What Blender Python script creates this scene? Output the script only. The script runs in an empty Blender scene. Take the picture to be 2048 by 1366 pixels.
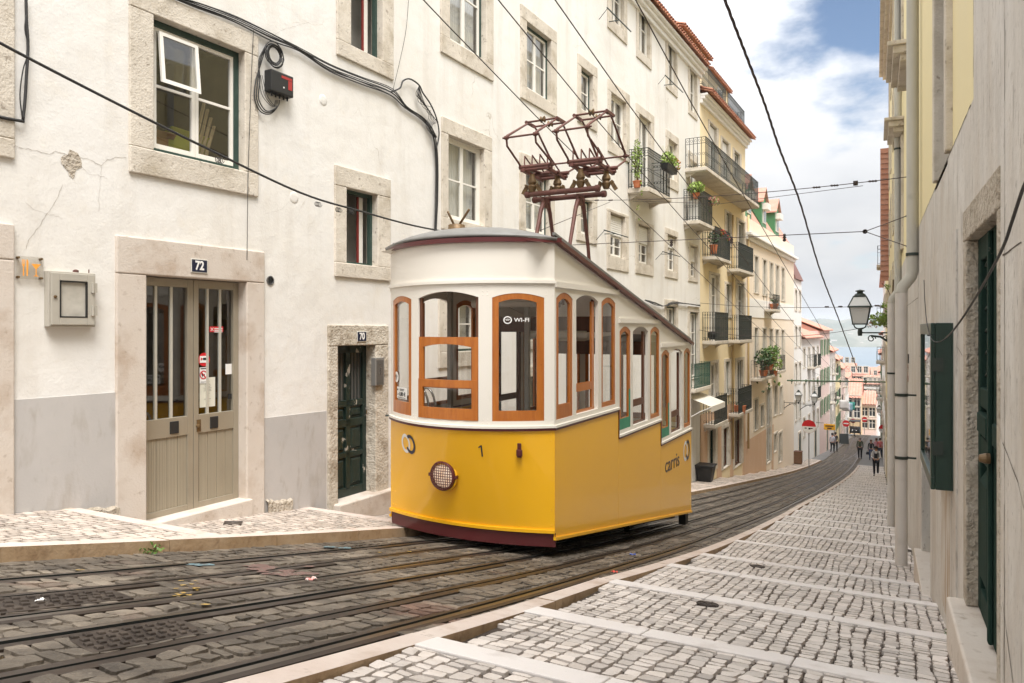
import bpy, bmesh, math, random
from mathutils import Vector, Matrix
random.seed(7)
S = bpy.context.scene
COL = S.collection
PI = math.pi
rnd = random.uniform
# ---------------------------------------------------------------- survey helpers
FPX, VH, TH = 1470.0, 657.0, math.radians(27.8)
CS, SN = math.cos(TH), math.sin(TH)
def ray(u, v):
    x = (u - 1024) / FPX
    return Vector((-SN + x * CS, CS + x * SN, (VH - v) / FPX))
def at_x(u, v, X):
    r = ray(u, v); return r * (X / r.x)
def at_y(u, v, Y):
    r = ray(u, v); return r * (Y / r.y)
# road profile (metres below the lens, lens at z = 0)
KY = [-30, 0, 4, 8, 12, 18, 26, 36, 44, 50, 60, 95, 106, 120, 400]
KS = [.23, .2298, .2202, .2004, .1688, .1554, .150, .142, .135, .12, .09, .08, .09, .22, .22]
def lerp_tab(xs, ys, x):
    if x <= xs[0]: return ys[0]
    for i in range(len(xs) - 1):
        if x <= xs[i + 1]:
            t = (x - xs[i]) / (xs[i + 1] - xs[i]); return ys[i] * (1 - t) + ys[i + 1] * t
    return ys[-1]
_Z = {}
_z = 0.0
for i in range(0, 4001):
    _Z[i] = -0.9456 - _z
    _z += lerp_tab(KY, KS, (i + .5) * .1) * .1
def zr(Y):
    if Y < 0: return -0.9456 - Y * .23
    k = min(int(Y * 10), 3999); t = Y * 10 - k
    return _Z[k] * (1 - t) + _Z[k + 1] * t
def tab(xs, ys): return lambda Y: lerp_tab(xs, ys, Y)
TRK1 = tab([-6, 3, 7, 10, 18, 30, 40, 50, 58, 65, 72, 98, 140], [-4.0, -4.28, -4.53, -4.56, -4.55, -4.68, -4.8, -4.75, -4.5, -4.1, -3.8, -4.4, -4.4])
TRK2 = tab([-6, 3, 8, 13, 20, 35, 40, 58, 66, 72, 98, 140], [-2.6, -2.97, -3.20, -3.28, -3.24, -3.36, -3.42, -3.46, -3.5, -3.8, -4.4, -4.4])
KERB_R = tab([-6, 2, 4, 6, 14, 22, 39, 57], [-2.0, -2.13, -2.2, -2.33, -2.37, -2.46, -2.52, -2.60])
KERB_L = tab([-6, 3, 10, 22, 33, 50, 58, 62, 140], [-5.3, -5.38, -5.46, -5.56, -5.62, -5.42, -5.2, -5.1, -5.4])
WALL_L = tab([-6, 53.3, 53.5, 61, 70, 95, 140], [-7.96, -6.36, -6.36, -6.1, -5.7, -5.9, -5.9])
WALL_R = lambda Y: .55 - .026 * Y
KH = .10
# ---------------------------------------------------------------- materials
MATS = {}
def nd(t, typ, **kw):
    n = t.nodes.new(typ)
    for k, v in kw.items():
        if k.startswith('i_'):
            n.inputs[int(k[2:]) if k[2:].isdigit() else k[2:]].default_value = v
        else: setattr(n, k, v)
    return n
def c4(c): return (c[0], c[1], c[2], 1)
def noise_fac(t, pos, scale, lo, hi, stretch=None, detail=5):
    src = pos
    if stretch:
        m = nd(t, 'ShaderNodeMapping'); m.inputs['Scale'].default_value = stretch
        t.links.new(pos, m.inputs['Vector']); src = m.outputs[0]
    n = nd(t, 'ShaderNodeTexNoise'); n.inputs['Scale'].default_value = scale; n.inputs['Detail'].default_value = detail
    n.inputs['Roughness'].default_value = .6
    t.links.new(src, n.inputs['Vector'])
    r = nd(t, 'ShaderNodeMapRange'); r.inputs[1].default_value = lo; r.inputs[2].default_value = hi
    t.links.new(n.outputs['Fac'], r.inputs[0])
    return r.outputs[0], n
def mixc(t, fac, a, b, mode='MIX'):
    m = nd(t, 'ShaderNodeMix', data_type='RGBA', blend_type=mode)
    for sock, val in ((m.inputs['Factor'], fac), (m.inputs['A'], a), (m.inputs['B'], b)):
        if isinstance(val, (int, float)): sock.default_value = val
        elif isinstance(val, tuple): sock.default_value = c4(val)
        else: t.links.new(val, sock)
    return m.outputs['Result']
def mk(name, base, rough=.7, metal=0, layers=(), bump=None, island=0, cracks=None, spec=None, coat=0, emit=None, bump2=None, isl_dark=None):
    """layers: (colour, scale, lo, hi, stretch or None, amount) mixed one over another by noise"""
    if name in MATS: return MATS[name]
    m = bpy.data.materials.new(name); m.use_nodes = True; t = m.node_tree
    b = t.nodes['Principled BSDF']
    g = nd(t, 'ShaderNodeNewGeometry'); pos = g.outputs['Position']
    b.inputs['Roughness'].default_value = rough; b.inputs['Metallic'].default_value = metal
    if spec is not None: b.inputs['Specular IOR Level'].default_value = spec
    if coat: b.inputs['Coat Weight'].default_value = coat; b.inputs['Coat Roughness'].default_value = .08
    cur = tuple(base)
    for (c, sc, lo, hi, st, amt) in layers:
        f, _ = noise_fac(t, pos, sc, lo, hi, st)
        if amt != 1:
            mm = nd(t, 'ShaderNodeMath', operation='MULTIPLY'); mm.inputs[1].default_value = amt
            t.links.new(f, mm.inputs[0]); f = mm.outputs[0]
        cur = mixc(t, f, cur, tuple(c))
    if cracks:
        sc, wid, col, mlo, mhi = cracks
        n = nd(t, 'ShaderNodeTexNoise'); n.inputs['Scale'].default_value = sc * 3; n.inputs['Detail'].default_value = 6
        t.links.new(pos, n.inputs['Vector'])
        mp = nd(t, 'ShaderNodeMix', data_type='VECTOR'); mp.inputs['Factor'].default_value = .25
        t.links.new(pos, mp.inputs['A']); t.links.new(n.outputs['Color'], mp.inputs['B'])
        v = nd(t, 'ShaderNodeTexVoronoi', feature='DISTANCE_TO_EDGE'); v.inputs['Scale'].default_value = sc
        t.links.new(mp.outputs['Result'], v.inputs['Vector'])
        r = nd(t, 'ShaderNodeMapRange'); r.inputs[1].default_value = wid; r.inputs[2].default_value = 0
        t.links.new(v.outputs['Distance'], r.inputs[0])
        f, _ = noise_fac(t, pos, .45, mlo, mhi)
        mm = nd(t, 'ShaderNodeMath', operation='MULTIPLY'); t.links.new(r.outputs[0], mm.inputs[0]); t.links.new(f, mm.inputs[1])
        cur = mixc(t, mm.outputs[0], cur, tuple(col))
    if island:
        mr = nd(t, 'ShaderNodeMapRange'); mr.inputs[3].default_value = 1 - island; mr.inputs[4].default_value = 1 + island * .6
        t.links.new(g.outputs['Random Per Island'], mr.inputs[0])
        cur = mixc(t, 1.0, cur, mr.outputs[0], 'MULTIPLY')
        if isl_dark:
            mr2 = nd(t, 'ShaderNodeMapRange'); mr2.inputs[1].default_value = 1 - isl_dark[1]; mr2.inputs[2].default_value = 1
            wn = nd(t, 'ShaderNodeTexWhiteNoise', noise_dimensions='1D'); t.links.new(g.outputs['Random Per Island'], wn.inputs['W'])
            t.links.new(wn.outputs['Value'], mr2.inputs[0])
            cur = mixc(t, mr2.outputs[0], cur, isl_dark[0])
    if isinstance(cur, tuple): b.inputs['Base Color'].default_value = c4(cur)
    else: t.links.new(cur, b.inputs['Base Color'])
    if bump:
        n = nd(t, 'ShaderNodeTexNoise'); n.inputs['Scale'].default_value = bump[0]; n.inputs['Detail'].default_value = 6
        t.links.new(pos, n.inputs['Vector'])
        bp = nd(t, 'ShaderNodeBump'); bp.inputs['Strength'].default_value = bump[1]; bp.inputs['Distance'].default_value = bump[2]
        t.links.new(n.outputs['Fac'], bp.inputs['Height'])
        if bump2:
            n2 = nd(t, 'ShaderNodeTexNoise'); n2.inputs['Scale'].default_value = bump2[0]; n2.inputs['Detail'].default_value = 3
            t.links.new(pos, n2.inputs['Vector'])
            b2 = nd(t, 'ShaderNodeBump'); b2.inputs['Strength'].default_value = bump2[1]; b2.inputs['Distance'].default_value = bump2[2]
            t.links.new(n2.outputs['Fac'], b2.inputs['Height']); t.links.new(b2.outputs[0], bp.inputs['Normal'])
        t.links.new(bp.outputs[0], b.inputs['Normal'])
    if emit:
        b.inputs['Emission Color'].default_value = c4(emit[0]); b.inputs['Emission Strength'].default_value = emit[1]
    MATS[name] = m
    return m
def glass(name, tint=(1, 1, 1), refl=.06, rough=.02):
    m = bpy.data.materials.new(name); m.use_nodes = True; t = m.node_tree
    t.nodes.remove(t.nodes['Principled BSDF']); out = t.nodes['Material Output']
    a = nd(t, 'ShaderNodeBsdfTransparent'); a.inputs[0].default_value = c4(tint)
    b = nd(t, 'ShaderNodeBsdfGlossy'); b.inputs['Roughness'].default_value = rough; b.inputs['Color'].default_value = (.9, .9, .9, 1)
    lw = nd(t, 'ShaderNodeLayerWeight'); lw.inputs[0].default_value = .5
    r = nd(t, 'ShaderNodeMapRange'); r.inputs[3].default_value = refl; r.inputs[4].default_value = .8
    p = nd(t, 'ShaderNodeMath', operation='POWER'); p.inputs[1].default_value = 3
    t.links.new(lw.outputs['Facing'], p.inputs[0]); t.links.new(p.outputs[0], r.inputs[0])
    mx = nd(t, 'ShaderNodeMixShader'); t.links.new(r.outputs[0], mx.inputs[0]); t.links.new(a.outputs[0], mx.inputs[1]); t.links.new(b.outputs[0], mx.inputs[2])
    t.links.new(mx.outputs[0], out.inputs[0]); MATS[name] = m
    return m
plaster = mk('white_plaster', (.73, .71, .672), .85,
    layers=[((.70, .665, .60), .55, .42, .72, None, .75), ((.56, .515, .45), 1.5, .5, .74, (1.8, 1.8, .2), .5), ((.5, .45, .38), 9, .66, .82, None, .4), ((.66, .60, .50), 3.5, .55, .75, None, .35)],
    bump=(35, .25, .01), bump2=(2.5, .3, .05), cracks=(.9, .005, (.46, .41, .34), .56, .64))
plaster_w = mk('white_plaster_far', (.79, .775, .745), .85, layers=[((.69, .665, .62), .5, .5, .85, None, .5), ((.6, .57, .52), 1.6, .6, .85, (1, 1, .2), .4)], bump=(20, .2, .01))
plaster_y = mk('yellow_plaster', (.76, .63, .40), .85, layers=[((.78, .68, .50), .8, .45, .8, None, .6), ((.52, .42, .26), 2.2, .62, .85, (1, 1, .2), .45)], bump=(20, .2, .01))
plaster_p = mk('apricot_plaster', (.77, .66, .53), .85, layers=[((.79, .71, .61), .6, .45, .8, None, .6), ((.55, .44, .32), 1.8, .62, .9, (1, 1, .25), .4)], bump=(20, .2, .01))
plaster_o = mk('terracotta_plaster', (.60, .40, .26), .85, layers=[((.66, .48, .34), 1.2, .45, .8, None, .6)], bump=(20, .2, .01))
plaster_pink = mk('pink_plaster', (.72, .56, .51), .85, layers=[((.74, .63, .59), .6, .45, .8, None, .6)])
plaster_ochre = mk('ochre_plaster', (.70, .50, .29), .85, layers=[((.72, .57, .4), .6, .45, .8, None, .6)])
plaster_cy = mk('cream_yellow_plaster', (.78, .68, .40), .85, layers=[((.72, .65, .46), .8, .5, .8, (1, 1, .4), .6)], bump=(30, .2, .01))
grey_paint = mk('grey_dado_paint', (.43, .41, .39), .75, layers=[((.49, .465, .44), 1.2, .4, .7, None, .7), ((.29, .25, .20), 2.2, .55, .72, (1.4, 1.4, .5), .6), ((.32, .28, .235), 11, .58, .72, (1, 1, .35), .45)], bump=(40, .15, .01))
stone = mk('limestone_trim', (.56, .505, .425), .85, layers=[((.67, .61, .52), 1.2, .4, .7, None, .8), ((.36, .30, .215), 2.0, .5, .72, None, .8), ((.22, .175, .13), 13, .60, .70, None, .75)], bump=(45, .5, .015), bump2=(7, .4, .03))
stone_pink = mk('pinkish_limestone', (.56, .49, .42), .8, layers=[((.62, .565, .505), 2, .4, .7, None, .7), ((.37, .27, .19), 1.7, .5, .72, None, .8), ((.28, .21, .15), 11, .6, .74, None, .6)], bump=(45, .35, .01))
stone_r = mk('grey_marble_dado', (.56, .525, .475), .6, layers=[((.64, .615, .575), 1.5, .4, .7, None, .8), ((.40, .32, .235), 1.1, .5, .72, (1.5, 1.5, .5), .7), ((.46, .43, .39), 3.5, .48, .62, (1.6, 1.6, .5), .6), ((.22, .185, .15), 6, .60, .70, (2, 2, .3), .7), ((.2, .17, .14), 28, .60, .68, (1, 1, .45), .6)], bump=(30, .3, .012), bump2=(3, .2, .03))
rough_stone = mk('rough_weathered_stone', (.42, .36, .28), .95, layers=[((.53, .47, .39), 5, .4, .65, None, .9), ((.22, .18, .13), 9, .55, .75, None, .8)], bump=(22, 1, .05), bump2=(70, .6, .02))
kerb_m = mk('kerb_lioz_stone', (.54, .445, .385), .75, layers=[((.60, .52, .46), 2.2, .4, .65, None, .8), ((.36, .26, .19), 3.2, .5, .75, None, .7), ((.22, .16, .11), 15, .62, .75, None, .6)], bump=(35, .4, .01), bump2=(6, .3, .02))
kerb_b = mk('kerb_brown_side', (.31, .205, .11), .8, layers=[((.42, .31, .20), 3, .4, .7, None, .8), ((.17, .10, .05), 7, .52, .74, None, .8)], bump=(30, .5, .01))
strip_m = mk('step_edge_stone', (.66, .61, .575), .7, layers=[((.71, .665, .63), 2.2, .4, .65, None, .8), ((.36, .30, .25), 4, .55, .78, None, .6), ((.12, .10, .09), 22, .70, .76, None, .7)], bump=(40, .35, .008))
cobble = mk('white_limestone_setts', (.625, .565, .515), .6, layers=[((.51, .45, .395), 6, .42, .72, None, .75), ((.46, .39, .33), 1.1, .55, .85, None, .5), ((.22, .18, .15), 26, .62, .76, None, .55)], bump=(60, .5, .006), bump2=(18, .35, .010), island=.22, isl_dark=((.38, .34, .31), .09))
joint = mk('pavement_joint_soil', (.055, .04, .03), .95, layers=[((.10, .075, .058), 20, .4, .7, None, .8), ((.06, .075, .025), 2.5, .62, .75, None, .6)], bump=(80, .7, .01))
sett = mk('dark_basalt_setts', (.10, .081, .061), .58, layers=[((.235, .195, .15), 1.7, .42, .64, None, .8), ((.038, .03, .024), 4.5, .48, .7, None, .8), ((.27, .23, .18), 18, .58, .72, None, .6), ((.15, .065, .045), .9, .6, .72, None, .6), ((.33, .22, .05), 7, .70, .74, None, .5)], bump=(45, .8, .012), bump2=(9, .6, .03), island=.3)
road_soil = mk('road_joint_dirt', (.085, .068, .051), .9, layers=[((.22, .18, .135), 3.5, .42, .68, None, .85), ((.055, .045, .035), 8, .55, .75, None, .7)], bump=(60, .9, .015))
asphalt = mk('grey_asphalt', (.17, .165, .16), .8, layers=[((.22, .215, .21), 1, .4, .7, None, .7)], bump=(60, .4, .01))
steel = mk('dark_rail_steel', (.032, .022, .017), .42, .25, layers=[((.055, .037, .026), 5, .45, .75, (3, .4, 3), .8), ((.045, .036, .03), 18, .5, .75, None, .6)], bump=(60, .2, .004))
rail_head = mk('polished_rail_head', (.13, .11, .093), .3, .7, layers=[((.10, .075, .055), 6, .48, .7, (3, .3, 3), .8)])
groove_m = mk('rail_groove_dark', (.004, .007, .006), .8)
plate_m = mk('cast_iron_plate', (.038, .028, .022), .55, .4, layers=[((.125, .098, .078), 5, .45, .7, None, .8)], bump=(50, .4, .005))
wood = mk('varnished_orange_wood', (.43, .135, .018), .38, layers=[((.32, .085, .012), 3, .4, .7, (6, 6, .7), .8), ((.13, .035, .008), 9, .68, .74, None, .9), ((.5, .18, .03), 10, .5, .7, (5, 5, .6), .5)], coat=.3)
wood_d = mk('dark_brown_wood', (.12, .043, .018), .45, layers=[((.075, .026, .012), 3, .4, .7, (6, 6, .7), .8)])
yellow = mk('tram_yellow_paint', (.88, .465, .010), .33, layers=[((.87, .455, .016), 1.1, .4, .75, None, .7), ((.62, .28, .01), 5, .62, .85, (1, 1, .4), .3)], coat=.45, bump=(2.5, .08, .03))
maroon = mk('maroon_paint', (.085, .012, .013), .4, layers=[((.13, .03, .028), 8, .6, .8, None, .6)], coat=.2)
cream = mk('tram_cream_paint', (.76, .72, .645), .42, layers=[((.70, .655, .575), .8, .45, .8, None, .6), ((.55, .5, .42), 7, .64, .85, (1, 1, .3), .3)], coat=.1)
roof_g = mk('tram_roof_grey', (.17, .165, .155), .5, layers=[((.24, .235, .225), 2, .45, .75, None, .7), ((.11, .1, .09), 6, .55, .8, None, .5)], bump=(20, .1, .01))
rust = mk('red_oxide_iron', (.125, .045, .034), .6, .15, layers=[((.085, .042, .032), 6, .42, .7, None, .8), ((.20, .12, .06), 13, .58, .75, None, .6)], bump=(60, .4, .004))
brass = mk('dull_brass', (.17, .105, .045), .5, .4, layers=[((.09, .055, .03), 14, .45, .7, None, .8)])
iron = mk('black_green_iron', (.028, .04, .034), .5, .2, layers=[((.06, .065, .055), 6, .5, .8, None, .6)])
iron_f = mk('wrought_iron', (.03, .036, .031), .55, .1, layers=[((.12, .11, .09), 8, .55, .8, None, .6)])
blackp = mk('black_plastic', (.016, .016, .016), .5)
cable_m = mk('black_cable', (.022, .021, .02), .6)
wire_m = mk('overhead_copper_wire', (.055, .04, .036), .55, .3)
dgreen = mk('dark_green_paint', (.012, .032, .024), .35, layers=[((.02, .05, .038), 4, .45, .75, (3, 3, .5), .7), ((.12, .13, .11), 16, .73, .78, None, .6)], bump=(25, .15, .008))
dgreen_flat = mk('matt_dark_green_paint', (.012, .03, .023), .75, spec=.12, layers=[((.02, .045, .035), 4, .45, .75, (3, 3, .5), .7), ((.2, .19, .16), 12, .68, .72, None, .7)], bump=(25, .15, .008))
cobble_l = mk('shaded_beige_setts', (.50, .43, .37), .7, layers=[((.40, .33, .27), 5, .42, .72, None, .75), ((.34, .27, .21), 1.0, .5, .8, None, .6), ((.2, .165, .14), 26, .62, .76, None, .5)], bump=(60, .55, .008), bump2=(16, .6, .015), island=.25, isl_dark=((.33, .29, .25), .12))  # beige setts, darkened in colour for the shade on the left pavement
dgreen_worn = mk('worn_dark_green_paint', (.010, .022, .017), .4, layers=[((.02, .036, .028), 5, .45, .75, (3, 3, .5), .7), ((.42, .38, .32), 6, .63, .65, (1, 1, .7), .9)], bump=(25, .3, .01))
green_w = mk('window_green_paint', (.022, .05, .04), .45, layers=[((.04, .075, .06), 7, .5, .75, None, .7)])
green_s = mk('bright_green_shutter', (.05, .19, .08), .5)
wwhite = mk('white_window_paint', (.76, .73, .665), .45, layers=[((.64, .59, .5), 8, .58, .8, None, .6)])
alu = mk('champagne_aluminium', (.335, .295, .225), .42, .35, layers=[((.385, .34, .265), 2, .4, .7, None, .6), ((.25, .215, .16), 4, .58, .8, (1, 1, .4), .5)])
alu_line = mk('champagne_panel', (.36, .315, .235), .5, .25, layers=[((.30, .26, .19), 3, .5, .8, (1, 1, .3), .6)])
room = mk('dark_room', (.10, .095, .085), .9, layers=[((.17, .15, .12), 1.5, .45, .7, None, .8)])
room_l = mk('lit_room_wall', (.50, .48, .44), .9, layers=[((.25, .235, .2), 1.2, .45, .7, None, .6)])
curtain = mk('white_curtain', (.72, .71, .68), .9, layers=[((.55, .54, .52), 6, .4, .7, (8, 8, .15), .8)])
shutter_m = mk('white_roller_shutter', (.68, .66, .61), .55)
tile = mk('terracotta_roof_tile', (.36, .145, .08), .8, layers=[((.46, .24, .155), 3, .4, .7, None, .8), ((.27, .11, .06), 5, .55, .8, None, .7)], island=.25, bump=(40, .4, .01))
tile_f = mk('hazed_terracotta_tile', (.44, .215, .155), .85, layers=[((.52, .31, .25), 2, .4, .7, None, .8), ((.42, .15, .09), 4, .55, .8, None, .6)])  # paler than the near tile: distance haze washed into the colour
slate = mk('grey_zinc_roof', (.27, .26, .255), .6)
terracotta = mk('terracotta_pot', (.46, .15, .06), .8, layers=[((.56, .27, .16), 6, .5, .75, None, .7)])
leaf = mk('green_leaves', (.10, .19, .035), .55, island=.5, layers=[((.17, .27, .05), 5, .45, .7, None, .8)])
leaf_l = mk('pale_green_leaves', (.23, .34, .06), .55, island=.4, layers=[((.33, .40, .11), 5, .45, .7, None, .8)])
leaf_d = mk('dark_green_leaves', (.04, .09, .025), .55, island=.5)
petal_r = mk('red_petals', (.62, .05, .035), .6, island=.3)
petal_p = mk('pinkish_dry_flowers', (.52, .24, .17), .7, island=.4)
twig = mk('brown_twigs', (.13, .09, .055), .9)
skin = mk('skin', (.48, .28, .2), .6)
hair_d = mk('dark_hair', (.014, .011, .010), .5)
hair_b = mk('brown_hair', (.10, .05, .028), .5)
hair_g = mk('grey_hair', (.25, .22, .2), .6)
zinc = mk('painted_drainpipe', (.47, .455, .40), .55, layers=[((.37, .35, .30), 1.2, .45, .75, (2, 2, .5), .8), ((.2, .18, .15), 2.2, .62, .8, None, .6)], bump=(25, .15, .008))
zinc_w = mk('whitewashed_pipe', (.60, .565, .52), .7, layers=[((.46, .43, .39), 2.5, .5, .75, None, .7)], bump=(25, .2, .008))
tin = mk('meter_box_beige', (.44, .41, .35), .5, .15, layers=[((.37, .34, .29), 3, .5, .75, None, .6)])
dirty_pane = mk('clouded_plastic_window', (.46, .43, .37), .35, layers=[((.30, .28, .235), 5, .42, .7, None, .8), ((.55, .53, .47), 3, .5, .7, None, .5)])
white_s = mk('white_enamel', (.78, .77, .74), .35)
red_s = mk('red_enamel', (.58, .02, .025), .4)
navy = mk('navy_enamel', (.012, .016, .04), .35)
black_s = mk('black_enamel', (.012, .012, .012), .5)
orange_v = mk('orange_vinyl', (.85, .36, .05), .5)
yellow_s = mk('yellow_sign_paint', (.80, .40, .02), .5)
frost = mk('frosted_lamp_glass', (.62, .63, .62), .35)
leather = mk('dark_seat', (.035, .03, .028), .5)
chrome = mk('worn_chrome', (.45, .44, .42), .25, .9)
gl = glass('window_glass', (.80, .81, .80), .10)
gl_t = glass('tram_glass', (.88, .88, .87), .05)
acryl = glass('clear_acrylic', (.93, .92, .9), .05)
# ---------------------------------------------------------------- mesh builder
class MB:
    def __init__(s): s.v = []; s.f = []; s.m = []
    def add(s, vs, fs, mi=0):
        o = len(s.v); s.v += [tuple(p) for p in vs]
        s.f += [tuple(i + o for i in f) for f in fs]; s.m += [mi] * len(fs); return s
    def quad(s, a, b, c, d, mi=0): return s.add([a, b, c, d], [(0, 1, 2, 3)], mi)
    def box(s, x0, x1, y0, y1, z0, z1, mi=0):
        return s.hexa([(x0, y0, z0), (x1, y0, z0), (x1, y1, z0), (x0, y1, z0), (x0, y0, z1), (x1, y0, z1), (x1, y1, z1), (x0, y1, z1)], mi)
    def hexa(s, p, mi=0):
        return s.add(p, [(3, 2, 1, 0), (4, 5, 6, 7), (0, 1, 5, 4), (1, 2, 6, 5), (2, 3, 7, 6), (3, 0, 4, 7)], mi)
    def bar(s, a, b, w, h, mi=0, up=(0, 0, 1)):
        a = Vector(a); b = Vector(b); d = (b - a).normalized(); u = Vector(up)
        if abs(d.dot(u)) > .98: u = Vector((1, 0, 0))
        x = d.cross(u).normalized() * (w / 2); y = x.cross(d).normalized() * (h / 2)
        return s.hexa([a - x - y, b - x - y, b + x - y, a + x - y, a - x + y, b - x + y, b + x + y, a + x + y], mi)
    def tube(s, pts, r, n=6, mi=0, caps=True):
        pts = [Vector(p) for p in pts]; rings = []; up = None
        rr = r if isinstance(r, (list, tuple)) else [r] * len(pts)
        for i, p in enumerate(pts):
            d = (pts[min(i + 1, len(pts) - 1)] - pts[max(i - 1, 0)])
            if d.length < 1e-9: d = Vector((0, 0, 1))
            d.normalize()
            if up is None:
                up = Vector((0, 0, 1)) if abs(d.z) < .9 else Vector((1, 0, 0))
            x = d.cross(up).normalized(); y = x.cross(d).normalized(); up = y
            rings.append([p + (x * math.cos(2 * PI * k / n) + y * math.sin(2 * PI * k / n)) * rr[i] for k in range(n)])
        vs = [q for ring in rings for q in ring]; fs = []
        for i in range(len(rings) - 1):
            for k in range(n):
                a = i * n + k; b = i * n + (k + 1) % n; fs.append((a, b, b + n, a + n))
        if caps: fs += [tuple(range(n - 1, -1, -1)), tuple(range((len(rings) - 1) * n, len(rings) * n))]
        return s.add(vs, fs, mi)
    def lathe(s, prof, c=(0, 0, 0), ax=(0, 0, 1), n=16, mi=0):
        """prof: list of (radius, height along axis)"""
        c = Vector(c); ax = Vector(ax).normalized(); u = Vector((0, 0, 1)) if abs(ax.z) < .9 else Vector((1, 0, 0))
        x = ax.cross(u).normalized(); y = ax.cross(x)
        vs = []; fs = []
        for (r, h) in prof:
            for k in range(n): vs.append(c + ax * h + (x * math.cos(2 * PI * k / n) + y * math.sin(2 * PI * k / n)) * max(r, 1e-4))
        for i in range(len(prof) - 1):
            for k in range(n):
                a = i * n + k; b = i * n + (k + 1) % n; fs.append((a, b, b + n, a + n))
        fs += [tuple(range(n)), tuple(range((len(prof) - 1) * n, len(prof) * n))]
        return s.add(vs, fs, mi)
    def grid(s, rows, mi=0, flip=False):
        n = len(rows[0]); vs = [p for r in rows for p in r]; fs = []
        for i in range(len(rows) - 1):
            for k in range(n - 1):
                a = i * n + k; q = (a, a + 1, a + n + 1, a + n); fs.append(q[::-1] if flip else q)
        return s.add(vs, fs, mi)
    def blob(s, c, r, n=8, mi=0):
        prof = [(math.sin(PI * i / n) * 1.0, -math.cos(PI * i / n)) for i in range(n + 1)]
        o = len(s.v); s.lathe(prof, (0, 0, 0), (0, 0, 1), 10, mi)
        for i in range(o, len(s.v)):
            p = s.v[i]; s.v[i] = (c[0] + p[0] * r[0], c[1] + p[1] * r[1], c[2] + p[2] * r[2])
        return s
    def leaves(s, c, r, n, size, mi=0, shell=.35):
        for _ in range(n):
            while True:
                p = Vector((rnd(-1, 1), rnd(-1, 1), rnd(-1, 1)))
                if shell < p.length < 1: break
            p = Vector((c[0] + p.x * r[0], c[1] + p.y * r[1], c[2] + p.z * r[2]))
            a = Vector((rnd(-1, 1), rnd(-1, 1), rnd(-.6, 1))).normalized(); b = a.cross(Vector((rnd(-1, 1), rnd(-1, 1), rnd(-1, 1)))).normalized()
            z = size * rnd(.6, 1.3)
            s.add([p - a * z, p + b * z * .45, p + a * z, p - b * z * .45], [(0, 1, 2, 3)], mi)
        return s
    def build(s, name, mats, parent=None, smooth=False, bevel=0, loc=None, solid=0, auto=None):
        me = bpy.data.meshes.new(name); me.from_pydata(s.v, [], s.f)
        mats = mats if isinstance(mats, (list, tuple)) else [mats]
        for m in mats: me.materials.append(m)
        if len(mats) > 1: me.polygons.foreach_set('material_index', s.m)
        if smooth: me.polygons.foreach_set('use_smooth', [True] * len(me.polygons))
        me.update(); me.validate()
        o = bpy.data.objects.new(name, me); COL.objects.link(o)
        if parent: o.parent = parent
        if loc: o.location = loc
        if solid:
            md = o.modifiers.new('thick', 'SOLIDIFY'); md.thickness = abs(solid); md.offset = -1 if solid > 0 else 1
        if bevel:
            md = o.modifiers.new('bevel', 'BEVEL'); md.width = bevel; md.segments = 2; md.limit_method = 'ANGLE'; md.angle_limit = .7
        if auto:
            bm = bmesh.new(); bm.from_mesh(me)
            for e in bm.edges:
                if len(e.link_faces) == 2 and e.calc_face_angle(0) > auto: e.smooth = False
            bm.to_mesh(me); bm.free()
        return o
def tag(o, label, cat, group=None, kind=None):
    o['label'] = label; o['category'] = cat
    if group: o['group'] = group
    if kind: o['kind'] = kind
    return o
def struct(o, kind='structure'): o['kind'] = kind; return o
def empty(name, loc=(0, 0, 0), rz=0, label=None, cat=None, group=None):
    o = bpy.data.objects.new(name, None); COL.objects.link(o); o.location = loc; o.rotation_euler = (0, 0, rz); o.empty_display_size = .2
    if label: tag(o, label, cat, group)
    return o
def kids(o): return [c for c in COL.objects if c.parent == o]
def copy_tree(o, parent=None, ch=None):
    if ch is None:
        ch = {}
        for c in COL.objects:
            if c.parent: ch.setdefault(c.parent.name, []).append(c)
    c = o.copy(); COL.objects.link(c)
    if parent: c.parent = parent
    for k in ch.get(o.name, []): copy_tree(k, c, ch)
    return c
def text_mesh(s, size, depth=.004, bold=0, align='CENTER', shear=0):
    cu = bpy.data.curves.new('t', 'FONT'); cu.body = s; cu.size = size; cu.extrude = depth / 2; cu.offset = bold; cu.align_x = align; cu.align_y = 'CENTER'; cu.shear = shear
    ob = bpy.data.objects.new('t', cu); COL.objects.link(ob)
    dg = bpy.context.evaluated_depsgraph_get(); me = bpy.data.meshes.new_from_object(ob.evaluated_get(dg))
    bpy.data.objects.remove(ob); bpy.data.curves.remove(cu)
    return me
def text(name, s, size, M, mat, parent=None, depth=.004, bold=0, align='CENTER', fn=None, sx=1):
    """lettering as a mesh; M maps text plane (x right, y up, z out) to parent space"""
    me = text_mesh(s, size, depth, bold, align)
    me.transform(Matrix.Diagonal((sx, 1, 1, 1)))
    if fn:
        for v in me.vertices: v.co = fn(v.co)
    else: me.transform(M)
    me.materials.clear(); me.materials.append(mat)
    o = bpy.data.objects.new(name, me); COL.objects.link(o)
    if parent: o.parent = parent
    return o
def basis(o, x, y, z):
    x, y, z = Vector(x), Vector(y), Vector(z)
    M = Matrix.Identity(4)
    for i in range(3): M[i][0] = x[i]; M[i][1] = y[i]; M[i][2] = z[i]; M[i][3] = o[i]
    return M
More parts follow.
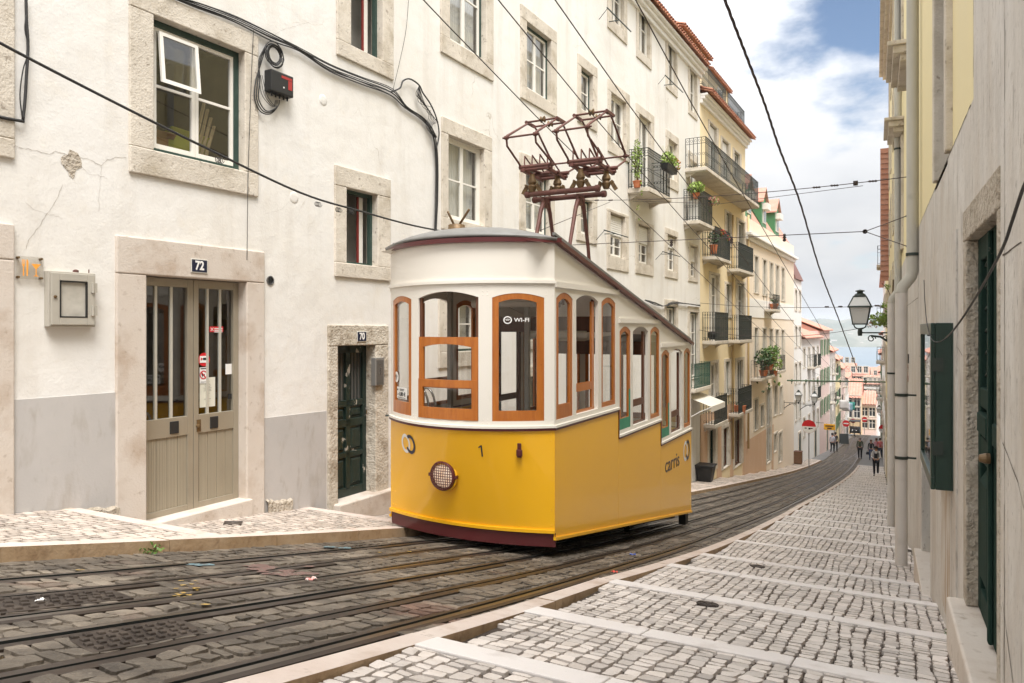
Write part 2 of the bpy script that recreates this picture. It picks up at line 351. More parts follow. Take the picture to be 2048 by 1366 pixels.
# ---------------------------------------------------------------- ground helpers
def hit(u, v, dz=0.0, zf=None):
    zf = zf or zr
    r = ray(u, v); lo, hi = .5, 140.0
    prev = lo
    d = lo
    while d < hi:
        if r.z * d < zf(r.y * d) + dz: break
        prev = d; d += .05
    for _ in range(20):
        m = (prev + d) / 2
        if r.z * m < zf(r.y * m) + dz: d = m
        else: prev = m
    return r * d
def strip_mesh(ys, xa, xb, zf, n=1):
    m = MB(); rows = []
    for y in ys:
        a, b = xa(y), xb(y); rows.append([(a + (b - a) * k / n, y, zf(y)) for k in range(n + 1)])
    m.grid(rows); return m
def frange(a, b, s):
    n = max(1, int(round((b - a) / s))); return [a + (b - a) * i / n for i in range(n + 1)]
def setts(m, y0, y1, xa, xb, zf, sx, sy, gap, relief, jit=.2, fine=8.0, wob=.03, base=-.016, alongx=False, skip=None):
    """individual setts laid in wavering rows"""
    y = y0; row = 0
    if True:
        # rows run along the street: columns of width sx
        X0 = min(xa(y0), xa(y1), xa((y0 + y1) / 2)); X1 = max(xb(y0), xb(y1), xb((y0 + y1) / 2))
        ncol = max(1, int(round((X1 - X0) / sx)))
        ph = [rnd(0, 6.28) for _ in range(6)]
        def edge(c, yy):
            return X0 + (X1 - X0) * c / ncol + wob * (math.sin(yy * 1.7 + ph[0] + c * .5) * .5 + math.sin(yy * 3.9 + c * 1.3 + ph[1]) * .35)
        for c in range(ncol):
            yy = y0 + rnd(0, sy * .5)
            while yy < y1 - .3 * sy:
                l = sy * rnd(.72, 1.3); ye = min(yy + l, y1)
                e0, e1, f0, f1 = edge(c, yy), edge(c + 1, yy), edge(c, ye), edge(c + 1, ye)
                cy = (yy + ye) / 2; cx = (e0 + f1) / 2
                if cx < xa(cy) + sx * .25 or cx > xb(cy) - sx * .25 or (skip and skip(cx, cy)): yy = ye; continue
                g = gap * rnd(.5, 1.3); j = lambda: rnd(-jit, jit) * gap * 2.2
                q = [(e0 + g / 2 + j(), yy + g / 2 + j()), (e1 - g / 2 + j(), yy + g / 2 + j()), (f1 - g / 2 + j(), ye - g / 2 + j()), (f0 + g / 2 + j(), ye - g / 2 + j())]
                q = [(min(max(p[0], xa(p[1]) + .004), xb(p[1]) - .004), p[1]) for p in q]
                h = relief * rnd(.75, 1.12); tx, ty = rnd(-.05, .05), rnd(-.05, .05)
                if cy < fine:
                    # chamfered stone: base ring, rounded top ring, raised middle
                    ring0 = []; ring1 = []
                    for k in range(4):
                        p = q[k]; pn = q[(k + 1) % 4]; pp = q[k - 1]
                        for (o, t) in ((pp, .22), (pn, .22)):
                            ring0.append((p[0] + (o[0] - p[0]) * t * .55, p[1] + (o[1] - p[1]) * t * .55))
                    for p in ring0: ring1.append((cx + (p[0] - cx) * .95, cy + (p[1] - cy) * .95))
                    vs = [(p[0], p[1], zf(p[1]) + base) for p in ring0] + [(p[0], p[1], zf(p[1]) + h * .8 + (p[0] - cx) * tx + (p[1] - cy) * ty) for p in ring1]
                    vs.append((cx + rnd(-.01, .01), cy + rnd(-.01, .01), zf(cy) + h * rnd(.92, 1.06)))
                    fs = [(k, (k + 1) % 8, 8 + (k + 1) % 8, 8 + k) for k in range(8)] + [(8 + k, 8 + (k + 1) % 8, 16) for k in range(8)]
                    m.add(vs, fs)
                else:
                    top = [(cx + (p[0] - cx) * .9, cy + (p[1] - cy) * .9) for p in q]
                    m.add([(p[0], p[1], zf(p[1]) + base) for p in q] + [(p[0], p[1], zf(p[1]) + h) for p in top],
                          [(0, 1, 5, 4), (1, 2, 6, 5), (2, 3, 7, 6), (3, 0, 4, 7), (4, 5, 6, 7)])
                yy = ye
    return m
# ---------------------------------------------------------------- road
road_l = lambda y: KERB_L(y) - .02
road_r = lambda y: KERB_R(y) + .02 if y < 57.4 else WALL_R(y) + .1
m = strip_mesh(frange(-5, 140, .5), road_l, road_r, lambda y: zr(y) - .008, 6)
struct(m.build('road', road_soil))
RAILS = [(TRK1, -.45), (TRK1, .45), (TRK2, -.45), (TRK2, .45)]
def near_rail(x, y):
    for f, o in ((TRK1, -.45), (TRK1, 0), (TRK1, .45), (TRK2, -.45), (TRK2, 0), (TRK2, .45)):
        if abs(x - f(y) - o) < (.10 if o else .085): return True
    return False
m = MB()
setts(m, -1, 14, lambda y: KERB_L(y), lambda y: KERB_R(y), zr, .135, .12, .013, .008, .8, 9, .05, -.014, skip=near_rail)
setts(m, 14, 60, lambda y: KERB_L(y), lambda y: KERB_R(y), zr, .15, .13, .014, .008, .3, 0, .04, -.01, skip=near_rail)
setts(m, 60, 104, lambda y: KERB_L(y), lambda y: -3.0, zr, .26, .22, .02, .008, .3, 0, .04, -.01)
struct(m.build('road_setts', sett))
m = strip_mesh(frange(57.5, 108, 1), lambda y: (-2.7 if y < 66 else -3.3), lambda y: WALL_R(y) + .1, lambda y: zr(y) + .010, 2)
struct(m.build('side_street', asphalt))
# ---------------------------------------------------------------- right pavement of shallow steps
def K(y): return zr(y) + KH
STEPS = [-1.2, .45, 1.75, 3.05, 4.29, 6.1, 7.9, 9.4, 11.65, 13.7, 16.0, 17.6, 19.6, 21.4, 23.2, 25, 26.8, 28.7, 30.6, 32.6, 34.6, 36.7, 38.8, 41, 43.3, 45.7, 48, 50.4, 52.8, 55.2, 57.4]
kr_in = lambda y: KERB_R(y) + .14
wr_in = lambda y: WALL_R(y) + .02
base = MB(); st = MB(); se = MB()
prev = -4.0
for k, yk in enumerate(STEPS):
    L = yk - prev; sl = (zr(prev) - zr(yk)) / L - .048
    zf = (lambda y, yk=yk, sl=sl: K(yk) + sl * (yk - y))
    base.grid([[(kr_in(y) - .12, y, zf(y) - .014), (wr_in(y) + .15, y, zf(y) - .014)] for y in frange(prev + .001, yk - .10, .6)])
    base.quad((kr_in(prev) - .1, prev, zf(prev) - .012), (wr_in(prev) + .1, prev, zf(prev) - .012), (wr_in(prev) + .1, prev, K(prev)), (kr_in(prev) - .1, prev, K(prev)))
    w = .20
    setts(st, prev + .005, yk - w - .014, kr_in, wr_in, zf, .090 if yk < 14 else .115, .080 if yk < 14 else .11, .0135, .011, .36, 12, .03)
    # stone edge in three lengths
    xa, xb = kr_in(yk) - .005, wr_in(yk)
    cuts = [xa, xa + (xb - xa) * rnd(.28, .4), xa + (xb - xa) * rnd(.6, .75), xb]
    for a, b in zip(cuts, cuts[1:]):
        se.hexa([(a + .003, yk - w + rnd(-.008, .008), zf(yk - w) - .1), (b - .003, yk - w + rnd(-.008, .008), zf(yk - w) - .1), (b - .003, yk, K(yk) - .14), (a + .003, yk, K(yk) - .14),
                 (a + .003, yk - w, zf(yk - w) + .014), (b - .003, yk - w, zf(yk - w) + .014), (b - .003, yk, K(yk) + .010), (a + .003, yk, K(yk) + .010)])
    prev = yk
struct(base.build('pavement_bed', joint)); struct(st.build('pavement', cobble)); struct(se.build('pavement_step_edges', strip_m, bevel=.008))
def kerb(name, xf, w, y0, y1, seg, side):
    m = MB(); y = y0
    while y < y1:
        l = min(seg * rnd(.8, 1.25), y1 - y); n = max(1, int(l / .5))
        ys = [y + .003 + (l - .006) * i / n for i in range(n + 1)]; dz = rnd(-.004, .004); dx = rnd(-.004, .004)
        A = [(xf(q) + dx, q, K(q) + dz) for q in ys]; B = [(xf(q) + w + dx, q, K(q) + dz) for q in ys]
        C = [(xf(q) + dx, q, zr(q) - .1) for q in ys]; D = [(xf(q) + w + dx, q, zr(q) - .1) for q in ys]
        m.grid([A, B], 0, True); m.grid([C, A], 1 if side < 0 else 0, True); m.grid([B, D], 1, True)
        m.quad(A[0], B[0], D[0], C[0], 1); m.quad(B[-1], A[-1], C[-1], D[-1], 1)
        y += l
    return struct(m.build(name, [kerb_m, kerb_b], bevel=.012))
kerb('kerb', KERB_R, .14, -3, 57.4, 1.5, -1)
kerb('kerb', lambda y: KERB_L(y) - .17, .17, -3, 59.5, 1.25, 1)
# white edging where the steps end
m = MB(); m.box(KERB_R(57), WALL_R(57), 57.4, 57.65, zr(57.6) - .05, zr(57.5) + .04); struct(m.build('kerb', strip_m))
# ---------------------------------------------------------------- left pavement
LSTEPS = [-1.6, 1.6, 4.75, 8.1, 11.2, 14.3, 17.4, 20.5, 23.5, 26.5, 29.5, 32.5, 35.5, 38.5, 41.5, 44.5, 47.5, 50.5, 53.5, 56.5, 59.5]
kl_in = lambda y: KERB_L(y) - .17
wl_in = lambda y: WALL_L(y) - .02
base = MB(); st = MB(); se = MB(); prev = -4.5
def LZ(yk, sl): return lambda y: K(yk) + sl * (yk - y)
LT = []
for yk in LSTEPS:
    sl = (zr(prev) - zr(yk)) / (yk - prev) - (.085 if yk < 14 else .04)
    zf = LZ(yk, sl); LT.append((prev, yk, zf))
    base.grid([[(wl_in(y) - .1, y, zf(y) - .012), (kl_in(y) + .1, y, zf(y) - .012)] for y in frange(prev + .001, yk - .1, .6)])
    base.quad((wl_in(prev) - .1, prev, zf(prev) - .012), (kl_in(prev) + .1, prev, zf(prev) - .012), (kl_in(prev) + .1, prev, K(prev)), (wl_in(prev) - .1, prev, K(prev)))
    s_ = .105 if yk < 14 else .13
    setts(st, prev + .005, yk - .19, wl_in, kl_in, zf, s_, s_ * .95, .015, .011, .36, 11, .03)
    xa, xb = wl_in(yk), kl_in(yk) + .005
    for a, b in ((xa, xa + (xb - xa) * .52), (xa + (xb - xa) * .52, xb)):
        se.hexa([(a + .003, yk - .18, zf(yk) - .15), (b - .003, yk - .18, zf(yk) - .15), (b - .003, yk, zf(yk) - .2), (a + .003, yk, zf(yk) - .2),
                 (a + .003, yk - .18, zf(yk - .18) + .012), (b - .003, yk - .18, zf(yk - .18) + .012), (b - .003, yk, zf(yk) + .01), (a + .003, yk, zf(yk) + .01)])
    prev = yk
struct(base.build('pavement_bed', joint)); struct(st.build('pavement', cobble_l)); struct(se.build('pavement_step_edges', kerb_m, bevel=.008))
m = strip_mesh(frange(59.5, 108, 1), lambda y: WALL_L(y) - .3, lambda y: KERB_L(y), lambda y: zr(y) + .03, 2)
struct(m.build('pavement', asphalt))
def lz(y):
    for a, b, f in LT:
        if a <= y <= b: return f(y)
    return K(y)
def rz(y):
    p = -4.0
    for yk in STEPS:
        if y <= yk:
            sl = (zr(p) - zr(yk)) / (yk - p) - .048; return K(yk) + sl * (yk - y)
        p = yk
    return zr(y) + .01
# ---------------------------------------------------------------- rails and cable slots
def rail(name, f, off, prof, label, cat, y1=70):
    m = MB(); ys = frange(-4, 30, .5) + frange(30, y1, 1)[1:]
    for i in range(len(prof) - 1):
        (xa, za), (xb, zb) = prof[i], prof[i + 1]
        mi = 2 if abs(abs(xa + xb) / 2 - .039) < .002 and za > 0 and zb > 0 else 1 if (za < -.005 or zb < -.005) and abs(xa) < .03 else 0
        m.grid([[(f(y) + off + xa, y, zr(y) + za) for y in ys], [(f(y) + off + xb, y, zr(y) + zb) for y in ys]], mi, True)
    o = m.build(name, [steel, groove_m, rail_head]); tag(o, label, cat, 'rails of the two tracks')
P_RAIL = [(-.095, -.01), (-.095, .004), (-.058, .010), (-.020, .012), (-.020, -.04), (.020, -.04), (.020, .009), (.075, .004), (.075, -.01)]
P_RAILM = [(-x, z) for x, z in P_RAIL][::-1]
P_SLOT = [(-.075, -.01), (-.075, .005), (-.013, .008), (-.013, -.05), (.013, -.05), (.013, .008), (.075, .005), (.075, -.01)]
rail('tram_rail', TRK1, -.45, P_RAIL, 'grooved rail nearest the left kerb, running under the left wheels of the yellow tram', 'rail')
rail('tram_rail', TRK1, .45, P_RAILM, 'grooved rail under the right wheels of the yellow tram', 'rail')
rail('tram_rail', TRK2, -.45, P_RAIL, 'grooved rail just right of the yellow tram, left rail of the empty track', 'rail')
rail('tram_rail', TRK2, .45, P_RAILM, 'grooved rail closest to the stepped right pavement', 'rail')
rail('cable_slot', TRK1, 0, P_SLOT, 'narrow iron cable slot running under the middle of the tram', 'cable slot')
rail('cable_slot', TRK2, 0, P_SLOT, 'narrow iron cable slot down the middle of the empty right track', 'cable slot')
P_FAR = [(-.06, -.01), (-.06, .014), (.06, .014), (.06, -.01)]
for o_, l_ in ((-.45, 'left'), (.45, 'right')):
    m = MB(); ys = frange(70, 108, 1)
    for i in range(3): m.grid([[(TRK1(y) + o_ + P_FAR[i][0], y, zr(y) + P_FAR[i][1]) for y in ys], [(TRK1(y) + o_ + P_FAR[i + 1][0], y, zr(y) + P_FAR[i + 1][1]) for y in ys]], 0, True)
    tag(m.build('tram_rail', steel), l_ + ' rail of the single track far down the street where both tracks have merged', 'rail', 'rails of the two tracks')
# iron cover plates with studs
def plate(px, label):
    c = [hit(u, v) for u, v in px]; m = MB()
    P = lambda s, t, h: tuple((c[0] * (1 - s) + c[1] * s) * (1 - t) + (c[3] * (1 - s) + c[2] * s) * t + Vector((0, 0, h)))
    m.hexa([P(0, 0, -.02), P(1, 0, -.02), P(1, 1, -.02), P(0, 1, -.02), P(0, 0, .010), P(1, 0, .010), P(1, 1, .010), P(0, 1, .010)])
    for i in range(9):
        for j in range(4):
            s, t = (i + .6 + .25 * (j % 2)) / 9.8, (j + .7) / 4.4; a, b = .03, .07
            m.hexa([P(s - a, t - b, .009), P(s + a, t - b, .009), P(s + a, t + b, .009), P(s - a, t + b, .009), P(s - a * .8, t - b * .8, .02), P(s + a * .8, t - b * .8, .02), P(s + a * .8, t + b * .8, .02), P(s - a * .8, t + b * .8, .02)])
    o = m.build('cover_plate', plate_m, bevel=.003)
    return tag(o, label, 'cover plate', 'iron cover plates between the rails')
plate([(-60, 1203), (225, 1182), (268, 1199), (-20, 1233)], 'studded iron cover plate beside the cable slot in the left track')
plate([(122, 1277), (361, 1240.6), (415, 1267.5), (185.5, 1310)], 'studded iron cover plate set in the middle of the right track')
def manhole(u, v, r, label, square=False, side=1):
    zf = rz if side > 0 else lz
    p = hit(u, v, .01, zf); sl = (zf(p.y + .1) - zf(p.y - .1)) / .2 if True else 0
    m = MB(); n = 4 if square else 24
    pr = [(r * 1.0, -.02), (r, .018), (r * .93, .02), (r * .9, .014), (r * .7, .014), (r * .66, .019), (r * .45, .019), (r * .42, .014), (r * .2, .014), (r * .16, .019), (.001, .019)]
    m.lathe(pr, (0, 0, 0), (0, -sl, 1), n)
    o = m.build('manhole_cover', plate_m, loc=(p.x, p.y, zf(p.y) - .001))
    if square: o.rotation_euler = (0, 0, 0)
    tag(o, label, 'manhole cover')
manhole(1415, 1209, .085, 'small round iron cover set in the white setts of the nearest wide step')
manhole(1515, 1133, .085, 'small round iron cover set in the white setts one step further down')
manhole(1812, 1101, .16, 'dark square drain grate at the foot of the tall drainpipe', True)
manhole(466, 1046, .15, 'dark drain grate in the left pavement before the double door', True, -1)
# ---------------------------------------------------------------- weeds and litter
def weed(u, v, r, n, label, zf=None, dz=0):
    p = hit(u, v, dz, zf); m = MB(); m.leaves((0, 0, r * .35), (r, r, r * .45), n, r * .22, 0, 0)
    o = m.build('weed', leaf, loc=p); tag(o, label, 'weed', 'weeds in the joints')
weed(300, 1107, .10, 60, 'green weed growing at the foot of the left kerb')
weed(682, 1014, .07, 50, 'small weed beside the stone step of the dark green door', lz)
weed(1905, 1273, .06, 40, 'weed sprouting where the last setts meet the right wall', rz)
def scrap(u, v, s, mat, label):
    p = hit(u, v); m = MB(); n = 5
    rows = [[(s * (i / n - .5) * 1.6, s * (j / n - .5), .012 + s * .16 * (math.sin(i * 2.1 + j) + rnd(0, 1))) for j in range(n + 1)] for i in range(n + 1)]
    m.grid(rows); o = m.build('litter', mat, loc=p, solid=.002); o.rotation_euler = (0, 0, rnd(0, 3)); tag(o, label, 'litter')
scrap(622, 1162, .05, mk('red_wrapper', (.55, .2, .17), .5, layers=[((.6, .58, .54), 30, .45, .55, None, 1)]), 'crumpled red and white wrapper lying on the rail right before the tram')
scrap(1265, 1111, .05, mk('blue_wrapper', (.07, .11, .35), .5), 'tiny crumpled blue wrapper beside the right rail')
scrap(1229, 1146, .04, mk('red_paper', (.6, .08, .06), .5), 'scrap of red paper near the stepped kerb')
scrap(80, 1206, .03, mk('white_paper', (.7, .68, .64), .6), 'scrap of white paper on the studded cover plate')
# splashes of paint on the track bed
def splash(px, col, nm, label):
    m = MB()
    for (u, v, r) in px:
        c = hit(u, v, .010); n = 11; vs = [(c.x, c.y, zr(c.y) + .0125)]
        for k in range(n): a = 2 * PI * k / n; q = r * rnd(.5, 1.2); x, y = c.x + q * math.cos(a), c.y + q * 1.7 * math.sin(a); vs.append((x, y, zr(y) + .0125))
        m.add(vs, [(0, 1 + k, 1 + (k + 1) % n) for k in range(n)])
    tag(struct(m.build(nm, mk(nm, col, .8, layers=[((.12, .1, .08), 30, .5, .6, None, .9)])), 'stuff'), label, 'paint')
splash([(372 + rnd(-25, 25), 1176 + rnd(-18, 22), rnd(.006, .016)) for _ in range(22)] + [(410, 1209, .022), (160, 1140, .02), (760, 1105, .02), (820, 1103, .02)], (.42, .27, .06), 'yellow_paint_splashes', 'yellow paint splashes scattered between the rails of the left track')
splash([(392, 1129, .05), (410, 1130, .05), (660, 1094, .06), (690, 1096, .05)], (.12, .19, .21), 'blue_paint_splashes', 'faded blue paint smears beside the left rail')
splash([(560 + rnd(-60, 90), 1140 + rnd(-9, 9), rnd(.04, .09)) for _ in range(12)], (.15, .085, .07), 'red_paint_splashes', 'faded reddish paint smears between slot and rail before the tram')
# ---------------------------------------------------------------- land, river, hills
m = MB(); rows = []
for y in [-40, -5, 20, 50, 95, 110, 140, 200, 260, 330, 420]:
    z = zr(y) - .7 if y < 110 else max(zr(110) - .9 - (y - 110) * .13, -57)
    rows.append([(x, y, z) for x in (-400, -120, -40, -9, 0, 4, 40, 120, 400)])
m.grid(rows, 0, True); struct(m.build('ground', road_soil))
water = mk('river_water', (.10, .155, .20), .28, layers=[((.14, .20, .245), .004, .4, .7, (.3, 1.5, 1), .8)], bump=(.08, .25, 2.0))
m = MB(); m.quad((-9000, 380, -58), (9000, 380, -58), (9000, 14000, -58), (-9000, 14000, -58)); struct(m.build('river', water))
hill = mk('far_hillside', (.075, .09, .05), .95, layers=[((.25, .225, .17), .006, .48, .62, None, .85), ((.05, .075, .035), .012, .5, .65, None, .8), ((.42, .40, .36), .03, .62, .7, None, .6)])
random.seed(3)
m = MB(); rows = []; NX = 150
hp = [rnd(0, 6.28) for _ in range(8)]
for j in range(13):
    t = j / 12; row = []
    for i in range(NX + 1):
        x = -2600 + 4600 * i / NX
        ridge = 86 + 22 * math.sin(x * .0017 + .4) + 9 * math.sin(x * .008 + hp[1]) + 5 * math.sin(x * .021 + hp[2]) + 3.5 * math.sin(x * .055 + hp[3])
        s = min(1, (t * 1.25)); h = ridge * (s ** .7 if t < .8 else 1) + rnd(-1, 1) * (5 if t > .3 else 1.5)
        row.append((x + rnd(-8, 8), 2560 + 120 * math.sin(x * .0016) + 700 * t, -59 + h * (1 if t > 0 else 0)))
    rows.append(row)
m.grid(rows, 0, True); struct(m.build('hills', hill, smooth=False))
m = MB()
for i in range(260):
    x = rnd(-900, 700); t = abs(random.gauss(0, .12)); y = 2600 + 120 * math.sin(x * .0016) + 700 * t; s = rnd(8, 22); h = rnd(6, 14) * (1.4 if t < .05 else 1)
    z = -58 + 90 * (t * 1.25) ** .7
    m.box(x, x + s, y, y + 15, z - 6, z + h * .7)
o = m.build('far_shore_town', mk('far_house_walls', (.62, .55, .50), .9, island=.3)); tag(o, 'pale houses strung along the far shore of the river', 'town', None, 'stuff')
# ---------------------------------------------------------------- light, sky, lens
SUN_EL, SUN_AZ = math.radians(62), math.radians(137)     # azimuth measured from +Y towards +X
w = bpy.data.worlds.new('World'); S.world = w; w.use_nodes = True; t = w.node_tree
bg = t.nodes['Background']
sky = nd(t, 'ShaderNodeTexSky', sky_type='NISHITA', sun_disc=False); sky.sun_elevation = SUN_EL; sky.sun_rotation = SUN_AZ
sky.air_density = 1.0; sky.dust_density = 1.0; sky.ozone_density = 1.6
tc = nd(t, 'ShaderNodeTexCoord')
sep = nd(t, 'ShaderNodeSeparateXYZ'); t.links.new(tc.outputs['Generated'], sep.inputs[0])
# clouds: noise on a flat cloud deck seen in perspective
mz = nd(t, 'ShaderNodeMath', operation='MAXIMUM'); mz.inputs[1].default_value = 0.0; t.links.new(sep.outputs['Z'], mz.inputs[0])
az = nd(t, 'ShaderNodeMath', operation='ADD'); az.inputs[1].default_value = .22; t.links.new(mz.outputs[0], az.inputs[0])
dx = nd(t, 'ShaderNodeMath', operation='DIVIDE'); t.links.new(sep.outputs['X'], dx.inputs[0]); t.links.new(az.outputs[0], dx.inputs[1])
dy = nd(t, 'ShaderNodeMath', operation='DIVIDE'); t.links.new(sep.outputs['Y'], dy.inputs[0]); t.links.new(az.outputs[0], dy.inputs[1])
cb = nd(t, 'ShaderNodeCombineXYZ'); t.links.new(dx.outputs[0], cb.inputs[0]); t.links.new(dy.outputs[0], cb.inputs[1])
n1 = nd(t, 'ShaderNodeTexNoise'); n1.inputs['Scale'].default_value = 2.6; n1.inputs['Detail'].default_value = 9; n1.inputs['Roughness'].default_value = .55
t.links.new(cb.outputs[0], n1.inputs['Vector'])
# the clear patch: a direction in the sky, high in the south
d0 = ray(1772, -30).normalized()
dp = nd(t, 'ShaderNodeVectorMath', operation='DOT_PRODUCT'); dp.inputs[1].default_value = d0; t.links.new(tc.outputs['Generated'], dp.inputs[0])
pr = nd(t, 'ShaderNodeMapRange'); pr.inputs[1].default_value = .985; pr.inputs[2].default_value = 1.0; pr.inputs[3].default_value = .27; pr.inputs[4].default_value = -.10
t.links.new(dp.outputs['Value'], pr.inputs[0])
ad = nd(t, 'ShaderNodeMath', operation='ADD'); t.links.new(n1.outputs['Fac'], ad.inputs[0]); t.links.new(pr.outputs[0], ad.inputs[1])
cf = nd(t, 'ShaderNodeMapRange'); cf.inputs[1].default_value = .44; cf.inputs[2].default_value = .68; cf.interpolation_type = 'SMOOTHSTEP'; t.links.new(ad.outputs[0], cf.inputs[0])
n2 = nd(t, 'ShaderNodeTexNoise'); n2.inputs['Scale'].default_value = 2.2; n2.inputs['Detail'].default_value = 6; t.links.new(cb.outputs[0], n2.inputs['Vector'])
cr = nd(t, 'ShaderNodeMapRange'); cr.inputs[1].default_value = .35; cr.inputs[2].default_value = .65; t.links.new(n2.outputs['Fac'], cr.inputs[0])
CLOUD_A, CLOUD_B = (4.5, 4.58, 4.72), (5.3, 5.32, 5.36)
cc0 = mixc(t, cr.outputs[0], CLOUD_A, CLOUD_B)
# an overcast deck is brightest overhead
zb_ = nd(t, 'ShaderNodeMapRange'); zb_.inputs[1].default_value = .1; zb_.inputs[2].default_value = 1.0; zb_.inputs[3].default_value = 1.0; zb_.inputs[4].default_value = 3.6
t.links.new(sep.outputs['Z'], zb_.inputs[0])
cc = mixc(t, 1.0, cc0, zb_.outputs[0], 'MULTIPLY')
fin = mixc(t, cf.outputs[0], sky.outputs[0], cc)
t.links.new(fin, bg.inputs['Color']); bg.inputs['Strength'].default_value = .10
sl = bpy.data.lights.new('sun', 'SUN'); sl.energy = 3.6; sl.angle = math.radians(28); sl.color = (1, .972, .94)
so = bpy.data.objects.new('sun', sl); COL.objects.link(so)
sd = Vector((math.sin(SUN_AZ) * math.cos(SUN_EL), math.cos(SUN_AZ) * math.cos(SUN_EL), math.sin(SUN_EL)))
so.rotation_euler = sd.to_track_quat('Z', 'Y').to_euler(); so.location = (20, -10, 40)
cam = bpy.data.cameras.new('camera'); co = bpy.data.objects.new('camera', cam); COL.objects.link(co)
co.rotation_euler = (PI / 2, 0, TH); cam.sensor_width = 36; cam.lens = 36 * FPX / 2048; cam.shift_y = -(683 - VH) / 2048
cam.clip_start = .05; cam.clip_end = 20000; S.camera = co
S.view_settings.view_transform = 'Standard'; S.view_settings.look = 'None'; S.view_settings.exposure = .60; S.view_settings.gamma = 1
S.cycles.max_bounces = 8; S.cycles.diffuse_bounces = 5; S.cycles.transparent_max_bounces = 16
S.cycles.use_denoising = True
random.seed(11)
# ================================================================ the funicular tram
T = empty('funicular_tram', (-4.55, 7.5, -2.586), .0049, 'yellow and cream funicular tram with stepped side windows, standing on the left track', 'tram')
HW, BOW, LEN = 1.13, .5, 6.23
SLP = .204
SEC = [(0.0, 2.15), (2.15, 4.21), (4.21, 6.23)]
STEPZ = .385
def fm(sx=1, y0=0.0, dz=0.0, sgn=1):
    """map (t across, z, outward) onto the bowed end"""
    def f(t, z, o=0.0):
        tt = t / HW; bw = BOW if z > 1.45 else BOW - .29 * min(1, (1.45 - z) / 1.14); y = -bw * (1 - tt * tt)
        nx, ny = 2 * bw * tt / HW, -1.0; l = math.hypot(nx, ny)
        nx, ny = nx / l, ny / l
        return (t + nx * o, y0 + sgn * (y + ny * o), z + dz)
    return f
def sm(side, dz=0.0):
    return lambda y, z, o=0.0: (side * (HW + o), y, z + dz)
def arch(a0, a1, zt, rise, n):
    return lambda a: zt + rise * (1 - ((2 * (a - a0) / (a1 - a0)) - 1) ** 2)
def sheet(m, f, a0, a1, z0, z1, n=8, o=0.0, mi=0):
    """z0, z1 may be functions of a"""
    g0 = z0 if callable(z0) else (lambda a: z0); g1 = z1 if callable(z1) else (lambda a: z1)
    aa = [a0 + (a1 - a0) * i / n for i in range(n + 1)]
    m.grid([[f(a, g0(a), o) for a in aa], [f(a, g1(a), o) for a in aa]], mi)
def slab(m, f, a0, a1, z0, z1, o0, o1, n=8, mi=0):
    """solid curved bar between outward offsets o0 < o1"""
    g0 = z0 if callable(z0) else (lambda a: z0); g1 = z1 if callable(z1) else (lambda a: z1)
    aa = [a0 + (a1 - a0) * i / n for i in range(n + 1)]
    A = [f(a, g0(a), o1) for a in aa]; B = [f(a, g1(a), o1) for a in aa]; C = [f(a, g1(a), o0) for a in aa]; D = [f(a, g0(a), o0) for a in aa]
    m.grid([A, B], mi); m.grid([B, C], mi); m.grid([C, D], mi); m.grid([D, A], mi)
    m.quad(A[0], D[0], C[0], B[0], mi); m.quad(A[-1], B[-1], C[-1], D[-1], mi)
def panel(m, f, a0, a1, z0, z1, holes, o0, o1, nn=4):
    """wall band with arched holes (h0, h1, zb, zt, rise); solid"""
    cuts = sorted(set([a0, a1] + [h[0] for h in holes] + [h[1] for h in holes]))
    for a, b in zip(cuts, cuts[1:]):
        hh = [h for h in holes if h[0] <= a + 1e-6 and h[1] >= b - 1e-6]
        if hh:
            h = hh[0]; slab(m, f, a, b, z0, h[2], o0, o1, nn); slab(m, f, a, b, arch(h[0], h[1], h[3], h[4], 8), z1, o0, o1, 12)
        else: slab(m, f, a, b, z0, z1, o0, o1, max(1, nn // 2))
def ring(m, f, h, w, o0, o1, wt=None, wb=None, mi=0, n=12):
    """frame of width w following an arched hole"""
    a0, a1, zb, zt, rise = h; wt = wt or w; wb = wb or w
    top = arch(a0, a1, zt, rise, n); it = arch(a0 + w, a1 - w, zt - wt * .55, rise * .8, n)
    slab(m, f, a0, a0 + w, zb, top, o0, o1, 2, mi); slab(m, f, a1 - w, a1, zb, top, o0, o1, 2, mi)
    slab(m, f, a0 + w, a1 - w, zb, zb + wb, o0, o1, 6, mi); slab(m, f, a0 + w, a1 - w, lambda a: min(it(a), top(a) - .012), top, o0, o1, n, mi)
    return (a0 + w, a1 - w, zb + wb, zt - wt * .55, rise * .8)
def pane(m, f, h, o, n=8):
    sheet(m, f, h[0], h[1], h[2], arch(h[0], h[1], h[3], h[4], n), n, o)
Wz0, Wz1, WR = 1.555, 2.93, .07            # window hole bottom, springing, arch rise (front datum)
FH = [(-1.04, -.545, Wz0, Wz1, WR * .7), (-.41, .40, Wz0, Wz1 + .005, WR), (.545, 1.04, Wz0, Wz1, WR * .7)]
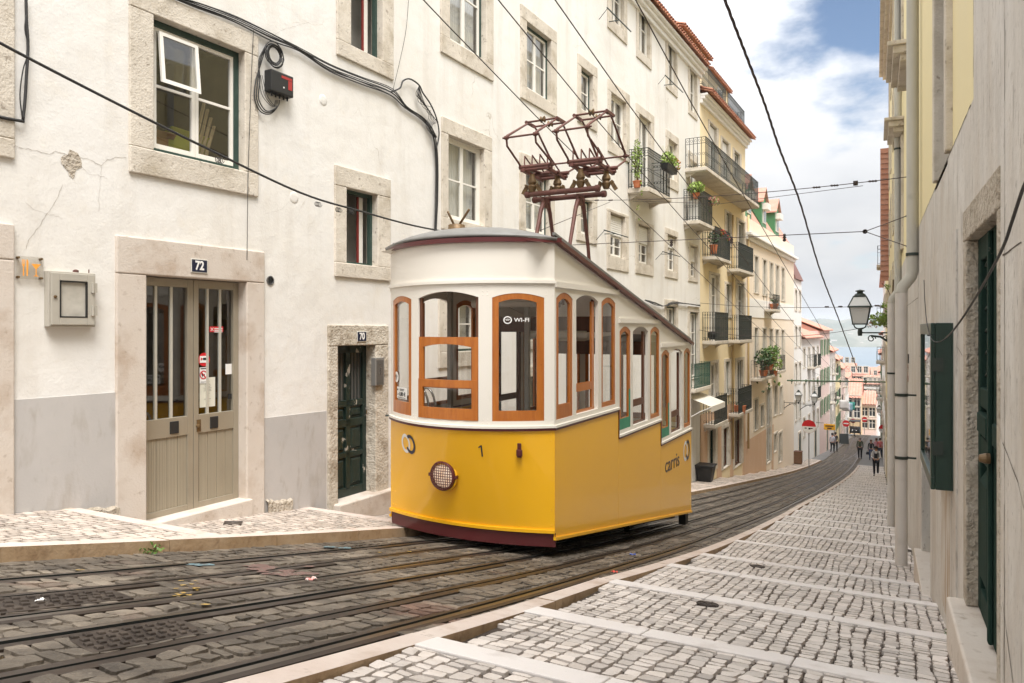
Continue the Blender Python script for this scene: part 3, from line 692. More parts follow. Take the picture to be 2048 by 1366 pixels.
def end_wall(f, tag_front):
    lo = MB(); aa = [-HW + 2 * HW * i / 28 for i in range(29)]; zz = [.315 + 1.13 * k / 8 for k in range(9)]
    lo.grid([[f(a, z, 0) for a in aa] for z in zz]); lo.grid([[f(a, z, -.03) for a in aa] for z in zz], 0, True)
    for a in (-HW, HW): lo.grid([[f(a, z, 0) for z in zz], [f(a, z, -.03) for z in zz]])
    lo.add(rv2.v, rv2.f)
    b = lo.build('end_panel', yellow, T, smooth=True, auto=.6)
    bd = MB(); slab(bd, f, -HW - .004, HW + .004, .292, .328, -.01, .022, 24); bd.build('lower_bead', yellow, b, smooth=True, auto=1.2)
    sk = MB(); slab(sk, f, -HW + .01, HW + .012, .135, .292, -.05, -.006, 24); sk.build('skirt', maroon, T, smooth=True, auto=.6, bevel=.012)
    wl = MB(); slab(wl, f, -HW - .006, HW + .006, 1.446, 1.474, -.01, .02, 24); wl.build('waist_moulding', maroon, T, smooth=True, auto=1.2)
    up = MB(); slab(up, f, -HW - .004, HW + .004, 1.475, 1.502, -.03, .028, 24)
    panel(up, f, -HW, HW, 1.50, 3.09, FH, -.045, 0)
    up.add(rv.v, rv.f)
    fr = up.build('window_band', cream, T, smooth=True, auto=.6, bevel=.006)
    return fr
F = fm()
# rivets on the posts
rv = MB(); rv2 = MB()
for t in (-.478, .473, 1.085):
    for z in (1.535, 1.575, 2.96, 3.0, 3.045, 3.075):
        for d in (-.025, .025): rv.lathe([(.006, 0), (.004, .004)], F(t + d, z, .0), tuple(Vector(F(t, z, 1)) - Vector(F(t, z, 0))), 6)
for z in (.38, .55, 1.33, 1.40):
    for t in (-1.08, -1.02, 1.10): rv2.lathe([(.009, 0), (.006, .005)], F(t, z, 0), tuple(Vector(F(t, z, 1)) - Vector(F(t, z, 0))), 6)
band = end_wall(F, True)
mo = MB(); slab(mo, F, -HW - .005, HW + .005, 3.09, 3.125, -.03, .026, 24); slab(mo, F, -HW - .003, HW + .003, 3.125, 3.137, -.03, .012, 24)
mo.build('cornice_moulding', cream, T, smooth=True, auto=.9)
lb = MB(); slab(lb, F, -HW, HW, 3.135, lambda t: 3.56 + .02 * (1 - (t / HW) ** 2), -.03, .0, 24)
lb.build('letter_board', cream, T, smooth=True, auto=.6)
# front windows
def win(name, f, h, parent, wood_m, w, o0, o1, wb=None, wt=None, glaze=True, go=None):
    m = MB(); g = ring(m, f, h, w, o0, o1, wt, wb)
    fr = m.build(name, wood_m, parent, bevel=.006)
    if glaze:
        p = MB(); pane(p, f, g, go if go is not None else (o0 + o1) / 2); p.build('pane', gl_t, fr, smooth=True)
    return fr, g
f0, g0 = win('window', F, FH[0], T, wood, .062, -.04, -.004, wb=.15, wt=.10)
f2, g2 = win('window', F, FH[2], T, wood, .066, -.04, -.004, wb=.115, wt=.10)
# middle window: dropped sash, open above
m = MB(); h = FH[1]
a0, a1 = h[0], h[1]
def sash(m, z0, z1, o0, o1, rise, wtop, wbot, w=.075):
    slab(m, F, a0 + .004, a0 + w, z0, z1, o0, o1, 2); slab(m, F, a1 - w, a1 - .004, z0, z1, o0, o1, 2)
    slab(m, F, a0 + w, a1 - w, z0, z0 + wbot, o0, o1, 8)
    it = arch(a0 + w, a1 - w, z1 - wtop, rise, 8); slab(m, F, a0 + w, a1 - w, it, z1, o0, o1, 10)
sash(m, 1.91, 2.49, -.036, -.006, .035, .115, .01)
sash(m, 1.557, 2.005, -.026, .004, .0, .085, .13)
f1 = m.build('window', wood, T, bevel=.006)
p = MB(); sheet(p, F, a0 + .075, a1 - .075, 1.68, 1.925, 8, -.012); sheet(p, F, a0 + .075, a1 - .075, 2.0, arch(a0 + .075, a1 - .075, 2.375, .035, 8), 8, -.022); p.build('pane', gl_t, f1, smooth=True)
m = MB(); slab(m, F, a0, a0 + .045, 2.49, Wz1 + .01, -.045, -.02, 1); slab(m, F, a1 - .03, a1, 2.49, Wz1 + .01, -.045, -.02, 1); m.build('sash_channel', wood_d, f1)
# stickers on the left pane and the far pane
def disc(m, f, t, z, r, o, n=20, mi=0, r0=0):
    vs = []; fs = []
    for k in range(n):
        c, s_ = math.cos(2 * PI * k / n), math.sin(2 * PI * k / n)
        vs += [f(t + c * r, z + s_ * r, o), f(t + c * r0, z + s_ * r0, o)]
    for k in range(n): a = 2 * k; b = 2 * ((k + 1) % n); fs.append((a, b, b + 1, a + 1))
    m.add(vs, fs, mi)
def arcs(m, f, t, z, r, w, o, a0=PI * .25, a1=PI * .75, n=8, mi=0, sx=1):
    vs = []; fs = []
    for k in range(n + 1):
        a = a0 + (a1 - a0) * k / n
        vs += [f(t + math.cos(a) * r * sx, z + math.sin(a) * r, o), f(t + math.cos(a) * (r + w) * sx, z + math.sin(a) * (r + w), o)]
    for k in range(n): fs.append((2 * k, 2 * k + 2, 2 * k + 3, 2 * k + 1))
    m.add(vs, fs, mi)
m = MB(); t_, z_ = -.945, 1.99; disc(m, F, t_, z_, .066, -.012, 20, 0)
for r in (.022, .036, .05): arcs(m, F, t_, z_ - .022, r - .008, .007, -.008, PI * .2, PI * .8, 8, 1)
disc(m, F, t_, z_ - .024, .008, -.008, 10, 1); m.build('wifi_sticker', [white_s, black_s], f0)
m = MB(); sheet(m, F, -.93, -.66, 1.735, 1.875, 5, -.013, 0)
sheet(m, F, -.915, -.885, 1.83, 1.85, 1, -.009, 1); sheet(m, F, -.84, -.72, 1.845, 1.853, 2, -.009, 1); sheet(m, F, -.84, -.74, 1.832, 1.838, 2, -.009, 1); sheet(m, F, -.915, -.86, 1.79, 1.795, 2, -.009, 1); sheet(m, F, -.915, -.87, 1.775, 1.78, 2, -.009, 1); sheet(m, F, -.9, -.69, 1.745, 1.751, 2, -.009, 1)
ps = m.build('price_sticker', [white_s, black_s], f0)
text('price_text', '3,80 €', .062, None, black_s, ps, .002, .001, fn=lambda c: Vector(F(-.775 + c.x, 1.79 + c.y, -.009 + c.z)))
m = MB(); t_, z_ = .70, 2.68; disc(m, F, t_, z_, .043, -.012, 20, 0, .031); arcs(m, F, t_, z_ - .015, .012, .006, -.012, PI * .2, PI * .8, 6, 0); arcs(m, F, t_, z_ - .015, .024, .006, -.012, PI * .2, PI * .8, 6, 0)
ws = m.build('wifi_sticker', [white_s], f2)
text('wifi_text', 'WI-FI', .062, None, white_s, ws, .002, .001, fn=lambda c: Vector(F(.835 + c.x, 2.68 + c.y, -.012 + c.z)))
# headlight
HT, HZ = -.105, .89
n_ = (Vector(F(HT, HZ, 1)) - Vector(F(HT, HZ, 0))).normalized(); hc = Vector(F(HT, HZ, 0))
m = MB(); m.lathe([(.185, -.03), (.188, .012), (.180, .018)], hc, n_, 28); hb = m.build('headlight', yellow, T, smooth=True, auto=.5)
m = MB(); m.lathe([(.170, .0), (.174, .035), (.164, .055), (.152, .06), (.149, .045), (.149, .02)], hc, n_, 32)
ux = n_.cross(Vector((0, 0, 1))).normalized() * -1
for s_ in (-1, 1): m.box(-.02, .02, -.02, .02, -.018, .018); o = len(m.v) - 8; q = hc + ux * s_ * .178 + n_ * .02; m.v[o:] = [tuple(Vector(v) + q) for v in m.v[o:]]
m.build('bezel', maroon, hb, smooth=True, auto=.6)
m = MB(); m.lathe([(.150, .012), (.122, .035), (.07, .052), (.001, .058)], hc, n_, 28); m.build('lens', mk('headlight_glass', (.85, .66, .48), .12, .15, layers=[((.92, .88, .80), 9, .45, .55, None, .9)], bump=(22, .7, .02), coat=.6, emit=((1, .70, .48), .3)), hb, smooth=True)
m = MB()
for k in range(-4, 5):
    e = k * .03; l = math.sqrt(.150 ** 2 - e * e)
    P = lambda x, z: hc + ux * x + Vector((0, 0, z)) + n_ * (.070 - .35 * (x * x + z * z) * 2)
    m.tube([P(e, -l), P(e, 0), P(e, l)], .0045, 5); m.tube([P(-l, e), P(0, e), P(l, e)], .0045, 5)
m.build('grille', rust, hb)
# red tail-lamp bracket
q = Vector(F(.80, 1.225, 0)); nn = (Vector(F(.80, 1.2, 1)) - Vector(F(.80, 1.2, 0))).normalized()
m = MB(); P = lambda x, z, o: tuple(q + Vector((x, 0, z)) + nn * o)
for (x0, x1, z0, z1, o0, o1) in ((-.025, .025, .0, .085, 0, .03), (-.038, .038, -.055, .015, 0, .055), (-.028, .028, -.075, -.055, 0, .035)):
    m.hexa([P(x0, z0, o0), P(x1, z0, o0), P(x1, z0, o1), P(x0, z0, o1), P(x0, z1, o0), P(x1, z1, o0), P(x1, z1, o1), P(x0, z1, o1)])
m.build('lamp_bracket', maroon, T, bevel=.006)
# side lamp hook at left corner
m = MB(); m.tube([F(-HW, 1.49, 0), F(-HW, 1.49, .07)], .012, 8); m.build('signal_hook', iron, T)
# emblem of two interlocked rings, number
def emblem(name, f, t, z, r, o, parent):
    m = MB()
    arcs(m, f, t - r * .42, z, r * .66, r * .34, o, 0, 2 * PI, 32, 0, .80); arcs(m, f, t + r * .42, z, r * .66, r * .34, o + .0015, -PI * .86, PI * .70, 28, 1, .80)
    return m.build(name, [white_s, navy], parent)
emblem('ring_emblem', F, -.655, 1.205, .118, .004, T)
m = MB(); sheet(m, F, .404, .420, 1.15, 1.28, 1, .004); m.add([F(.404, 1.28, .004), F(.404, 1.262, .004), F(.382, 1.246, .004), F(.377, 1.259, .004)], [(0, 1, 2, 3)]); m.build('car_number', navy, T)
# ---- sides
def roof_edge(y): return 3.60 - SLP * max(y, 0)
def side_bottom(y): return .235 - .1715 * y
seat_parent = None
for side in (1, -1):
    lo = MB()
    for k, (ya, yb) in enumerate(SEC):
        f = sm(side); wz = 1.46 - STEPZ * k
        slab(lo, f, ya + .003, yb - .003, side_bottom, wz - .018, -.03, 0.003, 4)
    sp = lo.build('side_panel', yellow, T, bevel=.003)
    bd = MB(); slab(bd, sm(side), -.004, LEN, lambda y: side_bottom(y) - .022, lambda y: side_bottom(y) + .012, -.01, .022, 1)
    bd.build('lower_bead', yellow, sp, bevel=.012)
    for k, (ya, yb) in enumerate(SEC):
        dz = -STEPZ * k; f = sm(side)
        ml = MB(); slab(ml, f, ya, yb, 1.444 + dz, 1.470 + dz, -.01, .018, 1)
        if k: slab(ml, f, ya - .012, ya + .012, 1.46 + dz, 1.46 + dz + STEPZ, -.01, .014, 1)
        wb_ = ml.build('waist_moulding', maroon, T, bevel=.006)
        holes = [(ya + .05, ya + .53, Wz0 + dz, Wz1 + dz, WR), (ya + .635, ya + 1.37, Wz0 + dz, Wz1 + dz, WR), (ya + 1.49, min(ya + 2.03, yb - .06), Wz0 + dz, Wz1 + dz, WR)]
        m = MB(); slab(m, f, ya, yb, 1.471 + dz, 1.50 + dz, -.03, .026, 1)
        panel(m, f, ya, yb, 1.50 + dz, 3.075 + dz - .02, holes, -.045, 0)
        sb = m.build('window_band', cream, T, bevel=.006)
        m = MB(); slab(m, f, ya + .01, yb - .02, 3.05 + dz, 3.115 + dz, -.02, .022, 1); m.build('cornice_moulding', cream, T, bevel=.006)
        m = MB(); slab(m, f, ya, yb, 3.05 + dz, lambda y: max(roof_edge(y) - .03, 3.06 + dz), -.04, -.002, 2); m.build('letter_board', cream, T)
        # left narrow, middle drop, right narrow window
        win('window', f, holes[0], T, wood, .075, -.04, -.006, wb=.16, wt=.10)
        h = holes[1]; m = MB()
        slab(m, f, h[1] - .11, h[1] - .03, h[2], h[3], -.075, -.046, 1); slab(m, f, h[0] - .03, h[0] + .012, h[2], h[3], -.075, -.046, 1)
        slab(m, f, h[0] + .012, h[1] - .11, h[2] + .26, h[2] + .36, -.075, -.046, 4); slab(m, f, h[0], h[1] - .02, h[2] - .02, h[2] + .03, -.075, -.046, 1)
        fw = m.build('window', wood_d if k else wood, T, bevel=.006)
        p = MB(); sheet(p, f, h[0], h[1] - .1, h[2] + .02, h[2] + .27, 1, -.06); p.build('pane', gl_t, fw)
        win('window', f, holes[2], T, wood, .06, -.04, -.006, wb=.06, wt=.10)
# painted tags on the lower frames facing the street
f = sm(1)
for k, (ya, yb) in enumerate(SEC):
    if k == 0: continue
    dz = -STEPZ * k; m = MB()
    slab(m, f, ya + .052, ya + .528, Wz0 + dz + .003, Wz0 + dz + .155, -.039, -.004, 1); slab(m, f, ya + .458, ya + .528, Wz0 + dz, Wz0 + dz + .55, -.039, -.0045, 1)
    m.build('green_graffiti', mk('green_spray', (.04, .26, .15), .5, layers=[((.03, .16, .10), 4, .4, .7, None, .7)]), T)
# lettering and emblem on the last side panel
fs = sm(1)
text('car_lettering', 'carris', .36, None, navy, T, .003, .0, fn=lambda c: Vector(fs(LEN - 1.32 + c.x, .29 + c.y - .02 * c.x, .007 + c.z)), sx=1.14)
emblem('ring_emblem', fs, LEN - .37, .36, .185, .008, T)
# rear end: same bowed wall, lower
R_ = fm(1, LEN, -2 * STEPZ, -1)
m = MB(); slab(m, R_, -HW, HW, .12, 1.445, -.03, 0, 16); m.build('end_panel', yellow, T, smooth=True, auto=.6)
m = MB(); slab(m, R_, -HW, HW, 1.446, 1.474, -.01, .02, 16); m.build('waist_moulding', maroon, T)
m = MB(); panel(m, R_, -HW, HW, 1.475, 3.10, FH, -.045, 0); m.build('window_band', cream, T, smooth=True, auto=.6)
for h in FH: win('window', R_, h, T, wood, .06, -.04, -.004, wb=.12)
# ---- roof
def roof_row(y, o=.045, dz=0.0, side_c=.2):
    pass
m = MB(); NT, rows_t, rows_b = 20, [], []
def roof_z(x, y):
    tt = min(1, abs(x) / (HW + .05)); yf = -BOW * (1 - tt * tt) - .06
    if y <= .35:
        s_ = min(1, max(0, (y - yf) / (.35 - yf))); e = 1 - (1 - s_) ** 2
        cr = .20 * (1 - tt ** 2.2) * math.sqrt(max(e, 0)); base = 3.60 - SLP * max(0, y) * 1.0
        return base + cr
    return 3.60 - SLP * y + .20 * (1 - tt ** 2.2)
ys_n = 14
grid = []
for j in range(ys_n + 1):
    row = []
    for i in range(NT + 1):
        x = (HW + .05) * (-1 + 2 * i / NT); tt = x / (HW + .05); yf = -BOW * (1 - tt * tt) - .055
        y = yf + (.35 - yf) * (j / ys_n) ** 1.4
        row.append((x, y, roof_z(x, y)))
    grid.append(row)
for y in (.8, 1.5, 2.5, 3.5, 4.5, 5.5, LEN):
    grid.append([((HW + .05) * (-1 + 2 * i / NT), y, roof_z((HW + .05) * (-1 + 2 * i / NT), y)) for i in range(NT + 1)])
last = []
for i in range(NT + 1):
    x = (HW + .05) * (-1 + 2 * i / NT); tt = x / (HW + .05)
    last.append((x, LEN + BOW * (1 - tt * tt) + .05, 3.60 - SLP * LEN - .02))
grid.append(last)
m.grid(grid)
rf = m.build('roof', roof_g, T, smooth=True, solid=.035)
m = MB(); G = fm(); slab(m, G, -HW - .05, HW + .05, 3.545, 3.597, -.02, .052, 30)
for s_ in (1, -1): slab(m, sm(s_), -.01, LEN, lambda y: roof_edge(y) - .055, lambda y: roof_edge(y) - .004, -.02, .053, 3)
m.build('roof_moulding', maroon, rf, smooth=True, auto=.8)
m = MB()
for s_ in (1, -1): slab(m, sm(s_), .03, LEN, lambda y: roof_edge(y) + .045, lambda y: roof_edge(y) + .075, -.04, -.005, 1)
for s_ in (1, -1):
    for k in range(9): y = .1 + k * .75; slab(m, sm(s_), y, y + .04, roof_edge(y) + .0, roof_edge(y) + .05, -.035, -.01, 1)
m.build('gutter_rail', roof_g, rf)
m = MB(); m.lathe([(.10, -.02), (.10, .03), (.09, .04), (.001, .04)], (-.05, -.17, roof_z(-.05, -.17)), (0, 0, 1), 16)
z0 = roof_z(-.05, -.17) + .03
m.tube([(-.08, -.17, z0), (-.15, -.19, z0 + .15), (-.16, -.19, z0 + .17)], .014, 6); m.tube([(-.02, -.17, z0), (.10, -.15, z0 + .17), (.11, -.15, z0 + .185)], .014, 6)
m.build('roof_aerial', brass, rf, smooth=True)
# ---- interior: stepped floor, benches, bulkheads, driver's desk
fl = MB(); bn = MB(); bl = MB(); posts = MB(); ceil = MB()
for k, (ya, yb) in enumerate(SEC):
    zf_ = .62 - STEPZ * k
    y0_ = ya - (.42 if k == 0 else 0); y1_ = yb + (.42 if k == 2 else 0)
    fl.box(-HW + .05, HW - .05, ya + .02, yb - .01, zf_ - .06, zf_)
    for s_ in (1, -1):
        bn.box(min(s_ * .62, s_ * 1.06), max(s_ * .62, s_ * 1.06), ya + .62, yb - .15, zf_ + .38, zf_ + .45)
        bn.box(min(s_ * 1.0, s_ * 1.07), max(s_ * 1.0, s_ * 1.07), ya + .62, yb - .15, zf_ + .45, zf_ + .80)
    if k:
        bl = MB()
        for s_ in (1, -1): bl.box(min(s_ * .42, s_ * 1.08), max(s_ * .42, s_ * 1.08), ya - .02, ya + .02, zf_, zf_ + .62)
        bl.box(-1.08, 1.08, ya - .025, ya + .025, 2.92 - STEPZ * k, 3.14 - STEPZ * k)
        for x in (-1.05, -.42, .42, 1.05): bl.box(x - .025, x + .025, ya - .024, ya + .024, zf_, 2.92 - STEPZ * k)
        bl.build('bulkhead', wood_d, T, bevel=.004)
fl.build('floor', wood_d, T); bn.build('benches', leather, T, bevel=.02)
m = MB()
for x in (-.62, .50): m.box(x - .03, x + .03, .56, .62, .62, 3.45)
m.box(-1.08, -.62, .575, .605, .62, 1.30); m.box(.50, 1.08, .575, .605, .62, 1.30)
m.build('cab_partition', mk('interior_post', (.30, .285, .25), .45), T, bevel=.004)
m = MB(); m.box(.02, .95, -.02, .28, .62, 1.60); m.lathe([(.09, 0), (.09, .12), (.05, .14)], (.3, .1, 1.6), (0, 0, 1), 14); m.build('control_desk', mk('desk_green', (.02, .035, .026), .5), T, bevel=.015)
m = MB(); pts = [(-.62 + .13 * math.cos(a), -.10, 1.60 + .26 * math.sin(a)) for a in [PI * k / 10 for k in range(11)]]; m.tube(pts, .014, 8); m.tube([(p_[0] + .05, p_[1] + .07, p_[2]) for p_ in pts], .014, 8); m.build('brake_handle', chrome, T, smooth=True)
for y, z in ((.45, 2.78), (2.05, 2.38)): m = MB(); m.lathe([(.03, -.45), (.055, -.44), (.055, .44), (.03, .45)], (.25, y, z + .12), (1, 0, 0), 14); m.build('ceiling_lamp', mk('opal_lamp', (.7, .68, .62), .4), T, smooth=True)
m = MB(); rows = []
for y in (-.25, .35, 1.5, 3, 4.5, LEN): rows.append([(x, y, roof_z(x, max(y, .36)) - .05 if y > .3 else 3.53 + .1 * (1 - (x / 1.1) ** 2)) for x in (-1.1, -.8, -.4, 0, .4, .8, 1.1)])
m.grid(rows, 0, True); m.build('ceiling', cream, T, smooth=True)
# ---- underframe and wheels
def gz(y): return zr(7.5 + y) + 2.586
m = MB()
m.hexa([(-.85, .1, gz(.1) + .16), (.85, .1, gz(.1) + .16), (.85, LEN - .1, gz(LEN) + .16), (-.85, LEN - .1, gz(LEN) + .16), (-.85, .1, .5), (.85, .1, .5), (.85, LEN - .1, -.62), (-.85, LEN - .1, -.62)])
m.box(.95, 1.08, LEN - .22, LEN - .02, gz(LEN) + .08, side_bottom(LEN)); m.build('underframe', blackp, T)
for y in (1.4, 4.6):
    for s_ in (1, -1):
        m = MB(); c = (s_ * .47, y, gz(y) + .26)
        m.lathe([(.06, -.06), (.24, -.05), (.27, -.045), (.27, -.03), (.245, -.02), (.245, .05), (.2, .055), (.06, .06)], c, (s_, 0, 0), 24); m.build('wheel', steel, T, smooth=True, auto=.5)
# ---- current collectors
def lz_(zw): return zw + 2.586
tw = MB()
XA, YA = (-.33, .25), 2.9
for x in XA:
    top = lz_(1.98)
    for (ya, yb) in ((2.86, 2.25), (2.98, 3.45)):
        pts = [(x, ya, top), (x, ya + (yb - ya) * .2, top - .16), (x, ya + (yb - ya) * .55, top - .7), (x, yb, lz_(.35))]
        tw.tube(pts, [.042, .034, .029, .029], 8)
    tw.box(x - .02, x + .02, 2.80, 3.06, top - .10, top + .06); tw.hexa([(x - .012, 2.72, top - .3), (x + .012, 2.72, top - .3), (x + .012, 3.12, top - .3), (x - .012, 3.12, top - .3), (x - .012, 2.86, top), (x + .012, 2.86, top), (x + .012, 2.98, top), (x - .012, 2.98, top)]) if 0 else None
tower = tw.build('collector_tower', rust, T, smooth=True, auto=.7)
m = MB()
for y, z in ((2.78, 2.09), (3.05, 2.05)): m.lathe([(.040, -.62), (.042, -.6), (.042, .6), (.040, .62)], (-.0, y, lz_(z)), (1, 0, 0), 12)
for x in (-.58, .58):
    for y, z in ((2.78, 2.09), (3.05, 2.05)): m.lathe([(.053, -.03), (.053, .03)], (x, y, lz_(z)), (1, 0, 0), 10)
m.build('cross_beam', rust, tower, smooth=True, auto=.7)
def pantograph(cx):
    root = MB(); r = root; yc, zb = 2.93, lz_(2.42); w = .25
    # base frame
    for x in (-w * .8, w * .8): r.bar((cx + x, yc - .36, zb + .015), (cx + x, yc + .36, zb - .025), .05, .05)
    for y in (-.3, 0, .3): r.tube([(cx - w * 1.05, yc + y, zb + .01 - y * .05), (cx + w * 1.05, yc + y, zb + .01 - y * .05)], .028, 8)
    r.tube([(cx - w * 1.15, yc - .30, zb + .07), (cx + w * 1.15, yc - .30, zb + .07)], .033, 8); r.tube([(cx - w * 1.15, yc + .30, zb + .05), (cx + w * 1.15, yc + .30, zb + .05)], .033, 8)
    r.bar((cx - w, yc - .2, zb + .07), (cx + w * .9, yc + .33, zb - .03), .07, .02)
    po = r.build('pantograph', rust, T, bevel=.004)
    m = MB(); K1, K2, TP = lz_(2.83), lz_(2.76), lz_(3.22)
    for sx_ in (-1, 1):
        x0 = cx + sx_ * w * 1.05; x1 = cx + sx_ * w * .95
        m.tube([(x0, yc - .30, zb + .07), (x0, yc - .36, zb + .12), (x1, yc - .80, K1 - .12), (x1, yc - .82, K1 - .03)], .016, 7)
        m.tube([(x1, yc - .82, K1 - .03), (x1, yc - .80, K1 + .03), (x1, yc - .10, TP), (x1, yc + .02, TP + .01)], [.02, .02, .015, .015], 7)
        m.tube([(x0, yc + .30, zb + .05), (x0, yc + .36, zb + .08), (x1, yc + .80, K2 - .08), (x1, yc + .82, K2 - .02)], .016, 7)
        m.tube([(x1, yc + .82, K2 - .02), (x1, yc + .80, K2 + .04), (x1, yc + .22, TP - .03), (x1, yc + .15, TP)], [.02, .02, .015, .015], 7)
        for (y, z) in ((-.82, K1), (.82, K2)): m.lathe([(.03, -.03), (.03, .03)], (x1, yc + y, z), (1, 0, 0), 8)
    for (y, z) in ((-.82, K1), (.82, K2)): m.tube([(cx - w * 1.2, yc + y, z), (cx + w * 1.2, yc + y, z)], .015, 7)
    m.build('frame_arms', rust, po, smooth=True, auto=.9)
    m = MB()
    for y in (-.10, .18): m.tube([(cx - w * 1.15, yc + y, TP + .02), (cx + w * 1.15, yc + y, TP + .02)], .016, 7)
    for sx_ in (-1, 1): m.bar((cx + sx_ * w * 1.05, yc - .12, TP + .02), (cx + sx_ * w * 1.05, yc + .2, TP + .02), .03, .045)
    m.build('contact_bow', rust, po, smooth=True, auto=.9)
    m = MB()
    for y in (-.10, .18): m.lathe([(.03, -.035), (.052, -.03), (.026, 0), (.052, .03), (.03, .035)], (cx + .02, yc + y, TP + .03), (1, 0, 0), 14)
    m.build('trolley_wheel', brass, po, smooth=True, auto=.7)
    m = MB()
    for k in range(4):
        x = cx - w * .8 + k * .13
        m.tube([(x, yc - .30, zb + .09), (x, yc - .29, zb + .24), (x + .02, yc + .10, zb + .05)], .012, 6)
    m.build('tension_springs', rust, po)
    for (x, y) in ((-.14, -.15), (.17, .12)):
        m = MB(); c = (cx + x, yc + y, lz_(2.10)); m.lathe([(.04, .02), (.062, .07), (.07, .11), (.05, .14), (.07, .17), (.062, .21), (.04, .25), (.04, .30)], c, (0, 0, 1), 14)
        for d in (-1, 1): m.hexa([(c[0] + d * .06, c[1] - .03, c[2] + .12), (c[0] + d * .10, c[1] - .03, c[2] + .10), (c[0] + d * .10, c[1] + .03, c[2] + .10), (c[0] + d * .06, c[1] + .03, c[2] + .12), (c[0] + d * .10, c[1] - .03, c[2] + .15), (c[0] + d * .12, c[1] - .03, c[2] + .13), (c[0] + d * .12, c[1] + .03, c[2] + .13), (c[0] + d * .10, c[1] + .03, c[2] + .15)])
        for d in (-1, 1): m.bar((c[0] + d * .085, c[1], c[2] + .12), (c[0] + d * .16, c[1], c[2] - .0), .03, .06)
        m.build('insulator', brass, po, smooth=True, auto=.7)
pantograph(-.36); pantograph(.45)
# ================================================================ buildings
class Facade:
    """local frame of a street front: x along it, y into the building, z up"""
    def __init__(s, p0, p1, name, label, cat='building', group=None):
        s.o = Vector(p0); d = Vector((p1[0] - p0[0], p1[1] - p0[1], 0)); s.len = d.length; s.x = d.normalized(); s.y = Vector((-s.x.y, s.x.x, 0))
        s.root = empty(name, p0, math.atan2(s.x.y, s.x.x), label, cat, group)
    def px(s, u, v, b=0.0):
        r = ray(u, v); t = (s.o + s.y * b).dot(s.y) / r.dot(s.y); q = r * t - s.o
        return q.dot(s.x), q.z
    def a_at(s, Y): return (Y - s.o.y) / s.x.y
    def w(s, a, b, z): return s.o + s.x * a + s.y * b + Vector((0, 0, z))
def wall_mesh(m, a0, a1, z0, z1, holes, b0, thick, mi=0):
    """front face at b0 pierced by holes (a0, a1, z0, z1), with reveals"""
    hs = [(max(h[0], a0), min(h[1], a1), max(h[2], z0), min(h[3], z1)) for h in holes if h[1] > a0 and h[0] < a1 and h[3] > z0 and h[2] < z1]
    A = sorted(set([a0, a1] + [h[0] for h in hs] + [h[1] for h in hs]))
    for p, q in zip(A, A[1:]):
        if q - p < 1e-6: continue
        c = (p + q) / 2; hh = sorted([(h[2], h[3]) for h in hs if h[0] < c < h[1]]); z = z0
        for (k, l) in hh + [(z1, z1)]:
            if k > z + 1e-6: m.quad((p, b0, z), (q, b0, z), (q, b0, k), (p, b0, k), mi)
            z = max(z, l)
    for (p, q, k, l) in hs:
        e = b0 + thick
        if p > a0 + 1e-6: m.quad((p, b0, k), (p, e, k), (p, e, l), (p, b0, l), mi)
        if q < a1 - 1e-6: m.quad((q, b0, l), (q, e, l), (q, e, k), (q, b0, k), mi)
        
        m.quad((p, b0, l), (p, e, l), (q, e, l), (q, b0, l), mi); m.quad((p, e, k), (p, b0, k), (q, b0, k), (q, e, k), mi)
    return m
def shell(m, a0, a1, z0, z1, depth, b0=0.0, mi=0):
    """sides, back and flat top of a building behind its front"""
    m.quad((a0, depth, z0), (a0, b0, z0), (a0, b0, z1), (a0, depth, z1), mi); m.quad((a1, b0, z0), (a1, depth, z0), (a1, depth, z1), (a1, b0, z1), mi)
    m.quad((a1, depth, z0), (a0, depth, z0), (a0, depth, z1), (a1, depth, z1), mi); m.quad((a0, b0, z1), (a1, b0, z1), (a1, depth, z1), (a0, depth, z1), mi)
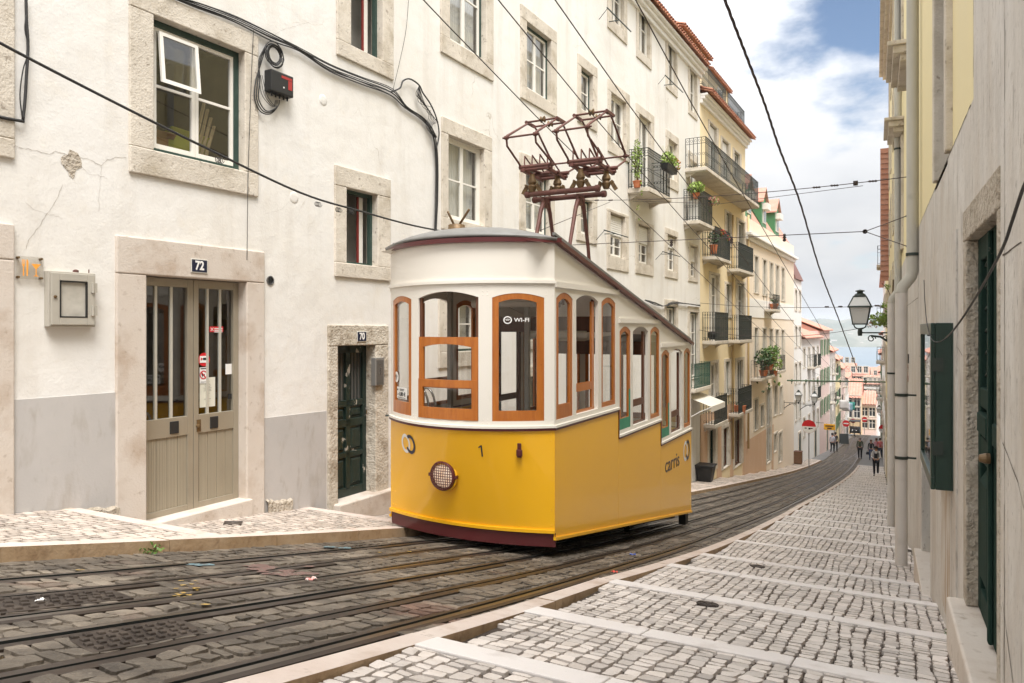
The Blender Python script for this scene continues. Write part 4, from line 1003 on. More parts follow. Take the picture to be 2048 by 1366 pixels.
def opening(F, op, sw=(.14, .14, .16, .16), st=stone, name='window', proj=.03, sill=True, outer=wwhite, ow=.05, leaf_m=wwhite, leaves=2, bars=(.5,), depth=.16, inside='curtain', shutter=0, missing=(), lw=.045, ext=None, deep=.9, band=False):
    """stone surround (the part) with frame, panes and what is seen behind them as its pieces"""
    a0, a1, z0, z1 = op; l, r, t, b = sw; m = MB(); e = depth + .06
    if l: m.box(a0 - l, a0, -proj, e, z0 - (b if not sill else 0) * 0, z1)
    if r: m.box(a1, a1 + r, -proj - .002, e, z0, z1)
    if t: m.box(a0 - l, a1 + r, -proj - .004, e, z1, z1 + t)
    if b: m.box(a0 - l - .0, a1 + r + .0, -proj - .006, e, z0 - b, z0)
    if not m.v: m.box(a0 - .01, a0, 0, e, z0, z1)
    W = m.build(name, st, F.root, bevel=.012)
    f = MB(); y0, y1 = depth - .07, depth; o = ow
    f.box(a0, a0 + o, y0, y1, z0, z1); f.box(a1 - o, a1, y0 + .001, y1, z0, z1); f.box(a0 + o, a1 - o, y0 + .002, y1, z1 - o, z1); f.box(a0 + o, a1 - o, y0 + .002, y1, z0, z0 + o * .8)
    fr = f.build('frame', outer, W)
    zs = z1 - o - (z1 - z0) * shutter; p = MB(); g = MB(); ia, ib = a0 + o, a1 - o; n = leaves; wd = (ib - ia) / n; yl0, yl1 = depth - .055, depth - .012
    for k in range(n):
        if k in missing: continue
        q0, q1 = ia + wd * k + .002, ia + wd * (k + 1) - .002; k0, k1 = z0 + o * .8 + .002, zs - .002
        p.box(q0, q0 + lw, yl0, yl1, k0, k1); p.box(q1 - lw, q1, yl0, yl1, k0, k1); p.box(q0 + lw, q1 - lw, yl0, yl1, k0, k0 + lw * 1.3); p.box(q0 + lw, q1 - lw, yl0, yl1, k1 - lw, k1)
        for t_ in bars: zz = k0 + (k1 - k0) * t_; p.box(q0 + lw, q1 - lw, yl0 + .006, yl1 - .006, zz - lw * .35, zz + lw * .35)
        g.quad((q0 + lw * .5, depth - .03, k0 + .02), (q1 - lw * .5, depth - .03, k0 + .02), (q1 - lw * .5, depth - .03, k1 - .02), (q0 + lw * .5, depth - .03, k1 - .02))
    if p.v: p.build('casement', leaf_m, fr)
    if g.v: g.build('pane', gl, fr)
    if shutter:
        s_ = MB(); nz = 9; rows = []
        for k in range(nz * 2 + 1): rows.append([(ia, depth - .07 - (.008 if k % 2 else 0), z1 - o - (z1 - z0) * shutter * k / (nz * 2)), (ib, depth - .07 - (.008 if k % 2 else 0), z1 - o - (z1 - z0) * shutter * k / (nz * 2))])
        s_.grid(rows); s_.build('roller_shutter', shutter_m, fr, solid=.01)
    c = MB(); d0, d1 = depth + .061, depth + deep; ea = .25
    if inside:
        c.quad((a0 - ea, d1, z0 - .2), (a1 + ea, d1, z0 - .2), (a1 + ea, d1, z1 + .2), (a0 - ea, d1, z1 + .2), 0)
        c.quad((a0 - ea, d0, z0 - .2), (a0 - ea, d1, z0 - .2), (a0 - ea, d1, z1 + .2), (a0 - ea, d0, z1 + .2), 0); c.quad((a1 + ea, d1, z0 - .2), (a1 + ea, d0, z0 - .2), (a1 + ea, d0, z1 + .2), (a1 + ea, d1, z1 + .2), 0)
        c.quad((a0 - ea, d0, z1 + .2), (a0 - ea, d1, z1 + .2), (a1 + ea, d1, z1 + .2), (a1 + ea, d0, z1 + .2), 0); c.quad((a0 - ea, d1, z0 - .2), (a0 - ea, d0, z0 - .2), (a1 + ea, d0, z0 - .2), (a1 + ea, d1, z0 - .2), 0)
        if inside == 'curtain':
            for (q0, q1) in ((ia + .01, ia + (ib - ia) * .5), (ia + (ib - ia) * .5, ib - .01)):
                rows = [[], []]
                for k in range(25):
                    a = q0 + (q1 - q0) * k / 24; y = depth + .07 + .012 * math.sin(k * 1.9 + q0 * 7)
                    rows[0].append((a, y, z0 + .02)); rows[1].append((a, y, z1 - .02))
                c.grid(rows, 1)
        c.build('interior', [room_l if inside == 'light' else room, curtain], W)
    return W
def hole_of(op, sw): return (op[0] - sw[0] * .5, op[1] + sw[1] * .5, op[2] - sw[3] * .5, op[3] + sw[2] * .5)
def railing(m, a0, a1, y0, y1, z0, h, step=.095, r=.011, orn=True):
    """front and two side grilles; y0 front (negative), y1 at the wall"""
    P = [((a0, y1), (a0, y0)), ((a0, y0), (a1, y0)), ((a1, y0), (a1, y1))]
    for (p, q) in P:
        L = math.hypot(q[0] - p[0], q[1] - p[1]); n = max(2, int(L / step))
        for z in (z0 + .06, z0 + h * .8, z0 + h): m.bar((p[0], p[1], z), (q[0], q[1], z), .022 if z < z0 + h - .01 else .035, .014)
        for i in range(n + 1):
            t = i / n; x, y = p[0] + (q[0] - p[0]) * t, p[1] + (q[1] - p[1]) * t
            m.bar((x, y, z0), (x, y, z0 + h), r * 1.6, r * 1.6)
            if orn and i < n:
                x2, y2 = p[0] + (q[0] - p[0]) * (t + .5 / n), p[1] + (q[1] - p[1]) * (t + .5 / n); dx, dy = (q[0] - p[0]) / L, (q[1] - p[1]) / L; rr = min(.045, L / n * .42)
                for zz in (z0 + h * .9, z0 + .06 + rr, z0 + h * .45):
                    pts = [(x2 + dx * rr * math.cos(a), y2 + dy * rr * math.cos(a), zz + rr * math.sin(a)) for a in [2 * PI * k / 8 for k in range(9)]]
                    for q_, w_ in zip(pts, pts[1:]): m.bar(q_, w_, .009, .009)
def balcony(F, a0, a1, z, depth=.6, h=.95, orn=True, mat=None, slab_m=None, thick=.13, step=.095):
    m = MB(); m.box(a0 - .05, a1 + .05, -depth - .05, .0, z - thick, z); m.box(a0 - .02, a1 + .02, -depth - .02, .0, z - thick - .035, z - thick - .002)
    for a in (a0 + .12, a1 - .12): m.hexa([(a - .05, -depth * .5, z - thick - .05), (a + .05, -depth * .5, z - thick - .05), (a + .05, 0, z - thick - .2), (a - .05, 0, z - thick - .2), (a - .05, -depth * .5, z - thick - .036), (a + .05, -depth * .5, z - thick - .036), (a + .05, 0, z - thick - .036), (a - .05, 0, z - thick - .036)])
    b = m.build('balcony', slab_m or stone, F.root, bevel=.012)
    r = MB(); railing(r, a0, a1, -depth, -.01, z, h, step, orn=orn); r.build('railing', mat or iron_f, b)
    return b
def tiles(F, a0, a1, zf, z, run, slope, pitch=.21, oh=.42, name='roof', mat=None, n=5, parent=None):
    """barrel-tile roof rising from the eave; zf front overhang"""
    m = MB(); k = int((a1 - a0) / pitch); ca = (a1 - a0) / k
    for i in range(k):
        for (off, up, sg) in ((0, .05, 1), (.5, .0, -1)):
            c = a0 + (i + .5 + off * 1) * ca
            if off and i == k - 1: continue
            rows = []
            for (d, dz) in ((0, rnd(-.006, .006)), (.42, .0), (.42, .02), (.85, .0), (.85, .02), (run, .0)):
                y = -oh + d; zz = z + d * slope + dz; R = ca * .36
                rows.append([(c + R * math.cos(a), y, zz + up + sg * R * math.sin(a) * .8) for a in [PI * j / n for j in range(n + 1)]])
            m.grid(rows, 0, False)
    m.hexa([(a0, -oh + .02, z - .03), (a1, -oh + .02, z - .03), (a1, -oh + run, z + run * slope - .03), (a0, -oh + run, z + run * slope - .03), (a0, -oh + .02, z - .005), (a1, -oh + .02, z - .005), (a1, -oh + run, z + run * slope - .005), (a0, -oh + run, z + run * slope - .005)])
    return m.build(name, mat or tile, parent or F.root)
def cornice(F, a0, a1, z, mat, steps=((.10, .16), (.2, .12), (.30, .10)), parent=None):
    m = MB(); zz = z
    for (p, h) in steps: m.box(a0, a1, -p, .02, zz, zz + h - .002); zz += h
    return m.build('cornice', mat, parent or F.root, bevel=.02)
def path_px(F, pts, b):
    out = []
    for (u, v) in pts:
        a, z = F.px(u, v, b); out.append((a, b, z))
    return out
def smooth(pts, n=6):
    """Catmull-Rom through points"""
    P = [Vector(p) for p in pts]; P = [P[0] * 2 - P[1]] + P + [P[-1] * 2 - P[-2]]; out = []
    for i in range(1, len(P) - 2):
        for k in range(n):
            t = k / n; a, b, c, d = P[i - 1], P[i], P[i + 1], P[i + 2]
            out.append(.5 * ((2 * b) + (c - a) * t + (2 * a - 5 * b + 4 * c - d) * t * t + (3 * b - a - 3 * c + d) * t ** 3))
    out.append(P[-2]); return out
# ---------------------------------------------------------------- the long white house
W0 = Facade((-7.908, -4, zr(-4)), (-7.009, 29.3, 0), 'white_house', 'long white plastered house with stone-framed windows and doors 72 and 70, left of the tram')
W0.o.z = zr(-4)
def opx(F, s, o):
    """(surround uL,uR,vt,vb), (opening uL,uR,vt,vb) with heights read at the left edges -> op, sw"""
    a0, _ = F.px(o[0], 0); a1, _ = F.px(o[1], 0); zt = F.px(o[0], o[2])[1]; zb = F.px(o[0], o[3])[1]
    sa, sb = F.px(s[0], 0)[0], F.px(s[1], 0)[0]; st_ = F.px(s[0], s[2])[1]; sbm = F.px(s[0], s[3])[1]
    return (a0, a1, zb, zt), (max(.02, a0 - sa), max(.02, sb - a1), max(.02, st_ - zt), max(.02, zb - sbm))
specs = []
def add(s, o, **kw): specs.append((s, o, kw))
G = dict(outer=green_w, ow=.045)
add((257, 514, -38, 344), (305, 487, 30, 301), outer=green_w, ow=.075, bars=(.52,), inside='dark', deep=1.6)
add((672, 785, -150, 109), (700, 763, -110, 91), outer=green_w, ow=.05, leaves=1, missing=(0,), inside='light', lw=.03, deep=.40)
add((880, 985, -200, 104), (898, 970, -150, 79), outer=green_w, ow=.06)
add((1040, 1112, 7, 195), (1052, 1101, 43, 176), outer=green_w, ow=.06)
add((1154, 1193, 106, 242), (1161, 1185, 133, 218), outer=green_w, ow=.06, leaves=1)
add((1215, 1258, 157, 302), (1221, 1251, 184, 283))
add((1271, 1307, 205, 378), (1277, 1301, 227, 376), outer=wwhite)
add((1331, 1356, 258, 371), (1336, 1353, 277, 355))
add((1376, 1395, 300, 412), (1379, 1393, 318, 410))
add((1214, 1253, -80, 54), (1222, 1247, -55, 38), bars=(.6,))
add((1272, 1302, -35, 113), (1277, 1299, -12, 100))
add((1331, 1354, 51, 175), (1335, 1352, 67, 166))
add((1376, 1394, 116, 226), (1379, 1393, 131, 219))
add((882, 982, 232, 458), (895, 967, 269, 436), inside='curtain', bars=(.5,))
add((668, 779, 329, 553), (691, 753, 375, 526), outer=green_w, ow=.05, leaves=1, missing=(0,), inside='light', deep=.40)
add((1038, 1108, 303, 480), (1050, 1098, 335, 462), outer=green_w, ow=.05)
add((1152, 1193, 375, 480), (1160, 1183, 396, 467), outer=green_w, ow=.05, leaves=1)
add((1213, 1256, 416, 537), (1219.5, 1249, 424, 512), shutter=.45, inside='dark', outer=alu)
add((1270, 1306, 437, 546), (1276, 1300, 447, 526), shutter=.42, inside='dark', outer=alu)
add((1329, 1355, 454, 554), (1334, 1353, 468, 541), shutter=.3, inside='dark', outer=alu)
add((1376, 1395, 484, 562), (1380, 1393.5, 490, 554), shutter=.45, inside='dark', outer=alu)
add((1328, 1355, 598, 690), (1332, 1352, 612, 688), outer=green_w)
add((1375, 1398, 612, 760), (1379, 1396, 624, 758), outer=green_w, bars=(.35, .7))
# seen through the tram windows
add((876, 974, 575, 737), (894, 955, 590, 704), outer=green_w, ow=.05)
add((1040, 1108, 570, 700), (1050, 1098, 590, 680), outer=green_w, ow=.05)
add((-75, 27, -200, 300), (-60, -8, -150, 262), outer=green_w, bars=(.5,), inside='dark')
holes = []; doors = []
for s, o, kw in specs:
    op, sw = opx(W0, s, o); holes.append(hole_of(op, sw)); opening(W0, op, sw, **kw)
D72, SW72 = opx(W0, (239, 529, 493, 1024), (290, 490, 550, 1035)); D70, SW70 = opx(W0, (648, 781, 653, 1014), (673, 748, 692, 1003))
SW72 = (.36, .30, .42, .0); SW70 = (.20, .33, .32, .0)
zs72 = W0.px(395, 1021)[1]; D72 = (D72[0], D72[1], zs72, D72[3])
z70 = W0.px(700, 998)[1]; D70 = (D70[0], D70[1], z70, D70[3])
D00 = (W0.px(-210, 0)[0], W0.px(-25, 0)[0], W0.px(0, 1030)[1] - .2, W0.px(22, 520)[1]); SW00 = (.3, W0.px(26, 0)[0] - D00[1], .35, 0)
DX = (W0.px(1042, 0)[0], W0.px(1090, 0)[0], lz(13) - zr(-4) - .1, W0.px(1042, 756)[1])
for d, s in ((D72, SW72), (D70, SW70), (D00, SW00), (DX, (.2, .2, .25, 0))): holes.append((d[0] - s[0] * .5, d[1] + s[1] * .5, d[2] - .6, d[3] + s[2] * .5))
ztop = 10.35 - W0.o.z
m = MB(); wall_mesh(m, 0, W0.len, zr(30) - 1.5 - W0.o.z, ztop, holes, 0, .10); shell(m, 0, W0.len, zr(30) - 1.5 - W0.o.z, ztop, 9)
m.build('wall', plaster, W0.root)
cornice(W0, 0, W0.len, ztop - .45, plaster_w)
tiles(W0, 0, W0.len + .1, 0, ztop + .0, 3.2, .45)
# grey dado painted on the lower wall (thin raised render)
def dado(a0, a1, zl, zr_, zb): m = MB(); m.hexa([(a0, -.010, zb), (a1, -.010, zb), (a1, .02, zb), (a0, .02, zb), (a0, -.010, zl), (a1, -.010, zr_), (a1, .02, zr_), (a0, .02, zl)]); m.build('dado', grey_paint, W0.root)
aL, zL = W0.px(27, 800); aR, zR = W0.px(240, 784); dado(aL, aR + .04, zL, zR, W0.px(100, 1100)[1])
aL, zL = W0.px(529, 836); aR, zR = W0.px(650, 822); dado(aL - .04, aR + .02, zL, zR, W0.px(600, 1060)[1])
for (u0, v0, u1, v1) in ((34, 1027, 235, 1010), (530, 1000, 580, 997)):
    a, z = W0.px(u0, v0); c, z2 = W0.px(u1, v1)
    m = MB(); n = 14; rows = [[], [], []]
    for i in range(n + 1):
        t = i / n; x = a + (c - a) * t; h = z + (z2 - z) * t + rnd(-.02, .025)
        rows[0].append((x, -.045 - rnd(0, .03), z - .3)); rows[1].append((x, -.045 - rnd(0, .02), h - .03)); rows[2].append((x, -.005, h))
    m.grid(rows); m.build('wall_foot_rubble', rough_stone, W0.root)
# ---- door 72: two aluminium leaves
def stone_door(F, d, s, mat=stone_pink, name='door', proj=.035, e=.24, foot=-.5, mats2=None):
    m = MB(); a0, a1, z0, z1 = d
    m.box(a0 - s[0], a0, -proj, e, z0 + foot, z1); m.box(a1, a1 + s[1], -proj - .002, e, z0 + foot, z1); m.box(a0 - s[0], a1 + s[1], -proj - .005, e, z1, z1 + s[2])
    return m.build(name, mat, F.root, bevel=.015)
DR = stone_door(W0, D72, SW72)
a0, a1, z0, z1 = D72
m = MB(); m.box(a0 - .05, a1 + .05, -.10, .24, z0 - .45, z0); m.build('threshold', stone_pink, DR, bevel=.015)
m = MB(); Y0, Y1 = .12, .18; am = a0 + (a1 - a0) * .515
for (p, q) in ((a0, am), (am, a1)):
    for (x0, x1, k0, k1) in ((p + .003, p + .075, z0, z1 - .01), (q - .085, q - .003, z0, z1 - .01), (p + .075, q - .085, z0, z0 + .07), (p + .075, q - .085, z1 - .11, z1 - .01), (p + .075, q - .085, z0 + .93, z0 + 1.16)):
        m.box(x0, x1, Y0, Y1, k0, k1)
lf = m.build('door_leaf', alu, DR, bevel=.004)
m = MB()
for (p, q) in ((a0 + .075, am - .085), (am + .075, a1 - .085)):
    n = 28
    for i in range(n):
        x = p + (q - p) * i / n; w_ = (q - p) / n; d_ = .006 if i % 7 == 0 else 0
        m.box(x + .0015, x + w_ - .0015, Y0 + .018 + d_, Y0 + .03, z0 + .07, z0 + .93)
m.build('ribbed_panel', alu_line, lf)
m = MB()
for (p, q) in ((a0 + .075, am - .085), (am + .075, a1 - .085)):
    for t in (.28, .64): x = p + (q - p) * t; m.box(x - .016, x + .016, Y0 + .02, Y0 + .05, z0 + 1.16, z1 - .11)
m.build('glazing_bar', mk('pale_bar', (.55, .53, .46), .45, .3), lf)
m = MB(); m.quad((a0 + .07, Y0 + .04, z0 + 1.15), (a1 - .07, Y0 + .04, z0 + 1.15), (a1 - .07, Y0 + .04, z1 - .1), (a0 + .07, Y0 + .04, z1 - .1)); m.build('pane', gl, lf)
m = MB()
for x in (am - .27, am + .30): m = MB(); m.box(x - .06, x + .06, Y0 - .012, Y0 + .002, z0 + .965, z0 + 1.115); m.build('pull_plate', blackp, lf, bevel=.006)
m = MB(); m.lathe([(.025, 0), (.025, .03), (.012, .035)], (am + .06, Y0, z0 + 1.02), (0, -1, 0), 12); m.box(am + .045, am + .10, Y0 - .01, Y0, z0 + .95, z0 + 1.10); m.build('lock', brass, lf)
m = MB(); d1 = 1.6
m.quad((a0 - .3, d1, z0), (a1 + .3, d1, z0), (a1 + .3, d1, z1), (a0 - .3, d1, z1), 0); m.quad((a0 - .3, .25, z0), (a0 - .3, d1, z0), (a0 - .3, d1, z1), (a0 - .3, .25, z1), 0); m.quad((a1 + .3, d1, z0), (a1 + .3, .25, z0), (a1 + .3, .25, z1), (a1 + .3, d1, z1), 1)
m.quad((a0 - .3, .25, z1), (a0 - .3, d1, z1), (a1 + .3, d1, z1), (a1 + .3, .25, z1), 0); m.quad((a0 - .3, .25, z0 + .005), (a1 + .3, .25, z0 + .005), (a1 + .3, d1, z0 + .005), (a0 - .3, d1, z0 + .005), 0)
m.box(a0 + .0, a0 + .62, d1 - .12, d1 - .05, z0 + 1.0, z0 + 2.1, 2)
m.build('interior', [room, mk('ochre_room', (.22, .15, .04), .9), mk('grey_poster', (.22, .22, .2), .8)], DR)
# notices on the glass of door 72
def card(F, name, parent, u0, v0, u1, v1, b, mat, thick=.003):
    a, z = F.px(u0, v0, b); c, z2 = F.px(u1, v1, b); m = MB(); m.box(a, c, b - thick, b, min(z, z2), max(z, z2)); return m.build(name, mat, parent), (a, c, max(z, z2), min(z, z2))
bq = Y0 + .036
def flat_disc(m, a, z, r, b, mi=0, r0=0.0, n=24, a0_=0, a1_=2 * PI):
    vs = []; fs = []
    for k in range(n + 1):
        c, s_ = math.cos(a0_ + (a1_ - a0_) * k / n), math.sin(a0_ + (a1_ - a0_) * k / n); vs += [(a + c * r, b, z + s_ * r), (a + c * r0, b, z + s_ * r0)]
    for k in range(n): fs.append((2 * k, 2 * k + 1, 2 * k + 3, 2 * k + 2))
    m.add(vs, fs, mi)
st1, r1 = card(W0, 'notice', None, 419, 653, 446, 664, bq, red_s); st1.parent = lf
def ftext(name, s, size, a, z, b, mat, parent, bold=0, align='CENTER', sx=1): return text(name, s, size, basis((a, b, z), (1, 0, 0), (0, 0, 1), (0, -1, 0)), mat, parent, .002, bold, align, None, sx)
m = MB()
for k in range(3): zz = r1[2] - .02 - k * .022; m.box(r1[0] + .07, r1[1] - .015, bq - .006, bq - .0035, zz - .012, zz)
x_ = r1[0] + .035; zc = (r1[2] + r1[3]) / 2
m.bar((x_ - .02, bq - .005, zc - .02), (x_ + .02, bq - .005, zc + .02), .006, .003, 0, (0, 1, 0)); m.bar((x_ - .02, bq - .005, zc + .02), (x_ + .02, bq - .005, zc - .02), .006, .003, 0, (0, 1, 0)); m.build('notice_lettering', white_s, st1)
a, z = W0.px(408, 719, bq); m = MB(); flat_disc(m, a, z, .085, bq - .002, 0); m.box(a - .065, a + .065, bq - .005, bq - .003, z - .04, z + .045, 1)
m.box(a - .02, a + .03, bq - .008, bq - .006, z - .005, z + .022, 2); m.box(a - .05, a - .03, bq - .008, bq - .006, z - .005, z + .022, 0); n1_ = m.build('notice', [red_s, white_s, black_s], lf)
c2, r2 = card(W0, 'notice', None, 399, 735, 414, 766, bq, white_s); c2.parent = lf
a, z = (r2[0] + r2[1]) / 2, (r2[2] + r2[3]) / 2; m = MB(); flat_disc(m, a, z + .005, .055, bq - .005, 0, .042); m.bar((a - .035, bq - .006, z + .045), (a + .035, bq - .006, z - .035), .012, .002, 0, (0, 1, 0)); m.box(a - .025, a + .02, bq - .005, bq - .004, z - .005, z + .015, 1); m.box(a - .03, a - .012, bq - .005, bq - .004, z + .01, z + .028, 1); m.box(a - .022, a - .014, bq - .005, bq - .004, z - .025, z - .004, 1); m.box(a + .01, a + .018, bq - .005, bq - .004, z - .025, z - .004, 1); m.box(a - .045, a + .045, bq - .005, bq - .004, r2[2] - .022, r2[2] - .01, 1); m.box(a - .04, a + .04, bq - .005, bq - .004, r2[3] + .015, r2[3] + .02, 1); m.build('notice_print', [red_s, black_s], c2)
c3, r3 = card(W0, 'notice', None, 399, 756, 430, 812, bq + .006, mk('paper_ivory', (.62, .60, .50), .8)); c3.parent = lf
m = MB(); a = (r3[0] + r3[1]) / 2; zt = r3[2]
for k, (wd, dz) in enumerate(((.03, .05), (.06, .13), (.05, .15), (.06, .165), (.03, .20), (.05, .27), (.025, .30))): m.box(a - wd, a + wd, bq + .001, bq + .002, zt - dz - .005, zt - dz)
flat_disc(m, a - .025, zt - .10, .018, bq + .001, 0, .013); flat_disc(m, a + .025, zt - .10, .018, bq + .001, 0, .013); m.build('notice_print', mk('grey_print', (.3, .29, .25), .8), c3)
c4_, r4 = card(W0, 'notice', None, 451, 728, 463, 748, bq, white_s); c4_.parent = lf
c5, r5 = card(W0, 'notice', None, 456, 788, 465, 797, bq, black_s); c5.parent = lf
# iron lamp-like ornament seen behind glass is left to the dark interior
def number_plate(F, u, v, wpx, hpx, s, label, proj):
    a, z = F.px(u, v, -proj); c, _ = F.px(u + wpx / 2, v, -proj); _, zt = F.px(u, v - hpx / 2, -proj); hw, hh = c - a, zt - z
    e = empty('number_plate', F.w(a, -proj, z), F.root.rotation_euler.z, label, 'number plate')
    m = MB(); m.box(-hw, hw, -.010, -.001, -hh, hh); m.build('plate', mk('plate_white_rim', (.6, .58, .52), .4), e, bevel=.003)
    m = MB(); m.box(-hw + .012, hw - .012, -.0125, -.0095, -hh + .012, hh - .012); m.build('enamel', navy, e)
    text('number', s, hh * 1.75, basis((0, -.0135, .0), (1, 0, 0), (0, 0, 1), (0, -1, 0)), white_s, e, .002, hh * .055, 'CENTER', None, .85)
number_plate(W0, 398, 532, 33, 28, '72', 'dark blue enamel plate with a white 72 above the beige double door', .042)
number_plate(W0, 723, 673, 19, 21, '70', 'dark blue enamel plate with a white 70 above the dark green door', .042)
# ---- door 70
stone_b = mk('worn_limestone_jamb', (.50, .445, .36), .9, layers=[((.58, .525, .44), 2, .4, .65, None, .8), ((.27, .215, .15), 3.5, .5, .68, None, .8), ((.2, .155, .11), 15, .58, .68, None, .7)], bump=(30, .8, .025), bump2=(7, .6, .05))
DG = stone_door(W0, D70, SW70, stone_b, foot=-.35)
a0, a1, z0, z1 = D70
m = MB(); m.box(a0 - .10, a1 + .40, -.16, .20, z0 - .5, z0 - .0); m.build('threshold', stone_pink, DG, bevel=.02)
m = MB(); Y0 = .16; W_ = a1 - a0; am = a0 + W_ * .5
for (x0, x1, k0, k1) in ((a0, a0 + .09, z0, z1), (a1 - .09, a1, z0, z1), (am - .05, am + .05, z0 + .1, z1), (a0 + .09, a1 - .09, z0, z0 + .14), (a0 + .09, a1 - .09, z1 - .12, z1), (a0 + .09, a1 - .09, z0 + .62, z0 + .70), (a0 + .09, a1 - .09, z0 + 1.10, z0 + 1.22), (a0 + .09, a1 - .09, z0 + 1.42, z0 + 1.52)):
    m.box(x0, x1, Y0, Y0 + .06, k0, k1)
for (p, q) in ((a0 + .09, am - .05), (am + .05, a1 - .09)):
    for (k0, k1) in ((z0 + .14, z0 + .62), (z0 + .70, z0 + 1.10), (z0 + 1.22, z0 + 1.42)):
        m.box(p, q, Y0 + .035, Y0 + .06, k0, k1); m.hexa([(p + .03, Y0 + .036, k0 + .03), (q - .03, Y0 + .036, k0 + .03), (q - .03, Y0 + .036, k1 - .03), (p + .03, Y0 + .036, k1 - .03), (p + .06, Y0 + .012, k0 + .06), (q - .06, Y0 + .012, k0 + .06), (q - .06, Y0 + .012, k1 - .06), (p + .06, Y0 + .012, k1 - .06)])
    m.box(p, q, Y0 - .02, Y0 + .01, z0 + 1.16, z0 + 1.2) if 0 else None
lf = m.build('door_leaf', dgreen_worn, DG, bevel=.006)
m = MB()
for (p, q) in ((a0 + .09, am - .05), (am + .05, a1 - .09)):
    for k in range(4): x = p + (q - p) * (k + .5) / 4; m.bar((x, Y0 + .02, z0 + 1.52), (x, Y0 + .02, z1 - .12), .012, .012)
    m.quad((p, Y0 + .045, z0 + 1.52), (q, Y0 + .045, z0 + 1.52), (q, Y0 + .045, z1 - .12), (p, Y0 + .045, z1 - .12), 1)
m.build('door_grille', [iron, room], lf)
m = MB(); m.tube([(a1 - .06, Y0 - .03, z0 + 1.36), (a1 - .05, Y0 - .05, z0 + 1.33), (a1 - .05, Y0 - .05, z0 + 1.27), (a1 - .06, Y0 - .02, z0 + 1.24)], .010, 6); m.build('handle', chrome, lf)
# door seen through the tram, and the stone jamb at the picture's left edge
X1 = stone_door(W0, DX, (.2, .2, .25, 0), stone, foot=-.3); m = MB(); a0, a1, z0, z1 = DX
m.box(a0, a1, .14, .2, z0 - .3, z1); m.box(a0 + .1, (a0 + a1) / 2 - .04, .125, .139, z0 + .3, z1 - .2); m.box((a0 + a1) / 2 + .04, a1 - .1, .125, .139, z0 + .3, z1 - .2); m.build('door_leaf', dgreen_worn, X1, bevel=.005)
X2 = stone_door(W0, D00, SW00, stone_pink, foot=-.5); m = MB(); a0, a1, z0, z1 = D00; m.box(a0, a1, .14, .2, z0 - .3, z1); m.build('door_leaf', dgreen_worn, X2)
# hopper pane of the big window, red shutter edges of the two small ones
op, sw = opx(W0, *specs[0][:2]); a0, a1, z0, z1 = op; o_ = .075; wd = (a1 - a0 - 2 * o_) / 2; p_, q_ = a0 + o_ + .03, a0 + o_ + wd - .02; kb = z0 + (z1 - z0) * .53
m = MB(); T0, B0 = (.06, z1 - .13), (.0, kb)
H = lambda a, t, d=0: (a, T0[0] + (B0[0] - T0[0]) * t - d, T0[1] + (B0[1] - T0[1]) * t - d * .3)
def hb(x0, x1, t0, t1): m.hexa([H(x0, t1), H(x1, t1), H(x1, t0), H(x0, t0), H(x0, t1, .035), H(x1, t1, .035), H(x1, t0, .035), H(x0, t0, .035)])
hb(p_, p_ + .045, 0, 1); hb(q_ - .045, q_, 0, 1); hb(p_ + .045, q_ - .045, 0, .07); hb(p_ + .045, q_ - .045, .92, 1)
hw = m.build('window_hopper', wwhite, W0.root); m = MB(); m.quad(H(p_, 1, .02), H(q_, 1, .02), H(q_, 0, .02), H(p_, 0, .02)); m.build('pane', gl, hw)
# things stored behind the big window
def stored(name, a, w_, d, h, tilt, mat, label):
    e = empty(name, W0.w(a, .55, op[2] + .0), W0.root.rotation_euler.z, label, 'box'); m = MB(); m.box(-w_ / 2, w_ / 2, 0, d, 0, h); b_ = m.build('box_body', mat, e, bevel=.004); b_.rotation_euler = (0, tilt, 0)
    m = MB(); m.hexa([(-w_ / 2, -.01, h), (w_ / 2, -.01, h), (w_ / 2, d * .45, h), (-w_ / 2, d * .45, h), (-w_ / 2, -.06, h + .06), (w_ / 2, -.06, h + .06), (w_ / 2, -.055, h + .065), (-w_ / 2, -.055, h + .065)]); m.build('flap', mat, b_)
card_m = mk('brown_cardboard', (.42, .24, .11), .9)
stored('cardboard_box', a0 + .42, .5, .3, .34, 0, card_m, 'brown cardboard box seen behind the left pane of the big green-framed window')
stored('yellow_crate', a1 - .42, .6, .3, .42, .05, mk('lime_box', (.42, .45, .05), .7), 'yellow-green box seen behind the right pane of the big green-framed window')
e = empty('leaning_boards', W0.w(a1 - .22, .45, op[2]), W0.root.rotation_euler.z, 'bundle of pale wooden boards leaning behind the right pane of the big window', 'boards'); m = MB()
for k in range(4): m.bar((-.25 + .06 * k, .0, 0), (.02 + .05 * k, .06, .95 - .1 * k), .04, .02)
m.build('boards', mk('pale_boards', (.5, .38, .22), .8), e)
red_p = mk('dark_red_paint', (.20, .018, .014), .5)
for i in (1, 14):
    op, sw = opx(W0, *specs[i][:2]); a0, a1, z0, z1 = op; m = MB(); c = a0 + (a1 - a0) * .72
    m.box(c - .03, c + .01, .20, .22, z0 + .03, z1 - .05, 0); m.box(c + .011, c + .10, .20, .215, z0 + .04, z1 - .05, 1); m.build('shutter_edge', [red_p, wwhite], W0.root)
# balconies of the white house
def bal_px(F, uL, uR, vt, vf, depth, **kw):
    a0, zt = F.px(uL, vt, -depth); a1, _ = F.px(uR, vt, -depth); _, zf_ = F.px(uL, vf, -depth); return balcony(F, a0, a1, zf_, depth, max(.5, zt - zf_), **kw), (a0, a1, zf_, zt)
b1, B1 = bal_px(W0, 1296, 1339, 295, 374, .62); b2, B2 = bal_px(W0, 1397, 1424, 376, 440, .55); b3, B3 = bal_px(W0, 1389, 1420, 728, 778, .45, mat=mk('green_iron', (.03, .085, .06), .5))
